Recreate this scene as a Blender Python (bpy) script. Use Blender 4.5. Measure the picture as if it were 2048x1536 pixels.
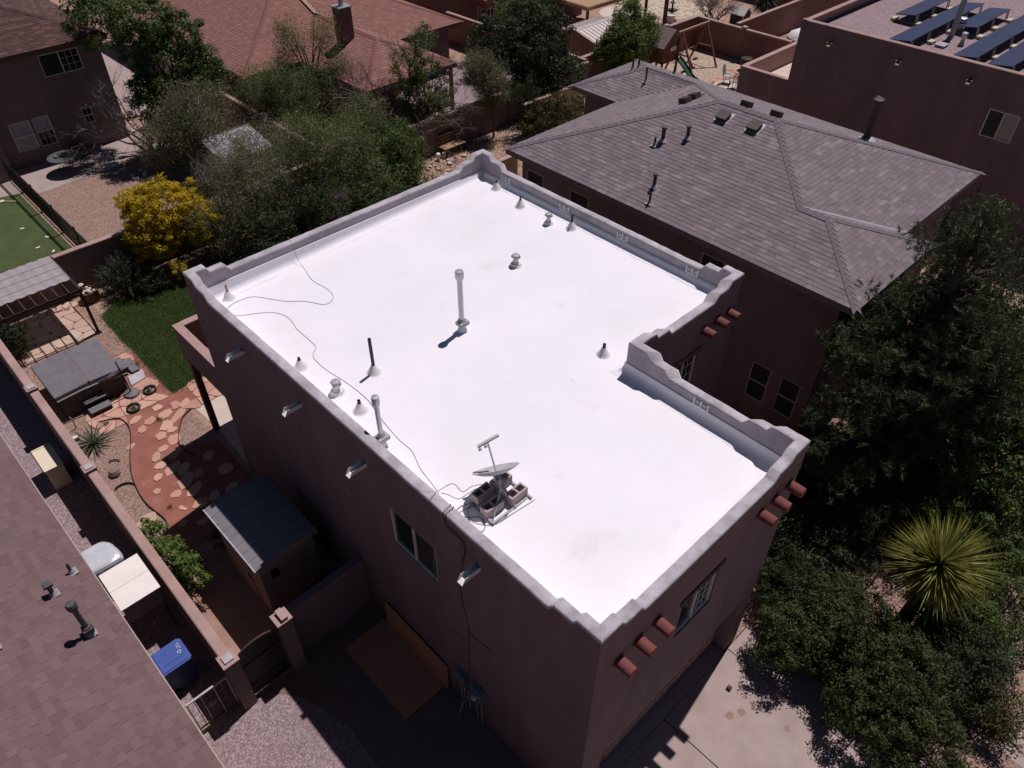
import bpy, bmesh, math, random
import numpy as np
from mathutils import Vector, Matrix

for o in list(bpy.data.objects):
    bpy.data.objects.remove(o)
SC = bpy.context.scene
COL = SC.collection
PI = math.pi

# ------------------------------------------------------------------ camera
CAM = Vector((-4.6786, -3.0415, 16.5414))
yaw, pitch, roll = math.radians(46.0716), math.radians(42.0999), math.radians(0.1646)
fw = Vector((math.cos(yaw) * math.cos(pitch), math.sin(yaw) * math.cos(pitch), -math.sin(pitch)))
rt = fw.cross(Vector((0, 0, 1))).normalized()
up = rt.cross(fw)
r2 = rt * math.cos(roll) + up * math.sin(roll)
u2 = -rt * math.sin(roll) + up * math.cos(roll)
cam = bpy.data.cameras.new('camera')
co = bpy.data.objects.new('camera', cam)
COL.objects.link(co)
co.matrix_world = Matrix(((r2.x, u2.x, -fw.x, CAM.x), (r2.y, u2.y, -fw.y, CAM.y), (r2.z, u2.z, -fw.z, CAM.z), (0, 0, 0, 1)))
cam.sensor_width = 36
cam.lens = 1518.14 / 2048 * 36
cam.clip_start = 0.1
cam.clip_end = 1000
SC.camera = co

# ------------------------------------------------------------------ light
SUN = Vector((0.425, 0.06, 1.0)).normalized()
w = bpy.data.worlds.new('World')
SC.world = w
w.use_nodes = True
nt = w.node_tree
sky = nt.nodes.new('ShaderNodeTexSky')
sky.sky_type = 'NISHITA'
sky.sun_disc = False
sky.altitude = 1600
sky.air_density = 0.7
sky.dust_density = 0.2
sky.sun_elevation = math.asin(SUN.z)
sky.sun_rotation = math.atan2(SUN.x, SUN.y)
bg = nt.nodes['Background']
bg.inputs['Strength'].default_value = 0.05
nt.links.new(sky.outputs[0], bg.inputs['Color'])
sl = bpy.data.lights.new('sun', 'SUN')
sl.energy = 5.0
sl.angle = math.radians(0.53)
sl.color = (1.0, 0.93, 0.945)
so = bpy.data.objects.new('sun', sl)
COL.objects.link(so)
so.rotation_euler = SUN.to_track_quat('Z', 'Y').to_euler()
so.location = (20, 5, 40)
SC.view_settings.view_transform = 'Standard'
SC.view_settings.look = 'None'
SC.view_settings.exposure = -0.4
SC.view_settings.gamma = 1.0
SC.view_settings.use_curve_mapping = False
SC.render.engine = 'CYCLES'

# ------------------------------------------------------------------ materials
M = {}
def mat(name, c1, c2=None, scale=3.0, rough=0.85, bump=0.0, bscale=60.0, metal=0.0, island=None, speck=None,
        sscale=90.0, translucent=0.0, detail=6.0, spec=0.3, stretch=None, voro=None):
    """Two-tone noise colour, optional per-piece colours (island = list), fine grains (speck), relief."""
    m = bpy.data.materials.new(name)
    m.use_nodes = True
    nt = m.node_tree
    N, L = nt.nodes, nt.links
    b = N['Principled BSDF']
    b.inputs['Roughness'].default_value = rough
    b.inputs['Metallic'].default_value = metal
    b.inputs['Specular IOR Level'].default_value = spec
    tc = N.new('ShaderNodeTexCoord')
    vec = tc.outputs['Object']
    if stretch:
        mp = N.new('ShaderNodeMapping')
        mp.inputs['Scale'].default_value = stretch
        L.new(vec, mp.inputs['Vector'])
        vec = mp.outputs[0]
    no = N.new('ShaderNodeTexNoise')
    no.inputs['Scale'].default_value = scale
    no.inputs['Detail'].default_value = detail
    no.inputs['Roughness'].default_value = 0.65
    L.new(vec, no.inputs['Vector'])
    cr = N.new('ShaderNodeValToRGB')
    cr.color_ramp.elements[0].position = 0.32
    cr.color_ramp.elements[1].position = 0.68
    cr.color_ramp.elements[0].color = (*c1, 1)
    cr.color_ramp.elements[1].color = (*(c2 or c1), 1)
    L.new(no.outputs['Fac'], cr.inputs['Fac'])
    col = cr.outputs['Color']
    def mix(a, bcol, fac, mode='MIX'):
        mx = N.new('ShaderNodeMix')
        mx.data_type = 'RGBA'
        mx.blend_type = mode
        L.new(a, mx.inputs[6])
        if isinstance(bcol, tuple):
            mx.inputs[7].default_value = (*bcol, 1)
        else:
            L.new(bcol, mx.inputs[7])
        if isinstance(fac, float):
            mx.inputs[0].default_value = fac
        else:
            L.new(fac, mx.inputs[0])
        return mx.outputs[2]
    if island:
        ge = N.new('ShaderNodeNewGeometry')
        oi = N.new('ShaderNodeObjectInfo')
        ad = N.new('ShaderNodeMath'); ad.operation = 'ADD'
        L.new(ge.outputs['Random Per Island'], ad.inputs[0])
        L.new(oi.outputs['Random'], ad.inputs[1])
        fr = N.new('ShaderNodeMath'); fr.operation = 'FRACT'
        L.new(ad.outputs[0], fr.inputs[0])
        c = N.new('ShaderNodeValToRGB')
        n = len(island)
        while len(c.color_ramp.elements) < n:
            c.color_ramp.elements.new(0.5)
        for i, k in enumerate(island):
            c.color_ramp.elements[i].position = i / (n - 1)
            c.color_ramp.elements[i].color = (*k, 1)
        L.new(fr.outputs[0], c.inputs['Fac'])
        col = mix(c.outputs['Color'], col, 0.35)
    if speck:
        vo = N.new('ShaderNodeTexVoronoi')
        vo.inputs['Scale'].default_value = sscale
        L.new(tc.outputs['Object'], vo.inputs['Vector'])
        vc = N.new('ShaderNodeValToRGB')
        n = len(speck)
        while len(vc.color_ramp.elements) < n:
            vc.color_ramp.elements.new(0.5)
        for i, k in enumerate(speck):
            vc.color_ramp.elements[i].position = 0.15 + 0.7 * i / max(1, n - 1)
            vc.color_ramp.elements[i].color = (*k, 1)
        sp = N.new('ShaderNodeSeparateColor')
        L.new(vo.outputs['Color'], sp.inputs[0])
        L.new(sp.outputs[0], vc.inputs['Fac'])
        col = mix(col, vc.outputs['Color'], 0.62)
    L.new(col, b.inputs['Base Color'])
    if bump:
        if speck:
            src = vo.outputs['Distance']
        else:
            n2 = N.new('ShaderNodeTexNoise')
            n2.inputs['Scale'].default_value = bscale
            n2.inputs['Detail'].default_value = 5
            L.new(vec, n2.inputs['Vector'])
            src = n2.outputs['Fac']
        bp = N.new('ShaderNodeBump')
        bp.inputs['Strength'].default_value = min(1.0, bump)
        bp.inputs['Distance'].default_value = 0.02
        if speck:
            bp.invert = True
        L.new(src, bp.inputs['Height'])
        L.new(bp.outputs[0], b.inputs['Normal'])
    if translucent:
        tr = N.new('ShaderNodeBsdfTranslucent')
        L.new(col, tr.inputs['Color'])
        ms = N.new('ShaderNodeMixShader')
        ms.inputs[0].default_value = translucent
        L.new(b.outputs[0], ms.inputs[1])
        L.new(tr.outputs[0], ms.inputs[2])
        L.new(ms.outputs[0], N['Material Output'].inputs['Surface'])
    M[name] = m
    return m

mat('stucco', (.162, .113, .118), (.225, .155, .162), 1.0, .95, .5, 55, stretch=(1.3, 1.3, .35), detail=10)  # shaded copy of the stucco: wall shade partly put into the colour
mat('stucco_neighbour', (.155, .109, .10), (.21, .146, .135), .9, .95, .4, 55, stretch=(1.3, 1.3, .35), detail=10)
mat('stucco_red', (.19, .10, .088), (.225, .12, .105), .9, .95, .3, 55)
mat('stucco_tan', (.36, .25, .17), (.42, .29, .2), .9, .95, .3, 55)
mat('stucco_lit', (.33, .215, .19), (.42, .28, .25), 1.6, .95, .35, 45)  # lit copy of the stucco for caps: sunlight put into the colour
mat('cement_cap', (.30, .275, .295), (.52, .48, .51), 2.6, .92, .4, 35)
mat('cement_inner', (.30, .265, .285), (.42, .37, .395), 2.6, .95, .4, 35)
mat('white_roof', (.81, .785, .83), (.745, .725, .75), .5, .6, .2, 5, detail=12)
mat('white_paint', (.80, .78, .79), (.74, .72, .73), 4, .55)
mat('boot', (.74, .72, .72), (.64, .62, .62), 9, .6, .2, 30)
mat('galv', (.42, .43, .45), (.55, .56, .58), 7, .42, metal=.75)
mat('galv_dull', (.30, .30, .31), (.40, .40, .41), 7, .6, metal=.35)
mat('bright_tin', (.50, .51, .55), (.60, .61, .65), 5, .5, metal=.25)
mat('black_pipe', (.018, .018, .02), (.03, .03, .033), 9, .5)
mat('copper', (.35, .19, .13), (.45, .25, .17), 9, .5)
mat('brown_vent', (.055, .036, .034), (.085, .058, .052), 9, .6)
mat('viga', (.135, .04, .037), (.24, .075, .066), 3.5, .75, .6, 14, stretch=(14, 1, 14))
mat('viga_end', (.20, .06, .05), (.28, .09, .07), 9, .8)
mat('wood_red', (.16, .05, .035), (.22, .075, .05), 3, .8, .4, 30)
mat('wood_dark', (.085, .04, .03), (.13, .065, .045), 3, .8, .4, 30)
mat('wood_grey', (.17, .125, .115), (.24, .18, .165), 3, .85, .4, 30)
mat('wood_tan', (.33, .2, .12), (.42, .26, .16), 3, .85, .4, 30)
mat('osb', (.40, .19, .105), (.52, .265, .15), 14, .85, .3, 60)
mat('frame_white', (.66, .62, .6), (.6, .57, .55), 5, .5)
mat('frame_tan', (.36, .30, .25), (.42, .35, .3), 5, .6)
mat('glass', (.012, .013, .016), (.02, .022, .026), 2, .08, spec=.6)
mat('screen', (.02, .018, .018), (.03, .026, .026), 4, .7)
mat('blind', (.30, .28, .27), (.36, .34, .33), 2, .6)
mat('garage_door', (.34, .21, .16), (.4, .25, .19), 2, .7)
mat('cinder', (.36, .29, .27), (.46, .38, .36), 16, .95, .6, 50)
mat('dish_grey', (.40, .39, .40), (.46, .45, .46), 3, .5)
mat('steel', (.22, .22, .23), (.3, .3, .31), 12, .45, metal=.6)
mat('cable_grey', (.16, .15, .16), (.2, .19, .2), 9, .6)
mat('cable_black', (.012, .012, .013), None, 9, .6)
mat('plastic_grey', (.13, .15, .17), (.17, .19, .21), 5, .5)
mat('shingle_grey', (.175, .144, .152), (.215, .178, .188), 40, .95, .3, 160,
    island=[(.135, .108, .116), (.175, .143, .152), (.21, .173, .184), (.15, .12, .128), (.275, .23, .24)])
mat('shingle_pink', (.146, .092, .09), (.182, .119, .116), 30, .95, .3, 160,
    island=[(.13, .075, .077), (.155, .092, .094), (.178, .11, .112), (.14, .092, .09), (.195, .122, .124)])
mat('shingle_red', (.20, .09, .074), (.25, .12, .098), 30, .95, .3, 160,
    island=[(.20, .092, .078), (.235, .115, .097), (.265, .138, .116), (.21, .098, .082), (.31, .175, .15)])
mat('shingle_brown', (.065, .035, .033), (.09, .05, .046), 30, .95, .3, 160,
    island=[(.05, .028, .03), (.075, .038, .037), (.06, .034, .034), (.16, .082, .06), (.055, .03, .032)])
mat('shingle_cap', (.15, .127, .14), (.185, .157, .17), 30, .95, .3, 160)
mat('shingle_cap_red', (.19, .085, .07), (.23, .105, .088), 30, .95, .3, 160)
mat('earth', (.30, .18, .13), (.38, .24, .175), 1.2, .98, .5, 40, speck=[(.22, .14, .10), (.34, .22, .16), (.44, .31, .24)], sscale=22)
mat('red_soil', (.235, .088, .066), (.30, .125, .095), 1.8, .98, .5, 30)
mat('gravel_brown', (.26, .165, .13), (.33, .215, .17), 1.4, .98, .9, 40, speck=[(.13, .08, .065), (.28, .18, .14), (.42, .3, .25), (.24, .14, .11)], sscale=26)
mat('gravel_pink', (.28, .20, .205), (.33, .24, .245), 1.2, .98, .9, 40, speck=[(.13, .085, .09), (.28, .205, .21), (.46, .37, .375), (.23, .155, .16)], sscale=30)
mat('gravel_tan', (.40, .30, .23), (.47, .36, .28), 1.2, .98, .8, 40, speck=[(.2, .15, .11), (.42, .33, .25), (.55, .45, .35), (.3, .2, .15)], sscale=14)
mat('rock_gravel', (.45, .38, .28), (.5, .42, .32), 1.2, .98, .9, 40, speck=[(.16, .13, .09), (.5, .43, .32), (.65, .56, .43), (.35, .28, .2)], sscale=6)
mat('concrete', (.315, .24, .22), (.385, .30, .275), 1.3, .9, .2, 40, detail=9)
mat('concrete_pale', (.52, .42, .35), (.58, .48, .41), 1.6, .9, .2, 40)
mat('joint', (.10, .075, .065), None, 4, .95)
mat('flag_pink', (.40, .225, .175), (.52, .32, .255), 2.5, .9, .35, 30, island=[(.42, .215, .155), (.52, .30, .22), (.60, .38, .28), (.50, .26, .19)])
mat('flag_cream', (.42, .30, .225), (.52, .385, .30), 2.5, .9, .35, 30, island=[(.40, .28, .21), (.48, .35, .27), (.54, .41, .32), (.44, .29, .225)])
mat('white_rock', (.5, .45, .4), (.62, .57, .52), 6, .9, .3, 30)
mat('grass_base', (.028, .04, .013), (.04, .055, .018), 3, .95)
mat('grass', (.075, .125, .022), (.115, .165, .04), 1.1, .8, island=[(.065, .115, .022), (.095, .15, .032), (.14, .19, .052)], translucent=.25)
mat('turf', (.05, .07, .022), (.075, .10, .034), 1.4, .9, .6, 120, detail=9)
mat('tub_cover', (.135, .125, .137), (.175, .163, .175), 3, .6, .15, 20)
mat('tub_side', (.06, .045, .042), (.08, .06, .055), 4, .7)
mat('dark_plastic', (.035, .033, .036), (.05, .046, .05), 5, .6)
mat('shade_cloth', (.42, .38, .39), (.50, .46, .47), 3, .85, .3, 25, translucent=.35)
mat('iron', (.018, .015, .015), (.03, .024, .022), 9, .6)
mat('iron_rust', (.06, .03, .025), (.1, .05, .04), 9, .7)
mat('iron_pale', (.42, .36, .33), (.5, .43, .4), 9, .5)
mat('shed_metal', (.19, .18, .19), (.23, .22, .23), 2.5, .6, metal=.1)
mat('shed_white', (.36, .34, .36), (.44, .41, .43), 2, .6)  # white dimmed: twig shadows on the lean-to put into the colour
mat('shed_cream', (.55, .46, .44), (.62, .53, .5), 2, .7)
mat('shed_wall', (.30, .2, .15), (.35, .24, .18), 2, .85)
mat('ac_white', (.74, .68, .63), (.80, .74, .70), 3, .6)
mat('ac_cream', (.66, .57, .42), (.72, .63, .48), 3, .6)
mat('louvre', (.20, .15, .14), (.25, .19, .17), 5, .7)
mat('bin_blue', (.05, .085, .28), (.065, .105, .33), 3, .45)
mat('bin_dark', (.02, .03, .085), (.026, .037, .10), 3, .5)
mat('white_print', (.75, .75, .78), None, 3, .6)
mat('rubber', (.015, .015, .016), None, 6, .8)
mat('table_glass', (.09, .11, .10), (.12, .14, .13), 3, .15, spec=.5)
mat('terracotta', (.35, .16, .10), (.42, .2, .13), 5, .85)
mat('pot_white', (.6, .55, .5), (.66, .6, .55), 5, .7)
mat('slide_green', (.015, .07, .045), (.02, .085, .055), 3, .4)
mat('solar', (.03, .034, .075), (.04, .044, .09), 1.5, .35, spec=.4)
mat('solar_frame', (.3, .28, .27), (.38, .36, .34), 4, .5, metal=.5)
mat('ballast', (.46, .38, .27), (.55, .46, .34), 5, .9)
mat('bark', (.10, .07, .058), (.16, .12, .10), 6, .95, .8, 25, stretch=(3, 3, 1))
mat('bark_grey', (.20, .165, .15), (.28, .235, .215), 6, .95, .6, 25, stretch=(3, 3, 1))
mat('twig', (.13, .10, .095), (.18, .14, .13), 6, .95)
mat('twig_pale', (.24, .205, .19), (.32, .275, .26), 6, .95)
mat('twig_red', (.10, .06, .055), (.14, .085, .08), 6, .95)
mat('vent_dark', (.075, .075, .08), (.11, .11, .115), 7, .6, metal=.2)
mat('dark_soil', (.17, .11, .095), (.23, .155, .135), 1.6, .98, .6, 30, detail=10)
mat('side_dirt', (.27, .155, .115), (.36, .225, .17), 2.2, .98, .6, 30, detail=10)
mat('oil_stain', (.25, .155, .10), (.31, .21, .16), 9, .9)
def weather(name, stain, lo, hi, scale, amount, stretch=(1, 1, 1), seed=0.0):
    """Irregular stains of their own shape mixed over a material's base colour."""
    nt_ = M[name].node_tree; N, L = nt_.nodes, nt_.links
    b_ = N['Principled BSDF']; src = b_.inputs['Base Color'].links[0].from_socket
    tc = N.new('ShaderNodeTexCoord'); mp = N.new('ShaderNodeMapping')
    mp.inputs['Scale'].default_value = stretch; mp.inputs['Location'].default_value = (seed, seed * 1.7, 0)
    L.new(tc.outputs['Object'], mp.inputs['Vector'])
    no = N.new('ShaderNodeTexNoise'); no.inputs['Scale'].default_value = scale; no.inputs['Detail'].default_value = 9; no.inputs['Roughness'].default_value = .7
    L.new(mp.outputs[0], no.inputs['Vector'])
    cr = N.new('ShaderNodeMapRange'); cr.inputs['From Min'].default_value = lo; cr.inputs['From Max'].default_value = hi; cr.inputs['To Max'].default_value = amount
    L.new(no.outputs['Fac'], cr.inputs['Value'])
    mx = N.new('ShaderNodeMix'); mx.data_type = 'RGBA'
    L.new(cr.outputs[0], mx.inputs[0]); L.new(src, mx.inputs[6]); mx.inputs[7].default_value = (*stain, 1)
    L.new(mx.outputs[2], b_.inputs['Base Color'])
weather('white_roof', (.62, .57, .55), .60, .74, 1.1, .45)
weather('white_roof', (.55, .53, .54), .64, .72, 5.0, .4, (1, .35, 1), 3.1)
weather('cement_cap', (.20, .18, .185), .58, .72, 4.0, .6, seed=2.0)
weather('cement_inner', (.18, .16, .165), .55, .72, 2.5, .6, seed=5.0)
weather('stucco', (.10, .068, .07), .56, .74, 2.0, .55, (2.2, 2.2, .22), 1.0)
weather('stucco', (.27, .19, .19), .60, .72, 1.3, .4, (1, 1, 1), 7.0)
weather('stucco_neighbour', (.10, .068, .062), .56, .74, 2.0, .5, (2.2, 2.2, .22), 4.0)
weather('stucco_lit', (.24, .15, .13), .55, .72, 3.0, .6, seed=6.0)
weather('concrete', (.22, .165, .145), .56, .74, 1.6, .55, seed=8.0)
weather('shingle_grey', (.11, .095, .098), .58, .76, .8, .4, (1, 1, 1), 2.5)
weather('shingle_pink', (.12, .095, .09), .55, .72, .9, .5, (1, 1, 1), 3.5)
weather('shingle_red', (.13, .07, .06), .56, .74, .6, .5, (1, 1, 1), 4.5)
weather('gravel_pink', (.20, .14, .12), .54, .70, .9, .5, seed=9.0)
weather('grass', (.11, .12, .045), .54, .68, .9, .5, seed=1.5)
weather('turf', (.10, .10, .04), .55, .70, .7, .5, seed=1.9)
weather('red_soil', (.36, .20, .15), .54, .68, 1.7, .6, seed=2.9)
weather('tub_cover', (.22, .20, .205), .54, .72, 1.5, .5, seed=.7)
weather('ac_white', (.55, .45, .36), .58, .72, 3.0, .5, seed=.2)
weather('bright_tin', (.35, .22, .12), .62, .72, 4.0, .5, seed=.9)
def leafmat(name, cols, tr=.22, rough=.55):
    a = np.mean(cols, axis=0)
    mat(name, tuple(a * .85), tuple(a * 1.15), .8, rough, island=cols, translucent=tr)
leafmat('leaf_green', [(.035, .064, .011), (.058, .096, .018), (.085, .13, .026), (.13, .17, .045)])
leafmat('leaf_bright', [(.06, .095, .014), (.085, .135, .022), (.115, .17, .034), (.15, .20, .05)])
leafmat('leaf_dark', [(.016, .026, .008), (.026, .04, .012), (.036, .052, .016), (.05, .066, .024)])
leafmat('leaf_olive', [(.07, .09, .02), (.10, .125, .03), (.135, .155, .042), (.18, .19, .065)])
leafmat('leaf_grey', [(.085, .088, .036), (.12, .12, .052), (.145, .145, .066), (.18, .17, .09)])
leafmat('leaf_brownish', [(.06, .06, .016), (.085, .08, .02), (.11, .08, .026), (.075, .085, .02)])
leafmat('leaf_hedge', [(.022, .036, .009), (.036, .054, .012), (.055, .07, .016), (.085, .09, .022), (.045, .042, .014)])
leafmat('leaf_yellowgreen', [(.07, .085, .012), (.10, .12, .02), (.14, .15, .03), (.16, .14, .02)])
leafmat('flower_yellow', [(.46, .30, .008), (.60, .42, .012), (.52, .33, .008), (.30, .26, .02), (.66, .48, .02)], .3)
leafmat('needle', [(.03, .045, .016), (.042, .06, .022), (.056, .075, .03), (.075, .08, .036)], .1)
leafmat('juniper', [(.045, .055, .03), (.06, .072, .042), (.075, .088, .054)], .12)
leafmat('yucca', [(.20, .205, .045), (.28, .28, .065), (.24, .245, .06), (.34, .31, .10)], .2, .45)
leafmat('yucca_dead', [(.14, .10, .055), (.18, .13, .07), (.11, .08, .045)], .1)
leafmat('agave', [(.07, .095, .05), (.10, .125, .07), (.13, .15, .08)], .1)
leafmat('palm_leaf', [(.06, .05, .04), (.085, .07, .05), (.05, .055, .03)], .1)
leafmat('flower_red', [(.4, .03, .03), (.5, .06, .05), (.35, .02, .03)], .2)

# ------------------------------------------------------------------ building blocks
def tag(o, label=None, cat=None, group=None, kind=None):
    if label: o['label'] = label
    if cat: o['category'] = cat
    if group: o['group'] = group
    if kind: o['kind'] = kind
    return o
def empty(name, loc, label, cat, group=None, rz=0):
    o = bpy.data.objects.new(name, None)
    o.empty_display_size = .2
    COL.objects.link(o)
    o.location = loc
    o.rotation_euler = (0, 0, rz)
    return tag(o, label, cat, group)
def link(name, me, m, parent=None):
    o = bpy.data.objects.new(name, me)
    COL.objects.link(o)
    if m and not me.materials:
        me.materials.append(M[m] if isinstance(m, str) else m)
    if parent:
        o.parent = parent
    return o
def copytree(src, parent=None):
    c = src.copy()
    COL.objects.link(c)
    if parent is not None:
        c.parent = parent
    for ch in src.children:
        copytree(ch, c)
    return c

class MB:
    def __init__(s):
        s.v = []; s.f = []; s.mi = []; s.cur = 0
    def add(s, vs, fs):
        n = len(s.v)
        s.v += [tuple(p) for p in vs]
        s.f += [tuple(i + n for i in f) for f in fs]
        s.mi += [s.cur] * len(fs)
        return s
    def box(s, c, d, rz=0.0, R=None):
        hx, hy, hz = d[0] / 2, d[1] / 2, d[2] / 2
        vs = [Vector((sx * hx, sy * hy, sz * hz)) for sz in (-1, 1) for sx, sy in ((-1, -1), (1, -1), (1, 1), (-1, 1))]
        if R is None:
            R = Matrix.Rotation(rz, 3, 'Z')
        c = Vector(c)
        vs = [R @ v + c for v in vs]
        return s.add(vs, [(3, 2, 1, 0), (4, 5, 6, 7), (0, 1, 5, 4), (1, 2, 6, 5), (2, 3, 7, 6), (3, 0, 4, 7)])
    def bar(s, a, b, wd, hh=None, upv=(0, 0, 1)):
        a, b = Vector(a), Vector(b)
        d = b - a
        l = d.length
        if l < 1e-6: return s
        x = d.normalized()
        z = Vector(upv)
        if abs(x.dot(z)) > .98: z = Vector((0, 1, 0))
        y = z.cross(x).normalized()
        z = x.cross(y)
        R = Matrix((x, y, z)).transposed()
        return s.box((a + b) / 2, (l, wd, hh or wd), R=R)
    def prism(s, poly, z0, z1):
        n = len(poly)
        vs = [(p[0], p[1], z0) for p in poly] + [(p[0], p[1], z1) for p in poly]
        a = sum(poly[i][0] * poly[(i + 1) % n][1] - poly[(i + 1) % n][0] * poly[i][1] for i in range(n))
        if a < 0:
            idx = list(range(n))[::-1]
        else:
            idx = list(range(n))
        fs = [tuple(n + i for i in idx), tuple(idx[::-1])]
        for k in range(n):
            i, j = idx[k], idx[(k + 1) % n]
            fs.append((i, j, j + n, i + n))
        return s.add(vs, fs)
    def sheet(s, poly, z):
        n = len(poly)
        a = sum(poly[i][0] * poly[(i + 1) % n][1] - poly[(i + 1) % n][0] * poly[i][1] for i in range(n))
        idx = list(range(n)) if a > 0 else list(range(n))[::-1]
        return s.add([(p[0], p[1], z) for p in poly], [tuple(idx)])
    def lathe(s, prof, c=(0, 0, 0), n=16, axis=None, cap=True):
        c = Vector(c)
        R = Vector(axis).normalized().to_track_quat('Z', 'Y').to_matrix() if axis is not None else Matrix.Identity(3)
        vs = []
        for r, z in prof:
            for i in range(n):
                t = 2 * PI * i / n
                vs.append(R @ Vector((r * math.cos(t), r * math.sin(t), z)) + c)
        fs = []
        for k in range(len(prof) - 1):
            for i in range(n):
                j = (i + 1) % n
                fs.append((k * n + i, k * n + j, (k + 1) * n + j, (k + 1) * n + i))
        if cap:
            fs.append(tuple(range(n))[::-1])
            fs.append(tuple((len(prof) - 1) * n + i for i in range(n)))
        return s.add(vs, fs)
    def cyl(s, a, b, r, n=12, r2=None):
        a, b = Vector(a), Vector(b)
        return s.lathe([(r, 0), (r if r2 is None else r2, (b - a).length)], a, n, b - a)
    def tube(s, pts, r, n=6):
        pts = [Vector(p) for p in pts]
        rs = r if isinstance(r, (list, tuple)) else [r] * len(pts)
        vs, fs = [], []
        for i, p in enumerate(pts):
            d = (pts[min(i + 1, len(pts) - 1)] - pts[max(i - 1, 0)])
            d = d.normalized() if d.length > 1e-9 else Vector((0, 0, 1))
            a = Vector((0, 0, 1)) if abs(d.z) < .9 else Vector((1, 0, 0))
            x = d.cross(a).normalized()
            y = d.cross(x)
            for k in range(n):
                t = 2 * PI * k / n
                vs.append(p + (x * math.cos(t) + y * math.sin(t)) * rs[i])
        for i in range(len(pts) - 1):
            for k in range(n):
                j = (k + 1) % n
                fs.append((i * n + k, (i + 1) * n + k, (i + 1) * n + j, i * n + j))
        fs.append(tuple(range(n)))
        fs.append(tuple((len(pts) - 1) * n + k for k in range(n))[::-1])
        return s.add(vs, fs)
    def mesh(s, name, smooth=False, mats=()):
        me = bpy.data.meshes.new(name)
        me.from_pydata([tuple(v) for v in s.v], [], s.f)
        for m in mats:
            me.materials.append(M[m])
        if mats:
            me.polygons.foreach_set('material_index', s.mi)
        if smooth:
            me.polygons.foreach_set('use_smooth', [True] * len(s.f))
            if smooth != 'all':
                try: me.set_sharp_from_angle(angle=math.radians(40))
                except Exception: pass
        me.update()
        return me
    def build(s, name, m, parent=None, smooth=False, off=None):
        me = s.mesh(name, smooth)
        o = link(name, me, m, parent)
        if off: o.location = off
        return o

def spline(pts, k=6):
    """Catmull-Rom through the points."""
    P = [Vector(p) for p in pts]
    out = []
    for i in range(len(P) - 1):
        a, b, c, d = P[max(i - 1, 0)], P[i], P[i + 1], P[min(i + 2, len(P) - 1)]
        for j in range(k):
            t = j / k
            out.append(.5 * ((2 * b) + (c - a) * t + (2 * a - 5 * b + 4 * c - d) * t * t + (3 * b - a - 3 * c + d) * t ** 3))
    out.append(P[-1])
    return out

def ground_sheet(name, poly, z, m, kind='structure', parent=None):
    o = MB().sheet(poly, z).build(name, m, parent)
    if not parent: tag(o, kind=kind)
    return o

def wallpanel(mb, p0, p1, z0, top, holes=(), depth=.12, extra=()):
    """Outer wall face from p0 to p1 (outside on the right-hand side of the walk), rectangular openings with reveals.
    top: height or list of (s, z)."""
    p0, p1 = Vector((p0[0], p0[1], 0)), Vector((p1[0], p1[1], 0))
    L = (p1 - p0).length
    d = (p1 - p0).normalized()
    nrm = Vector((d.y, -d.x, 0))
    prof = [(0, top), (L, top)] if not isinstance(top, (list, tuple)) else list(top)
    def tz(s):
        for (a, za), (b, zb) in zip(prof, prof[1:]):
            if a - 1e-9 <= s <= b + 1e-9:
                return za + (zb - za) * ((s - a) / (b - a) if b > a else 0)
        return prof[-1][1]
    us = sorted(set([0, L] + [s for s, _ in prof] + [h[0] for h in holes] + [h[1] for h in holes]))
    zs = sorted(set([z0] + [h[2] for h in holes] + [h[3] for h in holes]))
    pt = lambda u, z: p0 + d * u + Vector((0, 0, z))
    for a, b in zip(us, us[1:]):
        if b - a < 1e-6: continue
        rows = [z for z in zs] + [None]
        for z, zn in zip(rows, rows[1:]):
            m_ = (a + b) / 2
            zm = ((z + zn) / 2) if zn is not None else z + .01
            if any(h[0] < m_ < h[1] and h[2] - 1e-6 < zm < h[3] for h in holes): continue
            if zn is None:
                mb.add([pt(a, z), pt(b, z), pt(b, tz(b)), pt(a, tz(a))], [(0, 1, 2, 3)])
            else:
                mb.add([pt(a, z), pt(b, z), pt(b, zn), pt(a, zn)], [(0, 1, 2, 3)])
    for h in holes:
        q = [pt(h[0], h[2]), pt(h[1], h[2]), pt(h[1], h[3]), pt(h[0], h[3])]
        qi = [x - nrm * depth for x in q]
        mb.add(q + qi, [(0, 4, 5, 1), (1, 5, 6, 2), (2, 6, 7, 3), (3, 7, 4, 0)])

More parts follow.
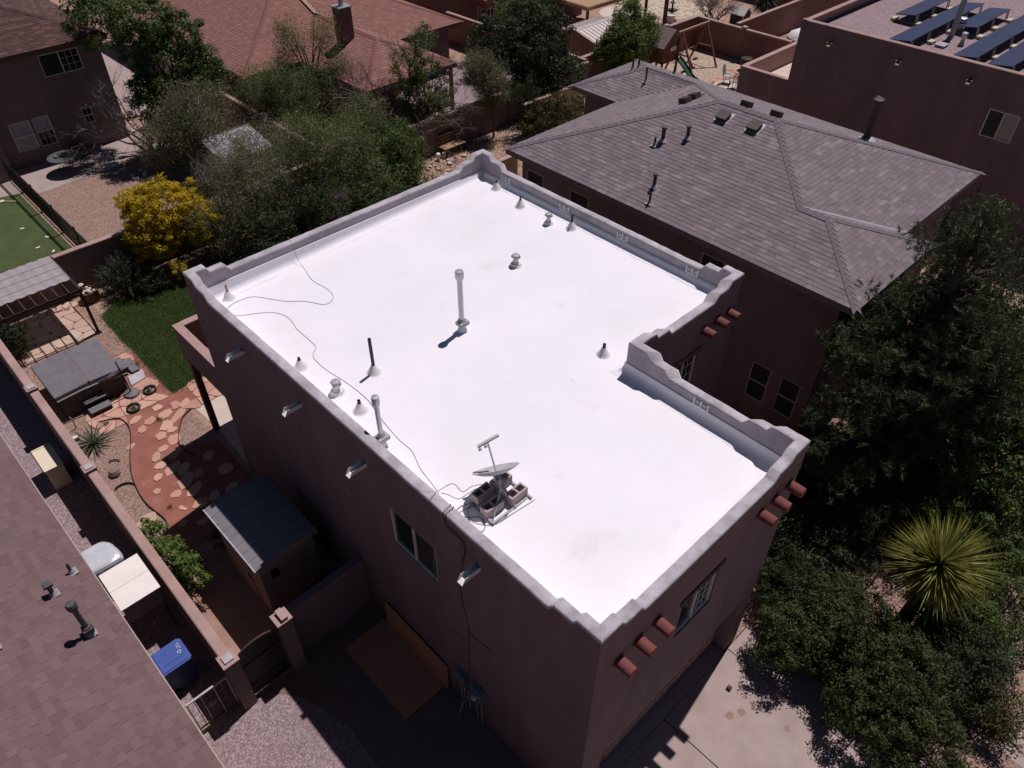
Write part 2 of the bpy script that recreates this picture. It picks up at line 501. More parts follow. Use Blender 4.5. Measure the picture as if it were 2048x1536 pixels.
def window(parent, p0, p1, s0, s1, z0, z1, inset=.07, frame='frame_white', fw_=.045, split='v', muntin=(0, 0), msides=(0, 1),
           panes=('glass', 'glass'), sill=False):
    """Window in the wall p0->p1 between s0..s1, z0..z1; frame, two panes, glazing bars."""
    a, b = Vector((p0[0], p0[1], 0)), Vector((p1[0], p1[1], 0))
    d = (b - a).normalized()
    n = Vector((d.y, -d.x, 0))
    R = Matrix((d, -n, Vector((0, 0, 1)))).transposed()
    org = a + d * s0 - n * inset + Vector((0, 0, z0))
    W, H = s1 - s0, z1 - z0
    f = MB()
    t = fw_
    f.box((W / 2, 0, t / 2), (W, .06, t)); f.box((W / 2, 0, H - t / 2), (W, .06, t))
    f.box((t / 2, 0, H / 2), (t, .06, H - 2 * t)); f.box((W - t / 2, 0, H / 2), (t, .06, H - 2 * t))
    if split == 'v':
        f.box((W / 2, 0, H / 2), (t, .055, H - 2 * t))
        rects = [(t, W / 2 - t / 2, t, H - t), (W / 2 + t / 2, W - t, t, H - t)]
    elif split == 'h':
        f.box((W / 2, 0, H / 2), (W - 2 * t, .055, t))
        rects = [(t, W - t, t, H / 2 - t / 2), (t, W - t, H / 2 + t / 2, H - t)]
    else:
        rects = [(t, W - t, t, H - t)]
    M4 = R.to_4x4()
    M4.translation = org - (parent.location if parent and parent.type == 'EMPTY' else Vector())
    fo = f.build('window', frame, parent)
    fo.matrix_local = M4
    for k, (x0, x1, y0, y1) in enumerate(rects):
        MB().box(((x0 + x1) / 2, .015, (y0 + y1) / 2), (x1 - x0 + .01, .008, y1 - y0 + .01)).build('pane', panes[k % len(panes)], fo)
        if muntin != (0, 0) and k in msides:
            mm = MB()
            for i in range(1, muntin[0]):
                mm.box((x0 + (x1 - x0) * i / muntin[0], .004, (y0 + y1) / 2), (.014, .01, y1 - y0))
            for j in range(1, muntin[1]):
                mm.box(((x0 + x1) / 2, .0045, y0 + (y1 - y0) * j / muntin[1]), (x1 - x0, .009, .014))
            mm.build('glazing_bars', frame, fo)
    return fo

def poly_interval(poly, v):
    """u interval of a convex polygon [(u,v)] at height v."""
    us = []
    n = len(poly)
    for i in range(n):
        (u0, v0), (u1, v1) = poly[i], poly[(i + 1) % n]
        if (v0 - v) * (v1 - v) <= 0 and abs(v1 - v0) > 1e-9:
            us.append(u0 + (u1 - u0) * (v - v0) / (v1 - v0))
    return (min(us), max(us)) if len(us) > 1 else None

class Shingles:
    """Overlapping shingle courses on roof planes: the nearest pieces single objects, the rest one joined piece."""
    def __init__(s, parent, m, limit, expo=.145, tabs=(.15, .2, .27, .34), seed=1):
        s.parent, s.m, s.limit, s.e, s.tabs = parent, m, limit, expo, tabs
        s.rng = random.Random(seed)
        s.items = []
    def plane(s, pts, eave=0):
        """pts: planar convex polygon; edge eave->eave+1 is the eave."""
        P = [Vector(p) for p in pts]
        a, b = P[eave], P[(eave + 1) % len(P)]
        x = (b - a).normalized()
        nrm = Vector()
        for i in range(len(P)):
            nrm += P[i].cross(P[(i + 1) % len(P)])
        nrm.normalize()
        if nrm.z < 0: nrm = -nrm
        y = nrm.cross(x)
        if y.z < 0:
            x = -x; y = nrm.cross(x)
        poly = [((p - a).dot(x), (p - a).dot(y)) for p in P]
        vmax = max(v for _, v in poly)
        R = Matrix((x, y, nrm)).transposed()
        k = 0
        v = 0.0
        while v < vmax - .03:
            ve = min(v + s.e, vmax)
            iv = poly_interval(poly, (v + ve) / 2)
            if iv:
                u = iv[0] - s.rng.random() * .2
                while u < iv[1]:
                    wd = s.rng.choice(s.tabs)
                    u0, u1 = max(u, iv[0]), min(u + wd, iv[1])
                    if u1 - u0 > .04:
                        s.items.append((a + x * ((u0 + u1) / 2) + y * v, R, u1 - u0, s.rng.random(), nrm, u1 - u0 == wd or abs(u1 - u0 - wd) < 1e-6))
                    u += wd
            v += s.e
            k += 1
    def verts(s, wd, lift):
        h = s.e * 1.12
        t = .007 + .006 * lift
        hw = wd / 2 - .002
        return [Vector(p) for p in ((-hw, 0, .001), (hw, 0, .001), (hw, h, .001), (-hw, h, .001),
                                    (-hw, 0, t + .004), (hw, 0, t + .004), (hw, h, .004), (-hw, h, .004))]
    F = [(4, 5, 6, 7), (0, 1, 5, 4), (1, 2, 6, 5), (2, 3, 7, 6), (3, 0, 4, 7), (3, 2, 1, 0)]
    def done(s):
        vis = [i for i in s.items if i[5]]
        def inview(p):
            d = p - CAM
            z = d.dot(fw)
            return z > 0 and abs(d.dot(r2)) / z * 1518 < 1010 and abs(d.dot(u2)) / z * 1518 < 755
        vis = sorted([i for i in vis if inview(i[0])], key=lambda i: (i[0] - CAM).length / max(.05, abs(i[4].dot((CAM - i[0]).normalized()))))
        top = vis[:s.limit]
        ids = set(id(i) for i in top)
        off = s.parent.matrix_world.translation if s.parent else Vector()
        off = s.parent.location if s.parent else Vector()
        cache = {}
        for p, R, wd, q, nrm, ok in top:
            key = (round(wd, 3), int(q * 3))
            if key not in cache:
                me = bpy.data.meshes.new('shingle')
                me.from_pydata([tuple(v) for v in s.verts(wd, key[1] / 2)], [], s.F)
                me.materials.append(M[s.m])
                cache[key] = me
            o = bpy.data.objects.new('shingle', cache[key])
            COL.objects.link(o)
            m4 = R.to_4x4(); m4.translation = p - off
            o.parent = s.parent
            o.matrix_local = m4
        rest = [i for i in s.items if id(i) not in ids]
        if rest:
            b = MB()
            for p, R, wd, q, nrm, ok in rest:
                b.add([R @ v + p - off for v in s.verts(wd, q)], s.F)
            tag(b.build('shingles', s.m, s.parent), kind='stuff')

def ridgecap(mb, a, b, n1, n2, wd=.15, step=.2, th=.02):
    """Cap shingles along a ridge or hip a->b; n1, n2 = downhill directions on both sides."""
    a, b = Vector(a), Vector(b)
    L = (b - a).length
    d = (b - a).normalized()
    n = max(1, int(L / step))
    for i in range(n):
        p = a + d * (L * i / n); q = a + d * (L * (i + 1.12) / n)
        z0 = Vector((0, 0, th + .014)); z1 = Vector((0, 0, th))
        vs = [p + Vector(n1) * wd + z0, p + z0 * 1.35, p + Vector(n2) * wd + z0, q + Vector(n1) * wd + z1, q + z1 * 1.35, q + Vector(n2) * wd + z1]
        vs += [v - Vector((0, 0, .02)) for v in vs]
        mb.add(vs, [(0, 1, 4, 3), (1, 2, 5, 4), (0, 6, 7, 1), (1, 7, 8, 2), (0, 3, 9, 6), (2, 8, 11, 5)])

# ------------------------------------------------------------------ plants
def rmesh(name, V, F, m, parent=None):
    me = bpy.data.meshes.new(name)
    me.from_pydata(V.reshape(-1, 3).tolist(), [], F.tolist())
    me.materials.append(M[m])
    me.update()
    o = bpy.data.objects.new(name, me)
    COL.objects.link(o)
    if parent: o.parent = parent
    return o
def leaves(name, C, size, m, parent, rng, aspect=.45, upb=.5, dirs=None, normals=None):
    n = len(C)
    if normals is None:
        nm = rng.normal(size=(n, 3)); nm[:, 2] = np.abs(nm[:, 2]) + upb
    else:
        nm = normals + rng.normal(size=(n, 3)) * .42 + np.array([0, 0, .25])
    nm /= np.linalg.norm(nm, axis=1)[:, None]
    t = rng.normal(size=(n, 3)) if dirs is None else dirs + .35 * rng.normal(size=(n, 3))
    t -= nm * (t * nm).sum(1)[:, None]
    t /= np.linalg.norm(t, axis=1)[:, None] + 1e-9
    b = np.cross(nm, t)
    l = size * rng.uniform(.6, 1.35, n)[:, None]
    V = np.stack([C - t * l * .5, C + b * l * aspect * .5 - nm * l * .08, C + t * l * .5, C - b * l * aspect * .5 - nm * l * .08], 1)
    return rmesh(name, V, np.arange(4 * n).reshape(n, 4), m, parent)
def clumps(rng, lobes, n, shell=.5):
    """clump centres spread through ellipsoid lobes (x,y,z,rx,ry,rz)."""
    vol = np.array([l[3] * l[4] * l[5] for l in lobes]); vol = vol / vol.sum()
    out = []
    for l, k in zip(lobes, (vol * n).astype(int) + 1):
        d = rng.normal(size=(k, 3)); d /= np.linalg.norm(d, axis=1)[:, None]
        r = rng.uniform(shell, 1, k) ** .6
        out.append(np.array(l[:3]) + d * r[:, None] * np.array(l[3:6]))
    return np.concatenate(out)
def limbwork(mb, rng, base, fork, r0, targets, n=6):
    base, fork = Vector(base), Vector(fork)
    mid = (base + fork) / 2 + Vector((rng.normal() * .08, rng.normal() * .08, 0))
    mb.tube(spline([base - Vector((0, 0, .1)), base, mid, fork], 4), [r0 * 1.25] * 4 + [r0 * (1 - .35 * i / 8) for i in range(9)], n + 2)
    for t in targets:
        t = Vector(t)
        c = fork.lerp(t, .5) + Vector((rng.normal() * .15, rng.normal() * .15, .1 + .12 * abs(rng.normal())))
        s0 = base.lerp(fork, rng.uniform(.7, 1))
        pts = spline([s0, c, t], 4)
        mb.tube(pts, [r0 * .5 * (1 - .88 * i / (len(pts) - 1)) for i in range(len(pts))], n)
def tree(name, label, base, lobes, r0, fork_h, nclump, per, spread, size, m, bark='bark', seed=1, cat='tree', group=None, feather=False,
         aspect=.45, nlimb=22, shell=.45, twigs=0, twig_m='twig', extra=None, drop=0.0, lean=(0, 0)):
    """Tapered trunk with limbs, crown of leaf clumps through uneven lobes (lobes relative to the base)."""
    rng = np.random.default_rng(seed)
    root = empty(name, base, label, cat, group)
    big = [l for l in lobes]
    for l in big:
        for _ in range(5):
            d_ = rng.normal(size=3); d_ /= np.linalg.norm(d_)
            d_[2] = abs(d_[2]) if rng.random() < .7 else d_[2]
            q_ = rng.uniform(.22, .42)
            lobes = lobes + [(l[0] + d_[0] * l[3] * .95, l[1] + d_[1] * l[4] * .95, l[2] + d_[2] * l[5] * .95, l[3] * q_, l[4] * q_, l[5] * q_)]
    cl = clumps(rng, lobes, nclump, shell)
    cl = cl[cl[:, 2] > .08]
    mb = MB()
    tg = cl[rng.permutation(len(cl))[:nlimb]]
    limbwork(mb, rng, (0, 0, 0), (lean[0], lean[1], fork_h), r0, tg.tolist())
    if twigs:
        for i in range(twigs):
            c = cl[rng.integers(len(cl))]
            p = Vector(c); d = Vector(rng.normal(size=3)); d.z = abs(d.z) * .6; d.normalize()
            mb.tube([p, p + d * spread * .9 + Vector(rng.normal(size=3) * .04), p + d * spread * 1.9 + Vector(rng.normal(size=3) * .1)], [.013, .009, .004], 3)
    mb.build('trunk', bark, root, smooth=True)
    if feather:
        k = rng.poisson(per, len(cl))
        C = np.repeat(cl, k, 0) + rng.normal(size=(k.sum(), 3)) * spread * np.array([1, 1, 1.25])
        dr = rng.normal(size=C.shape) * .45 + np.array([0, 0, -1.0])
        ok = C[:, 2] > .03
        leaves('crown', C[ok], size * 1.5, m, root, rng, .16, dirs=dr[ok])
        return root
    lump = cl[rng.random(len(cl)) < .45]
    k = rng.poisson(per * 1.9, len(lump))
    if drop: k[rng.random(len(lump)) < drop] = 0
    rad = np.repeat(spread * 1.55 * rng.uniform(.7, 1.35, len(lump)), k)
    d = rng.normal(size=(k.sum(), 3)); d /= np.linalg.norm(d, axis=1)[:, None]
    C = np.repeat(lump, k, 0) + d * (rad * rng.uniform(.45, 1.12, len(rad)))[:, None] * np.array([1, 1, .75])
    ok = C[:, 2] > .03
    leaves('crown', C[ok], size * 1.12, m, root, rng, aspect, normals=d[ok])
    if extra:
        em, n, sz, sp = extra
        top = cl[rng.permutation(len(cl))[:n]]
        C2 = np.repeat(top, 8, 0) + rng.normal(size=(len(top) * 8, 3)) * sp
        leaves('blossom' if em.startswith('flower') else 'young_leaves', C2, sz, em, root, rng, .8)
    return root
def baretree(name, label, base, height, r0, seed, m='twig', depth=5, spread=.75, cat='tree', group=None, nmain=5, up_=.5, leaf=None):
    """Leafless tree: trunk and forked twigs."""
    rng = np.random.default_rng(seed)
    root = empty(name, base, label, cat, group)
    tb, cb = MB(), MB()
    tips = []
    def grow(p, d, l, r, k):
        q = p + d * l
        mid = (p + q) / 2 + Vector(rng.normal(size=3) * l * .08)
        tgt = tb if k >= depth - 1 else cb
        tgt.tube([p, mid, q], [r, r * .82, r * .62], 6 if k >= depth - 1 else (4 if k > 1 else 3))
        if k <= 1: tips.append(q)
        if k == 0: return
        for i in range(3 if rng.random() < .6 else 2):
            nd = (d + Vector(rng.normal(size=3)) * spread * .55 + Vector((0, 0, .12 * up_))).normalized()
            grow(mid.lerp(q, rng.uniform(.3, 1)), nd, l * rng.uniform(.62, .85), r * .58, k - 1)
    for i in range(nmain):
        a = 2 * PI * i / nmain + rng.random()
        d = Vector((math.cos(a) * spread, math.sin(a) * spread, up_ + .6)).normalized()
        grow(Vector((0, 0, -.05)), d, height * .3 * rng.uniform(.8, 1.1), r0, depth)
    tb.build('trunk', m, root, smooth=True)
    cb.build('crown', m, root)
    if leaf:
        lm, per, size, sp = leaf
        T = np.array([tuple(t) for t in tips])
        C = np.repeat(T, per, 0) + rng.normal(size=(len(T) * per, 3)) * sp
        leaves('foliage', C, size, lm, root, rng, .35)
    return root
def blades(name, C, D, length, width, m, parent, rng, droop=.2):
    """tapering strap leaves joined in one mesh (needles, tufts)."""
    n = len(C)
    D = D / (np.linalg.norm(D, axis=1)[:, None] + 1e-9)
    s = np.cross(D, rng.normal(size=(n, 3))); s /= np.linalg.norm(s, axis=1)[:, None] + 1e-9
    l = length * rng.uniform(.7, 1.2, n)[:, None]
    tip = C + D * l; tip[:, 2] -= droop * l[:, 0]
    V = np.stack([C - s * width * .5, C + s * width * .5, tip], 1)
    return rmesh(name, V, np.arange(3 * n).reshape(n, 3), m, parent)
def pine(name, label, base, lobes, r0, height, ntuft, seed, m='needle', group=None, per=34, length=.17):
    rng = np.random.default_rng(seed)
    root = empty(name, base, label, 'tree', group)
    ends = clumps(rng, lobes, 420, .42)
    cl = np.repeat(ends, ntuft // len(ends), 0)
    out_ = np.repeat(ends * np.array([1, 1, .25]), ntuft // len(ends), 0)
    out_ /= np.linalg.norm(out_, axis=1)[:, None] + 1e-6
    cl = cl + out_ * rng.uniform(-.55, .25, (len(cl), 1)) + rng.normal(size=cl.shape) * np.array([.17, .17, .07])
    mb = MB()
    mb.tube([(0, 0, -.1), (.05, 0, height * .3), (0, .08, height * .65), (.05, 0, height)], [r0, r0 * .8, r0 * .45, r0 * .08], 9)
    for t in ends:
        z = max(.6, t[2] - .35 * math.hypot(t[0], t[1]))
        z = min(z, height * .95)
        a = Vector((0, 0, z)); t = Vector(t)
        mb.tube([a, a.lerp(t, .55) + Vector((0, 0, -.06)), t], [.045, .025, .009], 5)
    mb.build('trunk', 'bark', root, smooth=True)
    n = len(cl)
    # each tuft: a short shoot with radiating needles
    C = np.repeat(cl, per, 0)
    ax = np.repeat(rng.normal(size=(n, 3)) * .5 + np.array([0, 0, .7]), per, 0)
    C = C + ax * rng.uniform(-.08, .1, (len(C), 1)) + rng.normal(size=C.shape) * .012
    D = rng.normal(size=C.shape) + ax * 1.1
    blades('crown', C, D, length, .018, m, root, rng, .05)
    return root

def part(mb, name, m, parent, root=None, smooth=False):
    """World-coordinate mesh as a part (parent = thing) or sub-part (parent = part, root = thing)."""
    o = (root or parent).location
    mb.v = [(p[0] - o.x, p[1] - o.y, p[2] - o.z) for p in mb.v]
    return mb.build(name, m, parent, smooth)

# ================================================================== THE SETTING
ground_sheet('ground', [(-150, -150), (200, -150), (200, 200), (-150, 200)], 0, 'earth')
# front yard and side yards
ground_sheet('gravel_yard', [(-4.9, -12), (-2.1, -12), (-2.3, 2), (-2.2, 4.6), (-2.55, 5.8), (-3.0, 6.4), (-3.4, 6.6), (-4.9, 6.6)], .006, 'gravel_pink')
ground_sheet('dirt_side', [(-4.0, -12), (-.0, -12), (-.0, 6.9), (-4.0, 6.9)], .003, 'dark_soil')
ground_sheet('gravel_strip', [(-6.5, 6.75), (-3.6, 6.75), (-3.6, 26), (-6.5, 26)], .004, 'gravel_pink')
ground_sheet('garden_bed', [(-3.4, 11.2), (-.1, 11.2), (-.1, 24.8), (-3.4, 24.8)], .004, 'gravel_brown')
ground_sheet('side_yard', [(-3.4, 6.9), (-.0, 6.9), (-.0, 11.2), (-3.4, 11.2)], .006, 'side_dirt')
ground_sheet('planting_bed', [(5.3, -9), (24, -9), (24, 3.0), (9.0, 3.0), (5.62, 3.6), (5.62, -.02), (6.05, -.3)], .004, 'gravel_brown')
ground_sheet('neighbour_driveway', [(7.45, -12), (14, -12), (14, -5.35), (7.45, -5.35)], .010, 'concrete')
ground_sheet('rear_yard', [(-.1, 12.9), (28, 12.9), (28, 24.8), (-.1, 24.8)], .003, 'earth')
ground_sheet('gravel_court', [(1.1, 25.1), (11.1, 25.1), (11.1, 36.4), (1.1, 36.4)], .004, 'gravel_brown')
ground_sheet('patio_court', [(.9, 34.6), (1.6, 34.0), (5.3, 34.2), (7.4, 36.0), (9.5, 36.2), (9.5, 38), (-3, 38), (-3, 35.6)], .009, 'concrete')
ground_sheet('red_house_yard', [(11.4, 25.1), (27.9, 25.1), (27.9, 34), (11.4, 34)], .004, 'gravel_pink')
ground_sheet('play_yard', [(21, 16.5), (38.9, 16.5), (38.9, 25.4), (21, 25.4)], .008, 'gravel_tan')
ground_sheet('garden_court', [(28.2, 25.7), (50, 25.7), (50, 40), (28.2, 40)], .005, 'earth')
ground_sheet('stone_bed', [(42.0, 29.5), (46, 28.5), (47, 34), (43.4, 34), (42.2, 32.5)], .010, 'rock_gravel')
ground_sheet('patio_slab', [(36.5, 29.0), (40.8, 28.6), (41.6, 29.6), (40.8, 31.5), (38.5, 33.6), (36, 34)], .010, 'concrete')
rs = [(41.0 + 1.9 * math.cos(t * PI / 12), 33.0 + 1.7 * math.sin(t * PI / 12)) for t in range(24)]
ground_sheet('round_slab', rs, .016, 'concrete_pale')
ground_sheet('lawn_strip', [(36.4, 26.3), (41.0, 26.3), (41.0, 27.5), (36.4, 27.5)], .012, 'turf')
ground_sheet('far_yard', [(39.2, 10), (70, 10), (70, 22.6), (39.2, 22.6)], .006, 'gravel_brown')
ground_sheet('dirt_lot', [(46, 23), (75, 23), (75, 25), (46, 25)], .005, 'earth')
# rear-left artificial lawn
ground_sheet('turf_lawn', [(-9, 25.1), (.85, 25.1), (.85, 35.2), (-9, 35.2)], .006, 'turf')

ground_sheet('side_street', [(8.2, 38), (11.0, 38), (11.0, 90), (8.2, 90)], .007, 'concrete')
# driveway: slabs with open joints over a dark joint sheet
drive = ground_sheet('driveway', [(-.0, -12), (6.1, -12), (6.1, -.02), (5.1, -.02), (5.1, .3), (.6, .3), (.6, -.02), (-.0, -.02)], .004, 'joint')
for xa, xb in ((.0, 2.835), (2.86, 5.235), (5.26, 6.08)):
    ya = -.03
    for yb in (-3.4, -7.0, -12):
        MB().prism([(xa, yb), (xb, yb), (xb, ya - .012), (xa, ya - .012)], .005, .03).build('concrete_slab', 'concrete', drive)
        ya = yb
MB().prism([(.6, -.03), (5.1, -.03), (5.1, .3), (.6, .3)], .005, .03).build('concrete_slab', 'concrete', drive)
for cx, cy, r_ in ((3.95, -.98, .1), (4.2, -1.12, .09), (3.1, -2.4, .14), (4.6, -2.0, .07)):
    MB().sheet([(cx + r_ * math.cos(k * PI / 9) * random.Random(k + int(cx * 99)).uniform(.7, 1.2), cy + r_ * math.sin(k * PI / 9) * random.Random(k + int(cx * 77)).uniform(.7, 1.2)) for k in range(18)], .034).build('stain', 'oil_stain', drive)
# small box shape left on the driveway
tag(MB().box((4.45, -.62, .07), (.09, .1, .08)).box((4.45, -.62, .118), (.06, .06, .015)).build('drain_box', 'iron_rust'),
    'small rusty box standing on the driveway by the garage', 'box')

# back lawn with blades
lawn_poly = [(-.16, 17.3), (-.19, 18.05), (-.19, 19.15), (-.15, 20.17), (-.21, 21.1), (-.2, 22.36), (-.18, 22.93), (.23, 23.27), (.72, 23.68), (1.71, 23.4), (2.9, 22.65), (6, 21.8), (8.5, 21), (8.5, 17.2), (.43, 17.36)]
def inpoly(p, poly):
    x, y = p
    c = False
    j = len(poly) - 1
    for i in range(len(poly)):
        if (poly[i][1] > y) != (poly[j][1] > y) and x < (poly[j][0] - poly[i][0]) * (y - poly[i][1]) / (poly[j][1] - poly[i][1]) + poly[i][0]:
            c = not c
        j = i
    return c
lawn = ground_sheet('lawn', lawn_poly, .008, 'grass_base')
def inpoly_np(C, poly):
    c = np.zeros(len(C), bool)
    j = len(poly) - 1
    for i in range(len(poly)):
        (xi, yi), (xj, yj) = poly[i], poly[j]
        with np.errstate(divide='ignore', invalid='ignore'):
            c ^= ((yi > C[:, 1]) != (yj > C[:, 1])) & (C[:, 0] < (xj - xi) * (C[:, 1] - yi) / (yj - yi) + xi)
        j = i
    return c
def grass(poly, n, h, m, seed, label, edge=.1):
    rng = np.random.default_rng(seed)
    a = np.array(poly)
    C = rng.uniform(a.min(0), a.max(0), (n, 2)) + rng.normal(size=(n, 2)) * edge * .3
    C = C[inpoly_np(C, poly)] + rng.normal(size=(1, 2)) * 0
    C = C + rng.normal(size=C.shape) * edge * (.6 + .9 * np.abs(np.sin(C[:, :1] * 5.3) * np.sin(C[:, 1:] * 4.1)))
    C = np.column_stack([C, np.full(len(C), .008)])
    D = rng.normal(size=C.shape) * .55; D[:, 2] = 1
    o = blades('grass', C, D, h, .016, m, None, rng, .1)
    return tag(o, label, 'grass', kind='stuff')
vis_lawn = [(-.16, 17.3), (-.19, 18.05), (-.19, 19.15), (-.15, 20.17), (-.21, 21.1), (-.2, 22.36), (-.18, 22.93), (.23, 23.27), (.72, 23.68), (1.71, 23.4), (3.6, 22.4), (3.6, 20), (1.6, 17.3)]
grass(vis_lawn, 75000, .075, 'grass', 3, 'short green grass of the back lawn beside the flagstones')

# flagstones
srng = random.Random(11)
def stone_poly(cx, cy, r, n=6, st=1.0, rot=0.0):
    out = []
    for i in range(n):
        t = 2 * PI * (i + srng.uniform(-.28, .28)) / n
        x, y = r * math.cos(t) * st * srng.uniform(.78, 1.1), r * math.sin(t) / st * srng.uniform(.78, 1.1)
        out.append((cx + x * math.cos(rot) - y * math.sin(rot), cy + x * math.sin(rot) + y * math.cos(rot)))
    return out
def put_stone(parent, poly, z0, m, th=.03):
    return MB().prism(poly, z0 - .01, z0 + th + srng.uniform(-.006, .006)).build('flagstone', m, parent)
def paving(parent, region, cell, gap, z0, m, seed, th=.03, box=None):
    """crazy paving: jittered staggered cells cut to the region."""
    rr = random.Random(seed)
    xs = [p[0] for p in region]; ys = [p[1] for p in region]
    nx, ny = int((max(xs) - min(xs)) / cell) + 2, int((max(ys) - min(ys)) / cell) + 2
    jit = {}
    def node(i, j):
        if (i, j) not in jit:
            q_ = (min(xs) + (i - .5 + .45 * (j % 2) + rr.uniform(-.3, .3)) * cell, min(ys) + (j - .5 + rr.uniform(-.3, .3)) * cell)
            if box:
                q_ = (min(max(q_[0], box[0]), box[1]), min(max(q_[1], box[2]), box[3]))
            jit[(i, j)] = q_
        return jit[(i, j)]
    for j in range(ny):
        for i in range(nx):
            q = [node(i, j), node(i + 1, j), node(i + 1, j + 1), node(i, j + 1)]
            cx, cy = sum(p[0] for p in q) / 4, sum(p[1] for p in q) / 4
            if not inpoly((cx, cy), region): continue
            if max(p[0] for p in q) - min(p[0] for p in q) < .12 or max(p[1] for p in q) - min(p[1] for p in q) < .12: continue
            poly = []
            for k in range(4):
                a, b = q[k], q[(k + 1) % 4]
                for f in (.0, .16, .84):
                    x, y = a[0] + (b[0] - a[0]) * f, a[1] + (b[1] - a[1]) * f
                    if f == .0:
                        x, y = x + (cx - x) * .12, y + (cy - y) * .12
                    d = math.hypot(x - cx, y - cy)
                    s = max(.1, (d - gap) / d)
                    poly.append((cx + (x - cx) * s, cy + (y - cy) * s))
            MB().prism(poly, z0 - .01, z0 + th + rr.uniform(-.008, .006)).build('flagstone', m, parent)
path_poly = [(-2.4, 17.6), (-1.92, 17.37), (-1.79, 17.03), (-1.87, 16.49), (-2.38, 15.34), (-2.62, 14.5), (-2.7, 13.55), (-2.57, 12.66), (-2.67, 11.3),
             (-.1, 11.3), (-.1, 14.4), (-1.03, 14.93), (-.81, 15.48), (-.44, 16.0), (-.05, 16.2), (.9, 16.6), (.9, 17.3), (-.16, 17.3), (-.19, 19.2), (-.15, 20.2), (-.9, 20.6), (-1.0, 18.4), (-2.4, 18.4)]
gpath = ground_sheet('garden_path', path_poly, .010, 'red_soil')
for cx, cy, r, st, ro in ((-.75, 16.55, .22, 1.1, .3), (-.35, 16.75, .2, 1.2, 1.2), (-.95, 16.05, .24, 1.2, .9), (-1.2, 16.6, .2, 1.1, .2), (-.45, 16.25, .26, 1.5, .6), (-1.25, 15.75, .2, 1.1, 1.6),
                          (-1.05, 15.35, .24, 1.1, .4), (-1.45, 15.2, .17, 1.1, 0), (-1.75, 15.0, .2, 1.2, 1.0), (-1.3, 14.75, .2, 1.2, .4), (-1.8, 14.6, .18, 1.1, .1), (-1.6, 14.25, .27, 1.4, .7),
                          (-1.35, 14.05, .22, 1.3, .7), (-1.05, 14.85, .16, 1.1, .2), (-1.55, 13.55, .28, 1.3, .6), (-1.5, 13.1, .25, 1.3, .8), (-1.6, 12.55, .24, 1.05, .3), (-1.2, 12.5, .2, 1.2, .8),
                          (-2.3, 13.75, .13, 1.1, .1), (-1.35, 11.85, .3, 1.5, .6), (-1.85, 11.9, .15, 1.3, 0), (-2.05, 12.7, .12, 1.4, 2.0), (-.6, 14.0, .22, 1.1, .4), (-.5, 13.2, .25, 1.1, .9), (-.7, 12.4, .22, 1.2, .5),
                          (-.8, 17.0, .17, 1, 0), (-2.1, 15.95, .14, 1.2, .5), (-1.55, 16.4, .16, 1.1, 1.1), (-.9, 15.75, .15, 1.1, .2), (-2.05, 14.25, .15, 1.2, .9), (-1.95, 13.3, .17, 1.1, .3), (-1.15, 13.6, .19, 1.1, 1.0), (-1.05, 11.95, .2, 1.2, .1), (-2.3, 12.2, .12, 1.1, .3), (-1.5, 16.95, .2, 1.2, .4), (-.05, 16.62, .22, 1.2, .6)):
    put_stone(gpath, stone_poly(cx, cy, r, srng.choice((5, 6, 6, 7)), st, ro), .010, 'flag_pink', .022)
paving(gpath, [(-2.3, 17.1), (-1.6, 17.15), (-.25, 17.15), (-.25, 18.6), (-.2, 19.6), (-.35, 20.3), (-.9, 20.4), (-.95, 18.35), (-2.4, 18.3)], .43, .02, .010, 'flag_pink', 5, .022)
# steel edging strips along the beds
for pts, lab in (([(-2.38, 17.59), (-1.92, 17.37), (-1.79, 17.03), (-1.87, 16.49), (-2.38, 15.34), (-2.62, 14.5), (-2.7, 13.55), (-2.57, 12.66), (-2.67, 12.28)], 'long curved dark steel edging strip left of the red path'),
                 ([(-.05, 16.21), (-.44, 16.0), (-.81, 15.48), (-1.03, 14.93), (-.9, 14.2)], 'short curved dark steel edging strip by the porch post')):
    b = MB()
    sp = spline([(x, y, .03) for x, y in pts], 5)
    for p, q in zip(sp, sp[1:]):
        b.bar(p, q, .012, .1)
    tag(b.build('edging_strip', 'iron_rust'), lab, 'edging')
# porch paving under the balcony
porch = ground_sheet('porch_slab', [(.05, 12.72), (7, 12.72), (7, 16.3), (.05, 16.14), (.14, 14.96)], .012, 'concrete_pale')
paving(porch, [(-.02, 16.1), (.3, 15.95), (2.2, 16.2), (2.2, 17.35), (.3, 17.3)], .42, .02, .012, 'flag_pink', 8, .022)
# pergola patio
pat = ground_sheet('pergola_patio', [(-3.35, 22.1), (-.66, 22.1), (-.66, 24.55), (-3.35, 24.7)], .010, 'red_soil')
paving(pat, [(-3.36, 22.0), (-.6, 22.0), (-.6, 24.65), (-3.36, 24.68)], .5, .012, .010, 'flag_cream', 21, .025, box=(-3.34, -.67, 22.06, 24.6))
tag(MB().bar((-.63, 22.05, .04), (-.63, 24.5, .04), .05, .07).build('edging_board', 'wood_tan'), 'pale timber edging board along the pergola patio', 'board')
# flat loose rocks by the rear wall
for i in range(9):
    x, y = -1.9 + i * .27, 24.45 - .03 * i + srng.uniform(-.05, .05)
    tag(MB().prism(stone_poly(x, y, .17, 6, 1.3, srng.random()), .0, .09).build('edge_rock', 'flag_cream'), 'flat cream rock edging the planting strip behind the pergola', 'rock', 'rocks edging the planting strip')
# two flat pale stones in the gravel bed
tag(MB().prism(stone_poly(-2.95, 12.95, .3, 8, 1.1, .4), .004, .03).build('stepping_stone', 'flag_cream'), 'large pale stepping stone in the brown gravel bed', 'stone')

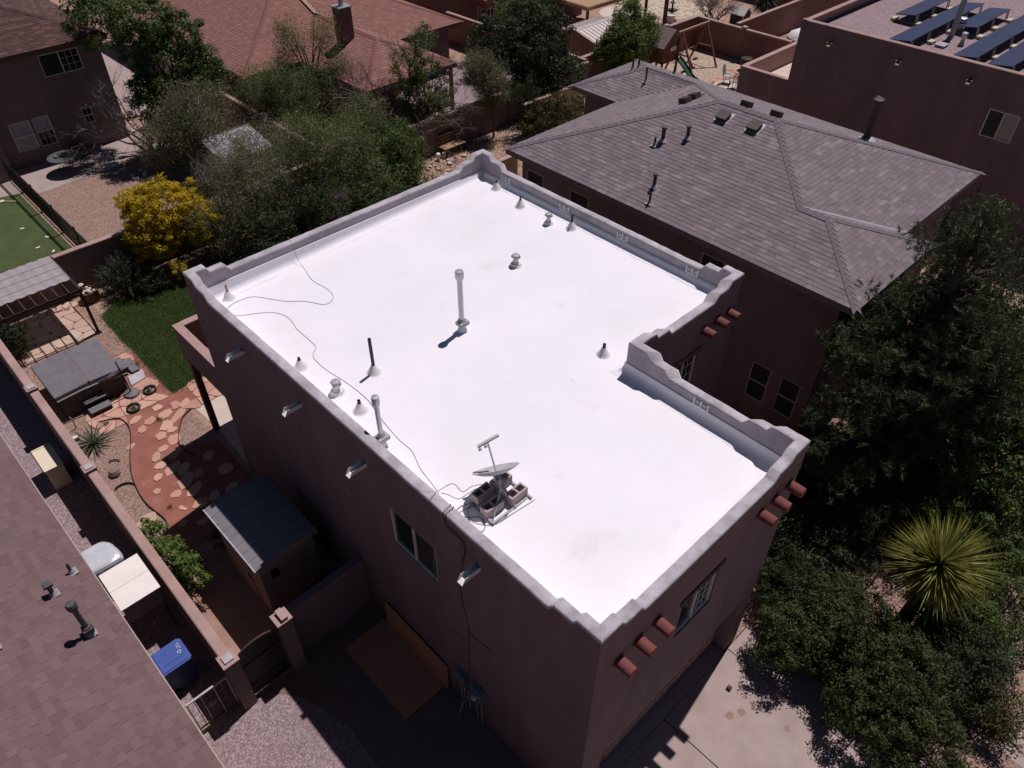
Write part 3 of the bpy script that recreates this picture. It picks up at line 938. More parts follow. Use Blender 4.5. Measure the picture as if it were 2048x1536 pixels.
# ================================================================== WHITE-ROOFED HOUSE
H = empty('house', (0, 0, 0), 'two-storey brown stucco house with bright white flat roof and stepped parapet', 'house')
HL, HM, HH = 6.5, 6.655, 6.8
FP = [(0, 12.7), (0, 0), (5.6, 0), (5.6, 3.79), (9.27, 3.79), (9.27, 12.7)]       # walk with the outside on the right
FP = FP
def prof(L):
    return [(0, HH), (.46, HH), (.55, HM), (.92, HM), (1.03, HL), (L - 1.03, HL), (L - .92, HM), (L - .55, HM), (L - .46, HH), (L, HH)]
wb = MB()
wins = {0: [(12.7 - 5.21, 12.7 - 3.82, 4.0, 5.08)], 1: [(2.27, 3.37, 4.08, 5.25), (.58, 5.12, .0, 2.13)], 3: [(1.38, 2.32, 4.25, 5.25)], 2: [], 4: [], 5: []}
for i in range(6):
    a, b = FP[i], FP[(i + 1) % 6]
    L = math.hypot(b[0] - a[0], b[1] - a[1])
    pr_ = [(s_, z - .05) for s_, z in prof(L)]
    wallpanel(wb, a, b, -.05, pr_, wins[i], .30 if i == 1 else .1)
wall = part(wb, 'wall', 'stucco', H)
# parapet cap and inner faces: one swept section, mitred at the corners
def offpt(i, s_, off):
    a, b = Vector(FP[i]), Vector(FP[(i + 1) % 6])
    d = (b - a).normalized(); n = Vector((-d.y, d.x))       # inward (left of the walk)
    L = (b - a).length
    p, q = Vector(FP[i - 1]), Vector(FP[(i + 2) % 6])
    d0, d1 = (a - p).normalized(), (q - b).normalized()
    t0 = off * (1 if d0.cross(d) > 0 else -1)
    t1 = off * (1 if d.cross(d1) > 0 else -1)
    f = s_ / L
    x = t0 * (1 - f) + (L - t1) * f if False else min(max(s_, t0), L - t1) if t0 > 0 and t1 > 0 else None
    if x is None:
        x = t0 + (L - t1 - t0) * f
    return a + d * x + n * off
crng = random.Random(4)
def sweep(section, step=.18):
    """section(z_top, point) -> list of (offset, z)."""
    mb = MB()
    for i in range(6):
        a, b = Vector(FP[i]), Vector(FP[(i + 1) % 6])
        L = (b - a).length
        ss = sorted(set([0, .22, L - .22, L] + [s_ for s_, _ in prof(L)] + [k * L / int(L / step) for k in range(int(L / step))]))
        ss = [s_ for k, s_ in enumerate(ss) if k == 0 or s_ - ss[k - 1] > .015]
        ss[-1] = L
        P_ = prof(L)
        rows = []
        for s_ in ss:
            z = next(za + (zb - za) * (s_ - sa) / (sb - sa) for (sa, za), (sb, zb) in zip(P_, P_[1:]) if sa - 1e-9 <= s_ <= sb + 1e-9)
            edge = s_ < 1e-6 or s_ > L - 1e-6
            j = 0 if edge else crng.uniform(-.006, .006)
            row = []
            for off, zz in section(z + j):
                q = offpt(i, s_, off)
                row.append((q.x, q.y, zz(q.x) if callable(zz) else zz))
            rows.append(row)
        n = len(rows[0])
        vs = [p for r_ in rows for p in r_]
        fs = [(k * n + m_, (k + 1) * n + m_, (k + 1) * n + m_ + 1, k * n + m_ + 1) for k in range(len(rows) - 1) for m_ in range(n - 1)]
        mb.add(vs, fs)
    return mb
capo = part(sweep(lambda z: [(-.006, z - .075), (-.009, z - .04), (-.002, z - .012), (.022, z), (.10, z + .004), (.178, z), (.198, z - .012), (.204, z - .04)]), 'parapet_cap', 'cement_cap', H, smooth='all')
part(sweep(lambda z: [(.203, z - .038), (.200, z - .1), (.200, 6.2)]), 'parapet_face', 'cement_inner', H)
dz = lambda x: 5.91 + .022 * x
cove = sweep(lambda z: [(.201, 6.24), (.208, 6.285), (.216, 6.285), (.224, 6.26), (.232, lambda x: dz(x) + .15), (.255, lambda x: dz(x) + .085), (.30, lambda x: dz(x) + .04), (.35, lambda x: dz(x) + .014), (.43, lambda x: dz(x) + .003)])
part(cove, 'flashing', 'white_roof', H, smooth='all')
deck_poly = [(.2, 12.5), (.2, .2), (5.4, .2), (5.4, 3.99), (9.07, 3.99), (9.07, 12.5)]
db = MB()
nx_, ny_ = 38, 50
grid = {}
drng = random.Random(2)
for i in range(nx_ + 1):
    for j in range(ny_ + 1):
        x, y = .2 + 8.87 * i / nx_, .2 + 12.3 * j / ny_
        grid[(i, j)] = (x, y, dz(x) + (drng.uniform(-.004, .004) if 0 < i < nx_ and 0 < j < ny_ else 0))
vs, idx, fs = [], {}, []
for i in range(nx_):
    for j in range(ny_):
        cx, cy = .2 + 8.87 * (i + .5) / nx_, .2 + 12.3 * (j + .5) / ny_
        if cx > 5.5 and cy < 3.9: continue
        q = []
        for k in ((i, j), (i + 1, j), (i + 1, j + 1), (i, j + 1)):
            if k not in idx:
                idx[k] = len(vs); vs.append(grid[k])
            q.append(idx[k])
        fs.append(tuple(q))
db.add(vs, fs)
roof = part(db, 'roof', 'white_roof', H, smooth='all')
# windows
window(H, FP[0], FP[1], 12.7 - 5.21, 12.7 - 3.82, 4.0, 5.08, .05, split='v', panes=('glass', 'screen'))
window(H, FP[1], FP[2], 2.27, 3.37, 4.08, 5.25, .07, split='v', muntin=(3, 5), msides=(1,))
window(H, FP[3], FP[4], 1.38, 2.32, 4.25, 5.25, .06, split='v', muntin=(2, 3), msides=(1,))
part(MB().box((2.82, .0 - .012, 5.30), (1.3, .03, .12)), 'lintel', 'wood_dark', H)
part(MB().box((7.45, 3.775, 5.31), (1.12, .035, .15)), 'lintel', 'wood_red', H)
# garage door: sections with raised panels
gd = part(MB().box((2.85, .33, 1.06), (4.54, .04, 2.12)), 'garage_door', 'garage_door', H)
for r_ in range(4):
    for c_ in range(8):
        part(MB().box((.58 + .2838 + c_ * .5675, .306, .28 + r_ * .525), (.46, .02, .4)), 'panel', 'garage_door', gd, H)
# vigas
vm = MB()
n_ = 14
vm.lathe([(.105, -.02), (.108, .0), (.106, .18), (.104, .30), (.100, .31)], (0, 0, 0), n_, (0, -1, 0))
vmesh = vm.mesh('viga', True, ('viga',))
rm = MB().lathe([(.135, -.005), (.13, .012), (.11, .015)], (0, 0, 0), n_, (0, -1, 0), cap=False).mesh('collar', True, ('wood_dark',))
em = MB().lathe([(.098, .311), (.05, .315), (.001, .315)], (0, 0, 0), n_, (0, -1, 0), cap=False).mesh('end_grain', False, ('viga_end',))
for x, y, z in ((.52, 0, 5.62), (.99, 0, 5.64), (1.46, 0, 5.65), (4.36, 0, 5.83), (4.82, 0, 5.84), (5.31, 0, 5.84), (7.98, 3.79, 5.84), (8.48, 3.79, 5.87), (8.93, 3.79, 5.87)):
    v = link('viga', vmesh, None, H); v.location = (x, y, z); v.rotation_euler = (0, (x * 7.3) % 6, 0)
    link('collar', rm, None, v); link('end_grain', em, None, v)
# canales (metal scupper spouts)
cm = MB()
t = .006
cm.box((-.20, 0, 0), (.46, .15, t)); cm.box((-.20, .075, .055), (.46, t, .11)); cm.box((-.20, -.075, .055), (.46, t, .11))
cm.add([(-.43, -.075, .11), (-.43, .075, .11), (-.52, .075, -.03), (-.52, -.075, -.03), (-.43, -.075, 0), (-.43, .075, 0)], [(4, 5, 2, 3), (0, 4, 3), (1, 2, 5)])
cm.box((.02, 0, .13), (.03, .19, .03))
cm.v = [(x * .78, y * .85, z * .9) for x, y, z in cm.v]
cme = cm.mesh('canale', False, ('white_paint',))
for y in (10.4, 8.06, 5.81, 2.62):
    c = link('canale', cme, None, H); c.location = (0, y, 5.78)
# overflow scupper frames on the inner right parapet
def scupper(x, y):
    f = MB()
    for k in (-.16, 0, .16):
        f.box((0, k, .06), (.03, .022, .15))
    f.box((0, 0, -.012), (.034, .35, .024))
    o = f.build('scupper_frame', 'white_paint', H); o.location = (x, y, 6.30)
    for k in (-.08, .08):
        MB().box((.008, k, .055), (.012, .13, .11)).build('screen', 'galv_dull', o)
for y in (11.48, 9.2, 7.17, 5.0): scupper(9.052, y)
scupper(5.382, 2.1)
# vent pipes with stepped white boots
def bootprof(h, r0=.135, r1=.04):
    out = [(r0 + .03, 0), (r0 + .02, .012), (r0, .02)]
    n = 6
    for i in range(n):
        a = 1 - i / n; b = 1 - (i + 1) / n
        z = .02 + (h - .02) * (i + 1) / n
        rr = r1 + (r0 - r1) * b ** 1.15
        out += [(r1 + (r0 - r1) * a ** 1.15 * .97, z - .012), (rr, z)]
    return out
for x, y, hb, hp, rp, pm in ((8.80, 11.62, .19, .06, .028, 'black_pipe'), (8.58, 10.41, .2, .1, .026, 'black_pipe'), (8.75, 8.64, .2, .18, .036, 'black_pipe'), (5.48, 4.66, .2, .09, .036, 'black_pipe'),
                             (.72, 12.28, .2, .16, .028, 'copper'), (.58, 8.92, .21, .06, .03, 'black_pipe'), (.72, 6.94, .21, .08, .034, 'black_pipe'), (1.61, 7.69, .2, .70, .036, 'black_pipe')):
    o = MB().lathe(bootprof(hb), n=18, cap=False).build('vent_pipe', 'boot', H, True); o.location = (x, y, dz(x))
    MB().lathe([(rp, hb - .05), (rp, hb + hp), (rp * .8, hb + hp), (rp * .8, hb + hp - .04)], n=12).build('pipe', pm, o, True)
for x, y, s_ in ((8.48, 9.23, .9), (6.5, 8.44, 1.05), (.70, 7.72, 1.05)):
    o = MB().lathe([(.16 * s_, 0), (.15 * s_, .015), (.13 * s_, .03), (.12 * s_, .075), (.085 * s_, .085), (.08 * s_, .1), (.085 * s_, .11), (.065 * s_, .13), (.062 * s_, .24)], n=16).build('gas_vent', 'boot', H, True)
    o.location = (x, y, dz(x))
    c = MB()
    c.lathe([(.07 * s_, .22), (.085 * s_, .235), (.085 * s_, .27), (.05 * s_, .285)], n=14)
    for k in range(4):
        a = k * PI / 2 + .5
        c.box((.085 * s_ * math.cos(a), .085 * s_ * math.sin(a), .25), (.05, .05, .055), a)
    c.lathe([(.10 * s_, .285), (.085 * s_, .305), (.03 * s_, .315)], n=14)
    c.build('cap', 'galv_dull', o, True)
def flue(x, y, h, r, body, zz, parent, capm='galv', collar=True, rootloc=None):
    o = MB().lathe([(r * 1.9, 0), (r * 1.7, .04), (r * 1.15, .1), (r, .12), (r, h - .22)], n=18).build('flue', body, parent, True)
    o.location = (x, y, zz)
    c = MB()
    c.lathe([(r * .95, h - .24), (r * 1.45, h - .19), (r * 1.62, h - .15), (r * 1.62, h - .03), (r * 1.45, h), (r * .4, h + .004)], n=18)
    c.build('cap', capm, o, True)
    if collar:
        k = MB().box((0, -.02, .22), (.24, .2, .09)).box((.09, 0, .15), (.06, .14, .07)).lathe([(r * 1.1, .24), (r * 1.7, .27), (r * 1.1, .33)], n=14, cap=False)
        k.build('collar', 'galv_dull', o)
    return o
flue(3.86, 7.44, 1.58, .06, 'white_paint', dz(3.85), H)
flue(.48, 5.88, 1.26, .048, 'galv', dz(.48), H)
# balcony with porch post at the rear
bb = MB()
def solidwall(mb, a, b, th, z0, z1):
    a, b = Vector(a), Vector(b)
    d = (b - a).normalized(); n = Vector((-d.y, d.x)) * th
    mb.prism([a, b, b + n, a + n], z0, z1)
solidwall(bb, (0, 15.08), (0, 12.71), .2, 2.85, 3.88)
solidwall(bb, (7, 15.08), (.2, 15.08), -.2 * -1, 2.85, 3.88) if False else bb.box((3.6, 14.98, 3.365), (6.8, .2, 1.03))
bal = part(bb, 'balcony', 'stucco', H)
part(MB().box((.1, 13.895, 3.9), (.23, 2.37, .05)).box((3.61, 14.98, 3.9), (6.78, .23, .05)), 'balcony_cap', 'stucco_lit', bal, H)
part(MB().box((3.6, 13.79, 2.92), (6.79, 2.17, .12)), 'balcony_floor', 'wood_red', bal, H)
part(MB().box((.11, 14.9, 1.43), (.17, .17, 2.85)).box((.11, 14.9, 2.78), (.2, .5, .14)), 'porch_post', 'wood_dark', H)
part(MB().box((3.5, 14.9, 2.74), (6.6, .14, .2)), 'porch_beam', 'wood_dark', H)
# meter box, conduits on the left wall
mt = part(MB().box((-.07, 2.72, 1.25), (.14, .32, .5)).box((-.15, 2.72, 1.3), (.04, .2, .24)), 'meter_box', 'plastic_grey', H)
part(MB().lathe([(.07, 0), (.07, .06), (.05, .09)], (-.17, 2.72, 1.3), 14, (-1, 0, 0)), 'meter_dial', 'galv', mt, H, True)
m2 = part(MB().box((-.06, 3.25, 1.2), (.12, .26, .42)), 'junction_box', 'plastic_grey', H)
cd = MB()
for y, z in ((2.66, .98), (2.8, .98), (3.2, .98), (3.3, 1.0)):
    cd.cyl((-.05, y, 0), (-.05, y, z), .02, 8)
cd.tube([(-.06, 3.05, .15), (-.06, 3.05, .9), (-.06, 3.0, 1.0)], .022, 8)
cd.tube([(-.05, 3.08, .55), (-.2, 3.1, .45), (-.3, 3.15, .0)], .02, 8)
part(cd, 'conduit', 'galv_dull', H)
# wall light by the front corner
part(MB().box((5.6 + .05, .15, 1.55), (.1, .12, .2)).lathe([(.06, -.12), (.08, 0), (.05, .05)], (5.72, .15, 1.5), 10), 'wall_lamp', 'galv', H)
part(MB().cyl((-.001, 6.6, 4.35), (-.02, 6.6, 4.35), .05, 12), 'wall_vent', 'stucco', H)

# ---- loose things on the white roof
def cable(pts, r, m, label, k=6, n=6):
    b = MB().tube(spline(pts, k), r, n)
    return tag(b.build('cable', m, None, True), label, 'cable')
D3 = lambda pts, r=.01: [(x, y, dz(x) + r) for x, y in pts]
c1 = [(2.70, 12.9, 5.9), (2.71, 12.72, 6.53), (2.70, 12.58, 6.535), (2.70, 12.47, 6.4), (2.68, 12.34, 6.1)]
c1 += D3([(2.67, 12.08), (2.56, 11.67), (2.53, 11.35), (2.58, 10.92), (2.52, 10.57), (2.32, 10.41), (2.15, 10.48), (1.93, 10.87), (1.64, 11.15), (1.44, 11.45), (1.14, 11.91), (.78, 12.0), (.50, 11.93), (.43, 11.73), (.53, 11.48), (.80, 11.31), (1.13, 11.06), (1.29, 10.75), (1.29, 10.41), (1.22, 10.08), (1.21, 9.54), (1.17, 9.24), (1.01, 9.11), (.93, 8.89), (.92, 8.43), (.98, 7.97), (1.01, 7.55), (1.0, 7.05), (.87, 6.42), (.78, 5.74), (.78, 5.37), (.62, 4.91), (.56, 4.58), (.50, 4.26)])
c1 += [(.44, 4.17, dz(.4) + .03), (.34, 4.05, dz(.3) + .05), (.27, 3.98, dz(.3) + .12), (.225, 3.93, 6.3), (.205, 3.9, 6.5), (.16, 3.85, 6.525), (.02, 3.81, 6.53), (-.015, 3.79, 6.45), (-.012, 3.83, 5.99), (-.012, 3.85, 5.2), (-.012, 3.9, 3.94), (-.012, 3.76, 3.0), (-.012, 3.62, 2.63), (-.012, 3.16, 2.83), (-.012, 3.02, 2.55), (-.012, 3.05, 1.4)]
cable(c1, .0045, 'cable_grey', 'long thin grey cable snaking across the white roof and down the wall')
cable(D3([(.50, 4.26), (.81, 4.21), (.82, 3.94), (1.01, 3.92), (1.18, 3.82), (1.19, 3.67)]), .004, 'cable_grey', 'wavy thin grey cable from the parapet to the dish, upper of two')
cable(D3([(.52, 4.19), (.59, 4.07), (.66, 3.87), (.88, 3.84), (1.04, 3.82), (1.1, 3.76)]), .004, 'cable_grey', 'wavy thin grey cable from the parapet to the dish, lower of two')
cable(D3([(1.05, 3.0), (.9, 2.98), (.7, 3.02), (.55, 3.2), (.48, 3.4)], .02) + [(.36, 3.46, dz(.3) + .05), (.27, 3.46, dz(.3) + .12), (.225, 3.45, 6.3), (.205, 3.43, 6.5), (.15, 3.40, 6.525), (.02, 3.39, 6.53), (-.015, 3.39, 6.45), (-.014, 3.39, 6.24), (-.014, 3.09, 6.25), (-.014, 2.9, 6.1), (-.014, 3.03, 5.43), (-.014, 3.13, 4.78), (-.014, 3.09, 4.19), (-.014, 2.97, 3.45), (-.014, 3.02, 2.4), (-.014, 3.05, 1.42)], .0055, 'cable_black', 'black cable looping over the parapet and down the wall to the meter')
cable([(.8, 3.55, dz(.8) + .01), (.5, 3.62, dz(.5) + .02), (.36, 3.58, dz(.3) + .06), (.26, 3.55, dz(.3) + .14), (.22, 3.53, 6.3), (.205, 3.5, 6.5), (.16, 3.47, 6.527), (.02, 3.45, 6.53), (-.02, 3.44, 6.4), (-.02, 3.3, 6.2), (-.018, 3.0, 6.2), (-.018, 2.93, 5.9), (-.018, 3.05, 5.5)], .005, 'cable_black', 'short black cable draped over the parapet beside the thicker one')
cable([(.95, 3.5, dz(1) + .01), (.62, 3.7, dz(.6) + .01), (.42, 3.66, dz(.5) + .012), (.5, 3.45, dz(.5) + .01), (.66, 3.3, dz(.5) + .012), (.6, 3.1, dz(.6) + .012), (.47, 3.05, dz(.5) + .02), (.42, 3.25, dz(.4) + .03), (.6, 3.55, dz(.6) + .02), (.78, 3.62, dz(.7) + .01)], .006, 'cable_black', 'tangled loop of black cable beside the cinder blocks')
cable([(-.016, 2.97, 3.40), (-.016, 2.8, 3.34), (-.016, 2.64, 3.38), (-.016, 2.45, 3.43), (-.016, 2.34, 3.41)], .006, 'cable_black', 'loose cable end sticking out across the lower left wall')
# satellite dish on a weighted frame
S = empty('satellite_dish', (1.15, 3.3, dz(1.15)), 'grey satellite dish with feed arm on a weighted roof frame', 'satellite dish')
n = Vector((.28, .60, .72)).normalized()
fr = MB()
for a, b in (((-.45, -.27, .02), (.45, -.27, .02)), ((-.45, .3, .02), (.5, .3, .02)), ((-.43, -.3, .045), (-.43, .33, .045)), ((.1, -.3, .045), (.1, .33, .045)), ((.44, -.35, .045), (.44, .33, .045))):
    fr.bar(a, b, .04, .02)
fr.build('frame', 'steel', S)
top = Vector((.02, .06, .48))
MB().tube([(.03, .0, .05), (.03, .02, .3), tuple(top)], .025, 10).build('mast', 'steel', S, True)
st = MB()
st.tube([(.03, .02, .36), (-.42, -.26, .05)], .012, 6); st.tube([(.03, .02, .34), (.12, -.28, .05)], .012, 6)
st.build('strut', 'galv', S, True)
R = n.to_track_quat('Z', 'Y').to_matrix()
dc = top + n * .13
pr2 = []
for i in range(9):
    r_ = .42 * i / 8
    pr2.append((max(r_, .001), .11 * (r_ / .42) ** 2))
db = MB()
db.lathe(pr2 + [(.428, .112), (.428, .104)] + [(max(.42 * i / 8, .001), .11 * (i / 8) ** 2 - .010) for i in range(8, -1, -1)], (0, 0, 0), 36, n, cap=False)
d = db.build('reflector', 'dish_grey', S, True); d.location = dc
MB().box(tuple(dc - n * .06), (.13, .16, .1), R=R).box(tuple(top + Vector((0, 0, .02))), (.09, .09, .16)).build('bracket', 'steel', S)
arm_end = dc + n * .50 + Vector((-.02, .06, .1))
MB().tube([dc - n * .02 + Vector((-.03, -.1, 0)), dc + n * .15 + Vector((-.03, -.02, .03)), arm_end], .017, 8).build('feed_arm', 'dish_grey', S, True)
sx = (R @ Vector((1, 0, 0)))
sidev = Vector((.86, -.28, .25)).normalized()
hd = MB()
hd.bar(arm_end - sidev * .2, arm_end + sidev * .22, .05, .035)
hd.build('feed_bar', 'dish_grey', S)
for k in (-.16, -.05):
    p = arm_end + sidev * k
    MB().lathe([(.018, 0), (.018, .04), (.032, .05), (.032, .09)], tuple(p), 10, -n).build('feed_horn', 'dish_grey', S, True)
# four cinder blocks holding it down
def block(label, x, y, z, rz, rx=0):
    b = MB()
    L_, W_, T_, w_ = .39, .19, .19, .034
    b.box((0, -W_ / 2 + w_ / 2, T_ / 2), (L_, w_, T_)); b.box((0, W_ / 2 - w_ / 2, T_ / 2), (L_, w_, T_))
    for k in (-1, 0, 1):
        b.box((k * (L_ / 2 - w_ / 2), 0, T_ / 2), (w_, W_ - 2 * w_, T_))
    o = b.build('cinder_block', 'cinder')
    o.location = (x, y, z); o.rotation_euler = (rx, 0, rz)
    return tag(o, label, 'cinder block', 'cinder blocks weighing down the dish')
block('hollow cinder block at the left end of the dish frame', .98, 3.58, dz(1) + .035, .03)
block('hollow cinder block nearest the parapet under the dish', .90, 3.24, dz(.9) + .035, -.02)
block('hollow cinder block right behind the dish mast', 1.40, 3.55, dz(1.4) + .035, .02)
block('hollow cinder block on the far right of the dish frame', 1.40, 3.15, dz(1.4) + .035, .03)
tag(MB().bar((.86, 2.98, dz(1) + .012), (1.62, 2.9, dz(1.5) + .012), .012, .012).build('steel_rod', 'steel'), 'thin steel rod lying on the white roof beside the blocks', 'rod')

# plywood at the foot of the left wall
tag(MB().box((-.66, 5.0, .045), (1.14, 2.3, .04)).build('plywood_sheet', 'osb'), 'brown chipboard sheet lying flat on the ground by the wall', 'board')
o = MB().box((-.1, 4.88, .45), (.025, 2.25, .9)).build('plywood_sheet', 'osb')
o.rotation_euler = (0, .06, 0)
tag(o, 'brown chipboard sheet standing on edge against the house wall', 'board')

# ================================================================== GARDEN WALLS, GATES
def garden_wall(label, a, b, h, th=.2, m='stucco_lit', piers=(), pier_z=None, cap=True, name='garden_wall'):
    a, b = Vector((*a, 0)), Vector((*b, 0))
    c = (a + b) / 2
    root = empty(name, c, label, 'wall')
    d = (b - a); L = d.length; ang = math.atan2(d.y, d.x)
    wl = MB().box((0, 0, h / 2 - .03), (L, th, h - .06), ang).build('wall', 'stucco_neighbour' if m == 'stucco_lit' else m, root)  # face in darker stucco than the cap: its shade is painted in
    if cap:
        # gently uneven rounded top course
        n = max(2, int(L / .5)); rr = random.Random(int(L * 100))
        mb = MB(); rows = []
        x_ = d.normalized(); y_ = Vector((-x_.y, x_.x, 0))
        for i in range(n + 1):
            p = a - c + d * i / n; j = rr.uniform(-.006, .006)
            rows.append([p + y_ * o_ + Vector((0, 0, z_ + j)) for o_, z_ in ((-th / 2 - .012, h - .07), (-th / 2 - .014, h - .02), (-th / 2 + .01, h), (th / 2 - .01, h), (th / 2 + .014, h - .02), (th / 2 + .012, h - .07))])
        for r_, q_ in zip(rows, rows[1:]):
            mb.add(r_ + q_, [(k, k + 1, k + 7, k + 6) for k in range(5)])
        mb.add(rows[0], [(0, 1, 2, 3, 4, 5)]); mb.add(rows[-1], [(5, 4, 3, 2, 1, 0)])
        mb.build('wall_cap', 'stucco_lit', root)
    for p in piers:
        q = Vector((*p, 0)) - c
        z = pier_z or h + .06
        pb = MB().box((q.x, q.y, z / 2), (.27, .27, z)).build('pier', 'stucco_neighbour', root)  # darker stucco paints the shade on the pier faces
        MB().box((q.x, q.y, z + .015), (.31, .31, .03)).build('cap_slab', 'stucco_lit', pb)
        MB().box((q.x, q.y, z + .045), (.2, .2, .035)).build('cap_block', 'cement_cap', pb)
    return root
garden_wall('long pink stucco wall between the side yard and the left neighbour', (-3.48, 6.75), (-3.48, 24.85), 1.8, .2, piers=((-3.48, 9.95 + 3.9), (-3.48, 17.85 + .2), (-3.48, 21.9)))
garden_wall('rear stucco garden wall behind the pergola and yellow shrub', (-10, 24.95), (11.25, 24.95), 1.75, .2, 'stucco_lit')
garden_wall('rear stucco garden wall behind the wooden bench', (11.35, 24.95), (28.0, 24.95), 1.75, .2, 'stucco_lit', piers=((17.3, 24.95),))
garden_wall('stucco wall between the two rear neighbours, beside the leaning shrubs', (11.25, 25.1), (11.25, 42), 1.8, .2, 'stucco_lit', piers=((11.25, 30.6),))
garden_wall('stucco wall right of the red-roofed house', (28.05, 25.1), (28.05, 37), 1.8, .2, 'stucco_red', piers=((28.05, 32.6), (28.05, 27.0)))
garden_wall('play yard wall behind the swing set, running away', (28.2, 25.55), (39.0, 25.55), 1.8, .2, 'stucco_red', piers=((35.8, 25.55),))
garden_wall('play yard side wall with the lattice, right of the swing set', (38.95, 15.6), (38.95, 25.4), 1.8, .2, 'stucco_red', piers=((38.95, 22.1), (38.95, 18.7)))
garden_wall('far wall at the end of the gravel yard behind the palm', (39.2, 22.8), (70, 22.8), 1.9, .2, 'stucco_red')
garden_wall('tall far wall behind the stone bed and bare bush', (50.2, 22.95), (50.2, 42), 2.2, .2, 'stucco_red')
garden_wall('low pale wall beside the grey house rear corner', (13.0, 19.45), (17.2, 19.45), 1.8, .2, 'stucco_tan')
garden_wall('low pale wall right of the trees behind the grey house', (21.5, 23.4), (26.0, 23.4), 1.6, .2, 'stucco_tan')
# block wall from the gate pier to the house: single blocks
BW = empty('block_wall', (-1.0, 6.82, 0), 'dark block wall joining the arched gate pier to the house', 'wall')
for j in range(9):
    x = -2.02 + (0 if j % 2 else .2)
    xs_ = [-2.02] + [x + .4 * k + (.4 if j % 2 else 0) for k in range(6)] + [0]
    xs_ = sorted(set(round(q, 3) for q in xs_ if -2.02 <= q <= -.005)) + [-.006]
    for p, q in zip(xs_, xs_[1:]):
        if q - p > .03:
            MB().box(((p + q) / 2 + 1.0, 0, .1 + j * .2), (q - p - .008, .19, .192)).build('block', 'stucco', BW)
MB().box((-1.013 + 1.0, 0, .9), (2.0, .175, 1.79)).build('mortar', 'joint', BW)
# gate piers and gates
def gate_pier(label, x, y, h):
    r_ = empty('gate_pier', (x, y, 0), label, 'pier')
    MB().box((0, 0, h / 2), (.3, .3, h)).build('shaft', 'stucco_neighbour', r_)  # shaft shade put into the colour by the darker stucco
    c = MB().box((0, 0, h + .02), (.36, .36, .04)).build('cap_slab', 'stucco_lit', r_)
    return r_, c
r_, c = gate_pier('stucco gate pier with pale square cap beside the iron side gate', -3.48, 6.60, 1.85)
MB().box((0, 0, 1.85 + .06), (.2, .2, .05)).build('cap_block', 'cement_cap', r_)
r_, c = gate_pier('stucco gate pier with a long block on top, house side of arched gate', -2.21, 6.58, 2.0)
MB().box((.02, .0, 2.0 + .09), (.14, .3, .1)).build('cap_block', 'stucco_lit', r_)
ag = empty('arched_gate', (-2.85, 6.62, 0), 'dark arched solid iron gate between two stucco piers', 'gate')
gp = [(-.47, .06), (.47, .06), (.47, 1.62)] + [(.47 * math.cos(t * PI / 16), 1.62 + .24 * math.sin(t * PI / 16)) for t in range(1, 16)] + [(-.47, 1.62)]
g = MB(); nn = len(gp)
g.add([(x, -.008, z) for x, z in gp] + [(x, .008, z) for x, z in gp], [tuple(range(nn)), tuple(range(nn, 2 * nn))[::-1]])
g.build('gate_panel', 'iron', ag)
MB().tube([(x, 0, z) for x, z in gp[1:]] , .022, 6).build('gate_rim', 'iron_rust', ag, True)
for k in range(7):
    MB().bar((-.4 + .133 * k, -.018, .08), (-.4 + .133 * k, -.018, 1.6), .012).build('bar', 'iron', ag)
MB().bar((-.46, -.02, .45), (.46, -.02, .45), .03).build('rail', 'iron_rust', ag)
MB().bar((-.46, -.02, 1.25), (.46, -.02, 1.25), .03).build('rail', 'iron_rust', ag)
sg = empty('side_gate', (-4.1, 6.70, 0), 'low pale iron bar gate beside the blue bin', 'gate')
MB().bar((-.46, 0, 1.2), (.46, 0, 1.2), .045, .035).build('top_rail', 'iron_pale', sg)
MB().bar((-.46, 0, .12), (.46, 0, .12), .03).build('bottom_rail', 'iron_rust', sg)
for k in range(7):
    x = -.44 + .88 * k / 6
    MB().bar((x, 0, .05), (x, 0, 1.19), .028 if k in (0, 5, 6) else .016).build('bar', 'iron_pale' if k % 2 == 0 else 'iron_rust', sg)
sc_ = MB()
for k in range(6):
    t0 = k * PI / 3
    sc_.tube([(0 + .02 * math.cos(t0), -.012, .68 + .02 * math.sin(t0)), (.06 * math.cos(t0 + .4), -.012, .68 + .06 * math.sin(t0 + .4)), (.11 * math.cos(t0 - .2), -.012, .68 + .11 * math.sin(t0 - .2))], .008, 5)
sc_.build('scroll_ornament', 'iron_pale', sg)

# ================================================================== LEFT NEIGHBOUR (pinkish shingles)
LN = empty('bungalow', (-8.5, 8, 0), 'left neighbour house with pinkish shingle roof at the picture edge', 'house', rz=.0125)
ez, ex = 2.7, -4.64
rise = .36
part(MB().box((-9.1, 6.2, 1.33), (8.2, 18.9, 2.66)), 'wall', 'stucco_neighbour', LN)
rz_ = lambda x: ez + rise * (ex - x)
rf = MB()
rf.add([(ex, -3.4, ez - .01), (ex, 15.85, ez - .01), (-12, 15.85, rz_(-12) - .01), (-12, -3.4, rz_(-12) - .01)], [(0, 1, 2, 3)])
rf.add([(ex, -3.4, ez - .01), (ex, 15.85, ez - .01), (ex, 15.85, ez - .16), (ex, -3.4, ez - .16)], [(0, 3, 2, 1)])
rf.add([(ex, 15.85, ez - .01), (-12, 15.85, rz_(-12) - .01), (-12, 15.85, 2.5), (ex, 15.85, 2.5)], [(0, 1, 2, 3)])
lroof = part(rf, 'roof', 'shingle_pink', LN)
sh = Shingles(LN, 'shingle_pink', 300, seed=5)
sh.plane([(ex - .005, 2.0, ez), (ex - .005, 15.85, ez), (-9.2, 15.85, rz_(-9.2)), (-9.2, 2.0, rz_(-9.2))])
sh.done()
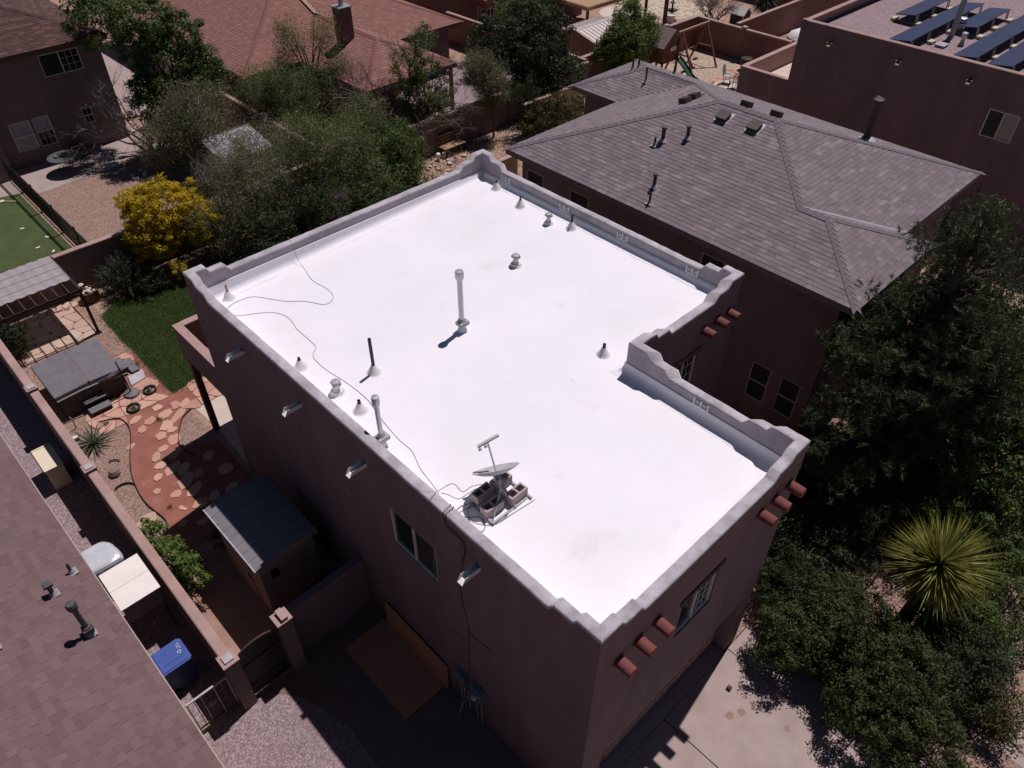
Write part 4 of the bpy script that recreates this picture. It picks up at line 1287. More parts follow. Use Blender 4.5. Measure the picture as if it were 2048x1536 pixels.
part(MB().bar((ex + .005, 2, ez + .004), (ex + .005, 15.85, ez + .004), .03, .012), 'drip_edge', 'frame_tan', LN)
def roofpipe(x, y, h, r, m, base_m='galv_dull', zf=rz_, parent=LN, slope=-rise, axis='x', capped=False, name='vent_pipe', rootz=None):
    z = zf(x) if axis == 'x' else zf(y)
    ang = math.atan(rise)
    o_ = parent.location
    f = MB().box((0, 0, .018), (.22, .2, .008))
    f.lathe([(r * 2.4, .02), (r * 1.9, .05), (r * 1.1, .11)], n=14)
    b = f.build(name, base_m, parent, True)
    b.location = (x - o_.x, y - o_.y, z - o_.z)
    p = MB().lathe([(r, -.05), (r, h), (r * .75, h), (r * .75, h - .05)], n=14)
    p.build('pipe', m, b, True)
    if capped:
        c_ = MB().lathe([(r * 1.0, h - .02), (r * 1.7, h + .03), (r * 1.9, h + .08), (r * 1.9, h + .17), (r * 1.5, h + .21), (r * .3, h + .22)], n=16)
        c_.build('cap', m, b, True)
    return b
b = roofpipe(-5.24, 8.2, .88, .052, 'vent_dark', capped=True, name='flue')
MB().box((0, 0, .2), (.17, .22, .12)).lathe([(.11, .13), (.09, .3)], n=14).build('collar', 'vent_dark', b)
roofpipe(-4.95, 9.98, .3, .032, 'vent_dark')
b = roofpipe(-5.42, 9.55, .33, .045, 'vent_dark', name='gas_vent')
MB().box((0, 0, .33), (.18, .12, .05)).box((0, 0, .37), (.12, .18, .04)).build('cap', 'vent_dark', b)
roofpipe(-6.62, 8.75, .28, .05, 'copper')
# side yard things: evaporative cooler on its stand, duct elbow, condenser, bin
cl_ = empty('swamp_cooler', (-4.15, 10.05, 0), 'white-topped evaporative cooler on a stand beside the pink wall', 'cooler')
MB().box((0, 0, 1.30), (.84, 1.16, .56)).build('cabinet', 'louvre', cl_)
MB().box((0, .31, 1.595), (.9, .62, .03)).box((0, -.315, 1.593), (.9, .62, .026)).build('lid', 'ac_white', cl_)
for s_ in (-1, 1):
    MB().box((0, s_ * .585, 1.3), (.8, .02, .5)).build('louvre_panel', 'louvre', cl_)
    for k in range(6):
        MB().bar((-.38 + k * .152, s_ * .598, 1.07), (-.38 + k * .152, s_ * .598, 1.54), .012).build('rib', 'wood_grey', cl_)
for sx_ in (-.38, .38):
    for sy_ in (-.52, .52):
        MB().bar((sx_, sy_, 0), (sx_, sy_, 1.02), .045).build('leg', 'iron_rust', cl_)
MB().bar((.38, -.52, .9), (-.38, -.52, .1), .03).bar((-.38, -.52, .9), (-.38, .52, .1), .03).build('brace', 'wood_grey', cl_)
de = empty('duct_elbow', (-4.28, 11.75, 0), 'rounded sheet-metal duct elbow next to the white cooler', 'duct')
pf = [(-.38, .45), (.1, .45), (.27, .32), (.34, .08), (.34, -.42), (-.38, -.42)]
d_ = MB()
rings = []
for k, (zz, sc2) in enumerate(((.6, 1.0), (.85, 1.0), (.97, .97), (1.04, .9), (1.08, .78))):
    rings.append([(x * sc2 - (1 - sc2) * .38, y * sc2, zz) for x, y in spline([(p[0], p[1], 0) for p in pf], 3) and [(q.x, q.y) for q in spline([(p[0], p[1], 0) for p in pf], 3)]])
nn = len(rings[0])
for a_, b_ in zip(rings, rings[1:]):
    d_.add(a_ + b_, [(k, k + 1, nn + k + 1, nn + k) for k in range(nn - 1)])
d_.add(rings[-1], [tuple(range(nn))])
d_.build('elbow', 'bright_tin', de, True)
MB().bar((-.3, .3, 0), (-.3, .3, .62), .04).bar((.2, .2, 0), (.2, .2, .62), .04).bar((-.3, -.3, 0), (-.3, -.3, .62), .04).bar((.25, -.3, 0), (.25, -.3, .62), .04).build('stand', 'iron_rust', de)
ac = empty('condenser', (-4.09, 16.24, 0), 'cream air-conditioning condenser on the gravel beside the pink wall', 'air conditioner')
MB().box((0, 0, .40), (.46, 1.0, .76)).build('cabinet', 'ac_cream', ac)
MB().box((0, 0, .80), (.50, 1.05, .04)).box((-.0, .5, .825), (.50, .05, .02)).build('lid', 'ac_cream', ac)
gl = MB()
for k in range(5):
    gl.box((-.235, -.3 + k * .15, .18), (.014, .05, .1))
gl.box((-.235, 0, .42), (.012, .8, .55))
gl.build('grille', 'dark_plastic', ac)
tag(MB().box((-4.5, 11.2, .9), (.14, .3, .12)).box((-4.5, 11.2, .45), (.06, .06, .8)).build('junction_post', 'dark_plastic'), 'small dark box on a post beside the duct elbow', 'box')
bn = empty('wheelie_bin', (-4.27, 8.06, 0), 'blue wheeled recycling bin with closed lid behind the iron gate', 'bin', rz=0)
bb = MB()
bb.add([(-.26, -.26, .1), (.24, -.26, .1), (.24, .26, .1), (-.26, .26, .1), (-.32, -.31, .98), (.30, -.31, .98), (.30, .31, .98), (-.32, .31, .98)], [(3, 2, 1, 0), (0, 1, 5, 4), (1, 2, 6, 5), (2, 3, 7, 6), (3, 0, 4, 7), (4, 5, 6, 7)])
bb.build('body', 'bin_dark', bn)
ld = MB()
ld.prism([(-.34, -.33), (.26, -.33), (.33, -.27), (.33, .27), (.26, .33), (-.34, .33)], .98, 1.03)
ld.prism([(-.30, -.29), (.24, -.29), (.29, -.25), (.29, .25), (.24, .29), (-.30, .29)], 1.03, 1.05)
ld.box((-.02, -.14, 1.056), (.5, .012, .01)); ld.box((-.06, .14, 1.056), (.012, .24, .01))
lid = ld.build('lid', 'bin_blue', bn)
pr_ = MB()
for i in range(12):   # recycling ring
    t0 = 2 * PI * i / 12
    if i % 4 != 3:
        pr_.box((.18 + .035 * math.cos(t0), -.02 + .035 * math.sin(t0), 1.052), (.012, .02, .003), t0)
pr_.build('recycling_mark', 'white_print', lid)
for s_ in (-1, 1):
    MB().cyl((-.27, s_ * .27, .12), (-.27, s_ * .33, .12), .12, 14).build('wheel', 'rubber', bn, True)
MB().tube([(-.36, -.25, .93), (-.40, -.25, .95), (-.40, .25, .95), (-.36, .25, .93)], .016, 6).build('handle', 'bin_dark', bn)
def words(txt, size, m, parent, loc, rz=0.0):
    cu = bpy.data.curves.new('print', 'FONT')
    cu.body = txt; cu.size = size; cu.extrude = .0008; cu.align_x = 'CENTER'; cu.align_y = 'CENTER'
    tmp = bpy.data.objects.new('print', cu)
    COL.objects.link(tmp)
    bpy.context.view_layer.update()
    me = bpy.data.meshes.new_from_object(tmp.evaluated_get(bpy.context.evaluated_depsgraph_get()))
    bpy.data.objects.remove(tmp)
    o = link('lettering', me, m, parent); o.location = loc; o.rotation_euler = (0, 0, rz)
    return o
words('RECYCLE', .04, 'white_print', lid, (.235, .13, 1.055), -PI / 2 + PI)
words('ONLY', .036, 'white_print', lid, (.19, .13, 1.055), -PI / 2 + PI)

# ================================================================== BACK YARD THINGS
# garden shed with low arched roof
SH = empty('garden_shed', (-1.27, 9.05, 0), 'garden shed with dark ribbed metal roof against the house', 'shed')
sb = MB()
for a, b in (((-1.96, 10.1), (-1.96, 8.0)), ((-1.96, 8.0), (-.55, 8.0)), ((-.55, 8.0), (-.55, 10.1)), ((-.55, 10.1), (-1.96, 10.1))):
    wallpanel(sb, a, b, 0, 2.2, [(.25, .45, 1.35, 1.7)] if a == (-1.96, 8.0) else (), .03)
part(sb, 'wall', 'shed_wall', SH)
part(MB().box((-1.61, 8.02, 1.52), (.2, .01, .35)), 'vent_opening', 'glass', SH)
arc = lambda f: 2.14 + .17 * math.sin(PI * (.06 + .88 * f))
rfb = MB()
n = 12
for k in range(n):
    f0, f1 = k / n, (k + 1) / n
    x0, x1 = -2.06 + 1.62 * f0, -2.06 + 1.62 * f1
    rfb.add([(x0, 7.85, arc(f0)), (x1, 7.85, arc(f1)), (x1, 10.25, arc(f1)), (x0, 10.25, arc(f0)), (x0, 7.85, arc(f0) - .05), (x1, 7.85, arc(f1) - .05), (x1, 10.25, arc(f1) - .05), (x0, 10.25, arc(f0) - .05)],
            [(0, 1, 2, 3), (0, 4, 5, 1), (2, 6, 7, 3), (7, 6, 5, 4)])
rfo = part(rfb, 'roof', 'shed_metal', SH, smooth=True)
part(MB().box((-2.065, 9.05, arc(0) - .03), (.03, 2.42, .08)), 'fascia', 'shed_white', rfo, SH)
for k in range(9):
    y = 7.9 + k * .287
    b = MB()
    for q in range(n):
        f0, f1 = q / n, (q + 1) / n
        b.bar((-2.06 + 1.62 * f0, y, arc(f0) + .004), (-2.06 + 1.62 * f1, y, arc(f1) + .004), .03, .012)
    part(b, 'roof_rib', 'shed_metal', rfo, SH)
part(MB().box((-1.972, 9.1, 1.0), (.02, .85, 1.9)), 'door', 'shed_wall', SH)
part(MB().box((-1.99, 8.75, 1.0), (.03, .03, .2)), 'door_handle', 'iron', SH)
tag(MB().lathe([(.0, 0), (.28, .0), (.33, .55), (.35, .6), (.31, .62), (.02, .62)], (-.95, 7.45, 0), 16, cap=False).build('blue_tub', 'bin_dark', None, True), 'dark blue tub between the shed and the block wall', 'tub')
# hot tub
HT = empty('hot_tub', (-2.05, 19.42, 0), 'square hot tub under a grey folding cover', 'hot tub')
MB().box((0, 0, .41), (1.92, 1.92, .82)).build('cabinet', 'tub_side', HT)
for k in range(8):
    MB().box((-.84 + k * .24, -.972, .41), (.21, .02, .72)).build('side_panel', 'tub_side', HT)
for s_ in (-1, 1):
    c_ = MB()
    hw = 1.03
    y0, y1 = (-hw, -.012) if s_ < 0 else (.012, hw)
    x0, x1 = (-hw, -.012) if s_ < 0 else (.012, hw)
    # cover halves: thicker at the fold
    zc = lambda x: 1.00 - .05 * abs(x) / hw
    c_.add([(x0, -hw, .82), (x1, -hw, .82), (x1, hw, .82), (x0, hw, .82), (x0, -hw, zc(x0)), (x1, -hw, zc(x1)), (x1, hw, zc(x1)), (x0, hw, zc(x0))],
           [(3, 2, 1, 0), (4, 5, 6, 7), (0, 1, 5, 4), (1, 2, 6, 5), (2, 3, 7, 6), (3, 0, 4, 7)])
    o = c_.build('cover_half', 'tub_cover', HT)
    bv = o.modifiers.new('soft', 'BEVEL'); bv.width = .04; bv.segments = 3; bv.limit_method = 'ANGLE'
MB().box((0, 0, .985), (.045, 2.0, .018)).build('fold_seam', 'wood_grey', HT)
MB().tube([(-1.0, -1.06, .8), (-.2, -1.1, .86), (.6, -1.08, .82), (1.0, -1.05, .9)], .022, 6).tube([(.4, -1.07, .8), (.75, -1.09, .95), (1.02, -1.06, 1.02)], .016, 6).build('cover_lifter', 'galv_dull', HT, True)
MB().box((.45, -1.05, .87), (.2, .12, .03)).box((.3, -1.06, .86), (.12, .1, .03)).build('strap_buckle', 'dark_plastic', HT)
st_ = empty('spa_steps', (-2.1, 18.25, 0), 'dark two-tread spa steps in front of the hot tub', 'steps')
MB().box((0, .11, .36), (.64, .28, .05)).build('tread', 'tub_cover', st_)
MB().box((0, -.18, .17), (.64, .28, .05)).build('tread', 'tub_cover', st_)
for s_ in (-1, 1):
    b_ = MB(); x = s_ * .29
    b_.add([(x - .02, -.3, 0), (x - .02, .24, 0), (x - .02, .24, .34), (x - .02, -.03, .34), (x - .02, -.03, .15), (x - .02, -.3, .15), (x + .02, -.3, 0), (x + .02, .24, 0), (x + .02, .24, .34), (x + .02, -.03, .34), (x + .02, -.03, .15), (x + .02, -.3, .15)],
           [(0, 1, 2, 3, 4, 5), (11, 10, 9, 8, 7, 6), (0, 6, 7, 1), (5, 11, 6, 0), (1, 7, 8, 2)])
    b_.build('stringer', 'dark_plastic', st_)
st2 = empty('side_steps', (-.72, 19.5, 0), 'pale grey steps at the lawn side of the hot tub', 'steps')
MB().box((-.1, .05, .27), (.26, .72, .05)).build('tread', 'tub_cover', st2)
MB().box((.16, -.1, .13), (.26, .74, .05)).build('tread', 'tub_cover', st2)
MB().box((-.1, .05, .12), (.22, .66, .25)).box((.16, -.1, .055), (.22, .7, .1)).build('riser', 'dark_plastic', st2)
tag(MB().prism([(-.95, 18.5), (-.45, 18.6), (-.35, 19.05), (-.85, 19.05)], .03, .07).build('stone_pad', 'cement_cap'), 'pale grey square stone pad beside the umbrella stand', 'slab')
ub = empty('umbrella_stand', (-1.1, 18.15, 0), 'round dark umbrella stand with a bare pole by the hot tub', 'umbrella stand')
MB().lathe([(.24, 0), (.245, .07), (.22, .11), (.1, .13), (.05, .16)], n=20).build('base', 'tub_cover', ub, True)
MB().tube([(0, 0, .1), (-.02, .03, .7), (-.05, .08, 1.35)], .022, 8).build('pole', 'iron', ub, True)
MB().bar((-.28, .05, .85), (.15, .06, .8), .02).build('crossbar', 'iron_pale', ub)
# pergola with shade cloth
PG = empty('pergola', (-2.1, 22.9, 0), 'dark steel pergola carrying a grey shade cloth over flagstones', 'pergola')
PZ = 1.86
for x, y in ((-.60, 22.08), (-3.3, 22.08), (-.60, 24.75), (-3.3, 24.75)):
    part(MB().bar((x, y, 0), (x, y, PZ - .05), .09), 'post', 'iron', PG)
    part(MB().box((x, y, .01), (.2, .2, .02)), 'foot_plate', 'iron', PG)
for x in (-.60, -3.3):
    part(MB().bar((x, 22.0, PZ - .02), (x, 24.9, PZ - .02), .06, .08), 'beam', 'iron', PG)
for y in (22.08, 24.75):
    part(MB().bar((-3.6, y, PZ - .05), (-.5, y, PZ - .05), .05, .07), 'cross_beam', 'iron', PG)
for k in range(9):
    x = -.57 - k * .345
    part(MB().bar((x, 21.98, PZ + .035), (x, 25.15, PZ + .035), .03), 'rafter', 'iron_rust', PG)
cl2 = MB()
nxx, nyy = 34, 12
crr = random.Random(5)
pts_ = [[(-3.55 + 2.95 * i / nxx, 22.74 + 1.98 * j / nyy, PZ + .072 - .016 * math.cos(2 * PI * (-3.55 + 2.95 * i / nxx + .57) / .345) * -1 + .010 * math.sin(j * 1.1) + crr.uniform(-.003, .003)) for j in range(nyy + 1)] for i in range(nxx + 1)]
cl2.add([p for r_ in pts_ for p in r_], [(i * (nyy + 1) + j, (i + 1) * (nyy + 1) + j, (i + 1) * (nyy + 1) + j + 1, i * (nyy + 1) + j + 1) for i in range(nxx) for j in range(nyy)])
cs = part(cl2, 'shade_cloth', 'shade_cloth', PG, smooth='all')
for y in (23.2, 23.72, 24.22):
    part(MB().bar((-3.5, y, PZ + .092), (-.62, y, PZ + .092), .012), 'seam', 'galv_dull', cs, PG)
# barrel planter
bp_ = empty('barrel_planter', (0.0, 24.22, 0), 'round barrel planter filled with pale rocks by the evergreen shrub', 'planter')
MB().lathe([(.3, 0), (.34, .2), (.33, .42), (.29, .42), (.27, .34)], n=18).build('barrel', 'wood_dark', bp_, True)
for k in range(3): MB().lathe([(.315 + .02 * k - .01 * (k == 2) * 2, .06 + k * .15), (.32 + .02 * k - .01 * (k == 2) * 2, .09 + k * .15)], n=18, cap=False).build('hoop', 'iron', bp_)
for k in range(9):
    a = k * .7; rr_ = .2 * (k % 3) / 2 + .03
    MB().lathe([(.001, -.05), (.06, -.02), (.07, .02), (.03, .06), (.001, .07)], (rr_ * math.cos(a), rr_ * math.sin(a), .4), 6, (srng.uniform(-.4, .4), srng.uniform(-.4, .4), 1), cap=False).build('rock', 'white_rock', bp_)
MB().tube([(-.1, .05, .4), (-.13, .07, .55), (-.12, .1, .68)], .02, 6).lathe([(.08, .66), (.1, .68), (.05, .72)], (-.12, .1, 0), 10).build('ornament', 'white_rock', bp_)
# small metal stakes, pots and stone dish in the gravel bed
tag(MB().box((-3.18, 17.35, .12), (.3, .12, .03)).bar((-3.18, 17.35, 0), (-3.18, 17.35, .12), .03).build('path_light', 'frame_white'), 'small white solar path light by the pink wall', 'lamp')
tag(MB().tube([(-2.98, 17.85, 0), (-2.96, 17.85, .35), (-2.99, 17.83, .5)], .02, 6).build('stake', 'galv_dull'), 'short bent metal stake beside the spiky plant', 'stake')
for x, y, lab in ((-.62, 17.9, 'round dark planting ring by the lawn edge'), (-1.35, 17.45, 'round dark planting ring beside the path')):
    tag(MB().lathe([(.2, 0), (.21, .08), (.17, .09), (.16, .02)], (x, y, .03), 18, cap=False).build('planting_ring', 'iron', None, True), lab, 'planter')
tag(MB().tube([(-2.95 + .32 * math.cos(t_ * .22 + .2), 14.35 + .32 * math.sin(t_ * .22 + .2), .05) for t_ in range(10)], .025, 6).build('hose_ring', 'iron', None, True), 'dark curved edging ring in the gravel, lower of two', 'edging')
tag(MB().tube([(-2.8 + .22 * math.cos(t_ * .22 + .2), 15.55 + .22 * math.sin(t_ * .22 + .2), .05) for t_ in range(8)], .02, 6).build('hose_ring', 'iron', None, True), 'small dark curved edging ring in the gravel, upper of two', 'edging')
tag(MB().lathe([(.001, 0), (.15, .03), (.17, .1), (.12, .2), (.001, .23)], (-2.88, 15.2, 0), 9, cap=False).build('garden_rock', 'wood_grey', None), 'grey rounded rock beside the pink wall', 'rock')
# wooden bench, white ball at the rear
be = empty('garden_bench', (17.6, 24.3, 0), 'slatted wooden garden bench before the rear wall', 'bench')
for k in range(5): MB().box((0, -.2 + k * .1, .45), (1.3, .08, .03)).build('slat', 'wood_tan', be)
for k in range(3): MB().box((0, .28 + .02 * k, .6 + k * .13), (1.3, .03, .1)).build('back_slat', 'wood_dark', be)
for s_ in (-1, 1):
    MB().bar((s_ * .55, -.2, 0), (s_ * .55, -.2, .44), .06).build('leg', 'iron', be)
    MB().bar((s_ * .55, .2, 0), (s_ * .55, .34, .92), .06).build('leg', 'iron', be)
tag(MB().lathe([(.001, 0)] + [(.13 * math.sin(k * PI / 10), .13 - .13 * math.cos(k * PI / 10)) for k in range(1, 10)] + [(.001, .26)], (16.6, 24.2, .12), 14, cap=False).lathe([(.1, 0), (.06, .06), (.06, .13)], (16.6, 24.2, 0), 12).build('gazing_ball', 'white_paint', None, True), 'white ball ornament on a low stand near the bench', 'ornament')
for i in range(16):
    x, y = 16.3 + srng.uniform(-.8, 2.2), 22.6 + srng.uniform(-.9, 1.4)
    r_ = srng.uniform(.08, .16)
    tag(MB().lathe([(.001, 0), (r_, .02), (r_ * .9, r_ * .6), (.001, r_ * .8)], (x, y, 0), 7, (srng.uniform(-.2, .2), srng.uniform(-.2, .2), 1), cap=False).build('garden_stone', 'flag_cream' if i % 2 else 'white_rock'), 'pale stone lying on the soil before the bench', 'stone', 'stones before the bench')

# ================================================================== GREY-SHINGLE HOUSE (right)
GH = empty('shingled_house', (16.4, 8, 0), 'two-storey house with grey shingle hip roof right of the white roof', 'house')
ze, gs = 5.55, .344
wbm = MB()
gwins = [(13.8 - 13.61, 13.8 - 12.82, 3.85, 4.92), (13.8 - 11.65, 13.8 - 10.84, 3.85, 4.92), (13.8 - 6.55, 13.8 - 5.75, 3.85, 4.92), (13.8 - 4.22, 13.8 - 3.58, .98, 2.3), (13.8 - 3.27, 13.8 - 2.64, .98, 2.3)]
GA, GB = (12.0, 13.8), (12.0, 2.35)
wallpanel(wbm, GA, GB, 0, 5.5, gwins, .08)
wallpanel(wbm, GB, (15.6, 2.35), 0, 5.5); wallpanel(wbm, (15.6, 2.35), (15.6, 3.07), 0, 5.5); wallpanel(wbm, (15.6, 3.07), (20.8, 3.07), 0, 5.5)
wallpanel(wbm, (20.8, 3.07), (20.8, 16.05), 0, 5.5); wallpanel(wbm, (20.8, 16.05), (17.6, 16.05), 0, 5.5)
wallpanel(wbm, (17.6, 16.05), (17.6, 13.8), 0, 5.5); wallpanel(wbm, (17.6, 13.8), GA, 0, 5.5)
part(wbm, 'wall', 'stucco_neighbour', GH)
for k, g_ in enumerate(gwins):
    window(GH, GA, GB, *g_, inset=.05, frame='frame_tan', split='h' if k > 2 else None, panes=('screen',))
XW, XE, YS, YN, XR, ZR = 11.6, 21.2, 2.67, 14.2, 16.4, 5.55 + .344 * 4.8
pA1, pA2 = (XR, YN - 4.8, ZR), (XR, YS + 4.8, ZR)
wr = (13.8, 4.87, ze + gs * 2.2); wa = (13.8, 4.05, ze + gs * 2.2)       # front wing ridge
nr = (19.2, 12.2, ze + gs * 2.0); na = (19.2, 14.45, ze + gs * 2.0)      # rear wing ridge
planes = [
    ([(XW, YN, ze), (XW, 1.85, ze), wa, wr, pA2, pA1], 0),
    ([(17.2, YN, ze), (XW, YN, ze), pA1, nr], 0),
    ([(XE, YS, ze), (XE, YN, ze), pA1, pA2], 0),
    ([(16.0, YS, ze), (XE, YS, ze), pA2, wr], 0),
    ([(XW, 1.85, ze), (16.0, 1.85, ze), wa], 0),
    ([(16.0, 1.85, ze), (16.0, YS, ze), wr, wa], 0),
    ([(17.2, 16.45, ze), (17.2, YN, ze), nr, na], 0),
    ([(XE, 16.45, ze), (17.2, 16.45, ze), na], 0),
    ([(XE, YN, ze), (XE, 16.45, ze), na, nr, (19.2, 12.2, ze + gs * 2)], 0)]
rb = MB()
for P_, e_ in planes[:-1] + [([(XE, YN, ze), (XE, 16.45, ze), na, nr], 0)]:
    rb.add([(p[0], p[1], p[2] - .008) for p in P_], [tuple(range(len(P_)))])
for a_, b_ in (((XW, 1.85), (XW, YN)), ((17.2, YN), (17.2, 16.45)), ((XE, 2.67), (XE, 16.45)), ((XW, YN), (17.2, YN)), ((XW, 1.85), (16, 1.85)), ((17.2, 16.45), (XE, 16.45)), ((16, YS), (XE, YS))):
    rb.add([(*a_, ze - .008), (*b_, ze - .008), (*b_, ze - .17), (*a_, ze - .17)], [(0, 1, 2, 3)])
rb.add([(XW, YS, ze - .17), (XW, YN, ze - .17), (XE, YN, ze - .17), (XE, YS, ze - .17)], [(0, 1, 2, 3)])
rb.add([(XW, 1.85, ze - .171), (XW, YS, ze - .171), (16, YS, ze - .171), (16, 1.85, ze - .171)], [(0, 1, 2, 3)])
rb.add([(17.2, YN, ze - .172), (17.2, 16.45, ze - .172), (XE, 16.45, ze - .172), (XE, YN, ze - .172)], [(0, 1, 2, 3)])
groof = part(rb, 'roof', 'shingle_grey', GH)
gsh = Shingles(GH, 'shingle_grey', 300, seed=9)
# the west slope is concave at the front wing: split it into convex pieces
gsh.plane([(XW, YN, ze), (XW, 1.85, ze), wa, wr, (13.8, YN - 2.2, ze + gs * 2.2)], 0)
gsh.plane([(13.8, YN - 2.2, ze + gs * 2.2), wr, pA2, pA1], 0)
gsh.plane([(17.2, YN, ze), (XW, YN, ze), pA1, nr], 0)
gsh.plane([(XE, YS, ze), (XE, YN, ze), pA1, pA2], 0)
gsh.plane([(16.0, YS, ze), (XE, YS, ze), pA2, wr], 0)
gsh.plane([(XW, 1.85, ze), (16.0, 1.85, ze), wa], 0)
gsh.plane([(16.0, 1.85, ze), (16.0, YS, ze), wr, wa], 0)
gsh.plane([(17.2, 16.45, ze), (17.2, YN, ze), nr, na], 0)
gsh.plane([(XE, 16.45, ze), (17.2, 16.45, ze), na], 0)
gsh.plane([(XE, YN, ze), (XE, 16.45, ze), na, nr], 0)
gsh.done()
q_ = gs
caps = MB()
W_, E_, S_, N_ = (-1, 0, -q_), (1, 0, -q_), (0, -1, -q_), (0, 1, -q_)
ridgecap(caps, (XW, YN, ze), pA1, W_, N_); ridgecap(caps, pA2, pA1, E_, W_)
ridgecap(caps, wr, pA2, S_, W_); ridgecap(caps, (XE, YS, ze), pA2, E_, S_)
ridgecap(caps, wa, wr, W_, E_); ridgecap(caps, (XW, 1.85, ze), wa, W_, S_); ridgecap(caps, (16, 1.85, ze), wa, S_, E_)
ridgecap(caps, (17.2, 16.45, ze), na, W_, N_); ridgecap(caps, nr, na, W_, E_); ridgecap(caps, nr, pA1, N_, E_)
ridgecap(caps, (XE, 16.45, ze), na, N_, E_)
tag(part(caps, 'ridge_caps', 'shingle_cap', GH), kind='stuff')
part(MB().bar((16.0, YS, ze + .02), (wr[0], wr[1], wr[2] + .02), .1, .012), 'valley_flashing', 'galv', GH)
zw = lambda x: ze + gs * (x - XW)
for x, y, h, r_ in ((13.89, 9.95, .26, .035), (14.14, 9.85, .42, .06), (14.55, 9.25, .38, .055), (12.5, 8.8, .4, .05), (11.95, 8.5, .36, .035)):
    b = roofpipe(x, y, h, r_, 'brown_vent', 'galv_dull', zw, GH)
    if r_ > .045:
        MB().lathe([(r_, h - .02), (r_ * 1.5, h), (r_ * 1.5, h + .05), (r_ * .5, h + .06)], n=12).build('cap', 'brown_vent', b, True)
for x, y in ((15.80, 8.86), (15.82, 7.78)):
    o = MB().box((0, 0, .012), (.5, .46, .012)).build('roof_vent', 'galv_dull', GH)
    o.location = (x - 16.4, y - 8, zw(x) + .004); o.rotation_euler = (0, -math.atan(gs), 0)
    MB().box((-.04, 0, .08), (.34, .34, .13)).box((-.04, 0, .155), (.38, .38, .02)).build('hood', 'brown_vent', o)
for x, y in ((16.95, 8.85), (16.97, 7.8)):
    o = MB().box((0, 0, .1), (.3, .3, .16)).build('roof_vent', 'brown_vent', GH)
    o.location = (x - 16.4, y - 8, ZR - gs * (x - XR)); o.rotation_euler = (0, math.atan(gs), 0)
for x, y in ((16.95, 10.75), (16.45, 10.75)):
    o = MB().box((0, 0, .1), (.32, .3, .16)).box((.3, 0, .02), (.35, .12, .012)).build('roof_vent', 'brown_vent', GH)
    o.location = (x - 16.4, y - 8, ze + gs * (YN - y)); o.rotation_euler = (-math.atan(gs), 0, 0)
b = roofpipe(18.5, 13.95, .55, .035, 'brown_vent', 'galv_dull', lambda x: ze + gs * (x - 17.2), GH)
b = roofpipe(19.15, 15.1, .4, .04, 'brown_vent', 'galv_dull', lambda x: ze + gs * 1.35, GH)
b = roofpipe(19.45, 15.05, .4, .04, 'brown_vent', 'galv_dull', lambda x: ze + gs * 1.4, GH)
b = roofpipe(20.2, 13.9, .3, .05, 'brown_vent', 'galv_dull', lambda x: ze + gs * (XE - x), GH)
b = roofpipe(19.4, 5.8, 1.2, .12, 'brown_vent', 'galv_dull', lambda x: ze + gs * (XE - x), GH, capped=False, name='flue')
MB().lathe([(.13, 1.1), (.17, 1.15), (.17, 1.3), (.12, 1.33)], n=16).build('cap', 'brown_vent', b, True)
MB().cyl((.22, .12, 0), (.22, .12, 1.3), .06, 12).build('pipe', 'brown_vent', b, True)

# ================================================================== BROWN FLAT-ROOF HOUSE WITH SOLAR PANELS
BH = empty('flat_roof_house', (34, 5, 0), 'brown flat-roofed house with solar panels at the upper right', 'house')
wm = MB()
bw = [(13.15 - 4.86, 13.15 - 3.72, 4.0, 5.06)]
BA, BB = (28.0, 13.15), (28.0, -6.0)
wallpanel(wm, BA, BB, 0, 6.42, bw, .08)
wallpanel(wm, BB, (42, -6), 0, 6.42); wallpanel(wm, (42, -6), (42, 13.15), 0, 6.42); wallpanel(wm, (42, 13.15), BA, 0, 6.42)
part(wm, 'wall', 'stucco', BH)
window(BH, BA, BB, *bw[0], inset=.05, split='v', panes=('glass', 'blind'))
cap_ = MB()
for a_, b_ in (((28.12, -6), (28.12, 13.15)), ((28.0, 13.03), (42, 13.03)), ((41.88, 13.15), (41.88, -6))):
    a3, b3 = Vector((*a_, 6.42)), Vector((*b_, 6.42))
    d_ = (b3 - a3).normalized(); y_ = Vector((-d_.y, d_.x, 0))
    sec = [(-.125, -.01), (-.122, .015), (-.08, .045), (0, .055), (.06, .045), (.10, .015), (.105, -.02), (.105, -.55)]
    rows = [[p + y_ * o_ + Vector((0, 0, z_)) for o_, z_ in sec] for p in (a3, b3)]
    cap_.add(rows[0] + rows[1], [(k, k + 1, k + 9, k + 8) for k in range(7)])
part(cap_, 'parapet_cap', 'stucco_lit', BH, smooth=True)
part(MB().sheet([(28.2, -6), (42, -6), (42, 13.0), (28.2, 13.0)], 5.95), 'roof', 'gravel_pink', BH)
for y in (11.6, 8.62, 5.85):
    o = MB().box((-.16, 0, 0), (.36, .16, .012)).box((-.16, .08, .06), (.36, .012, .12)).box((-.16, -.08, .06), (.36, .012, .12)).box((-.34, 0, -.03), (.03, .18, .05)).build('canale', 'frame_tan', BH)
    o.location = (28 - 34, y - 5, 5.8)
wg = MB()
wallpanel(wg, (28.0, 15.62), (28.0, 13.16), 0, 3.86); wallpanel(wg, (33.0, 15.62), (28.0, 15.62), 0, 3.86)
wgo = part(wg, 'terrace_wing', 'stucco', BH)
tc_ = MB().box((28.10, 14.38, 3.88), (.24, 2.44, .05)).box((30.62, 15.50, 3.88), (4.76, .24, .05)).box((28.12, 14.36, 3.45), (.18, 2.3, .8)).box((30.6, 15.49, 3.45), (4.7, .18, .8))
part(tc_, 'terrace_parapet', 'stucco_lit', wgo, BH)
part(MB().box((30.6, 14.3, 3.02), (4.9, 2.3, .06)), 'terrace_floor', 'concrete_pale', wgo, BH)
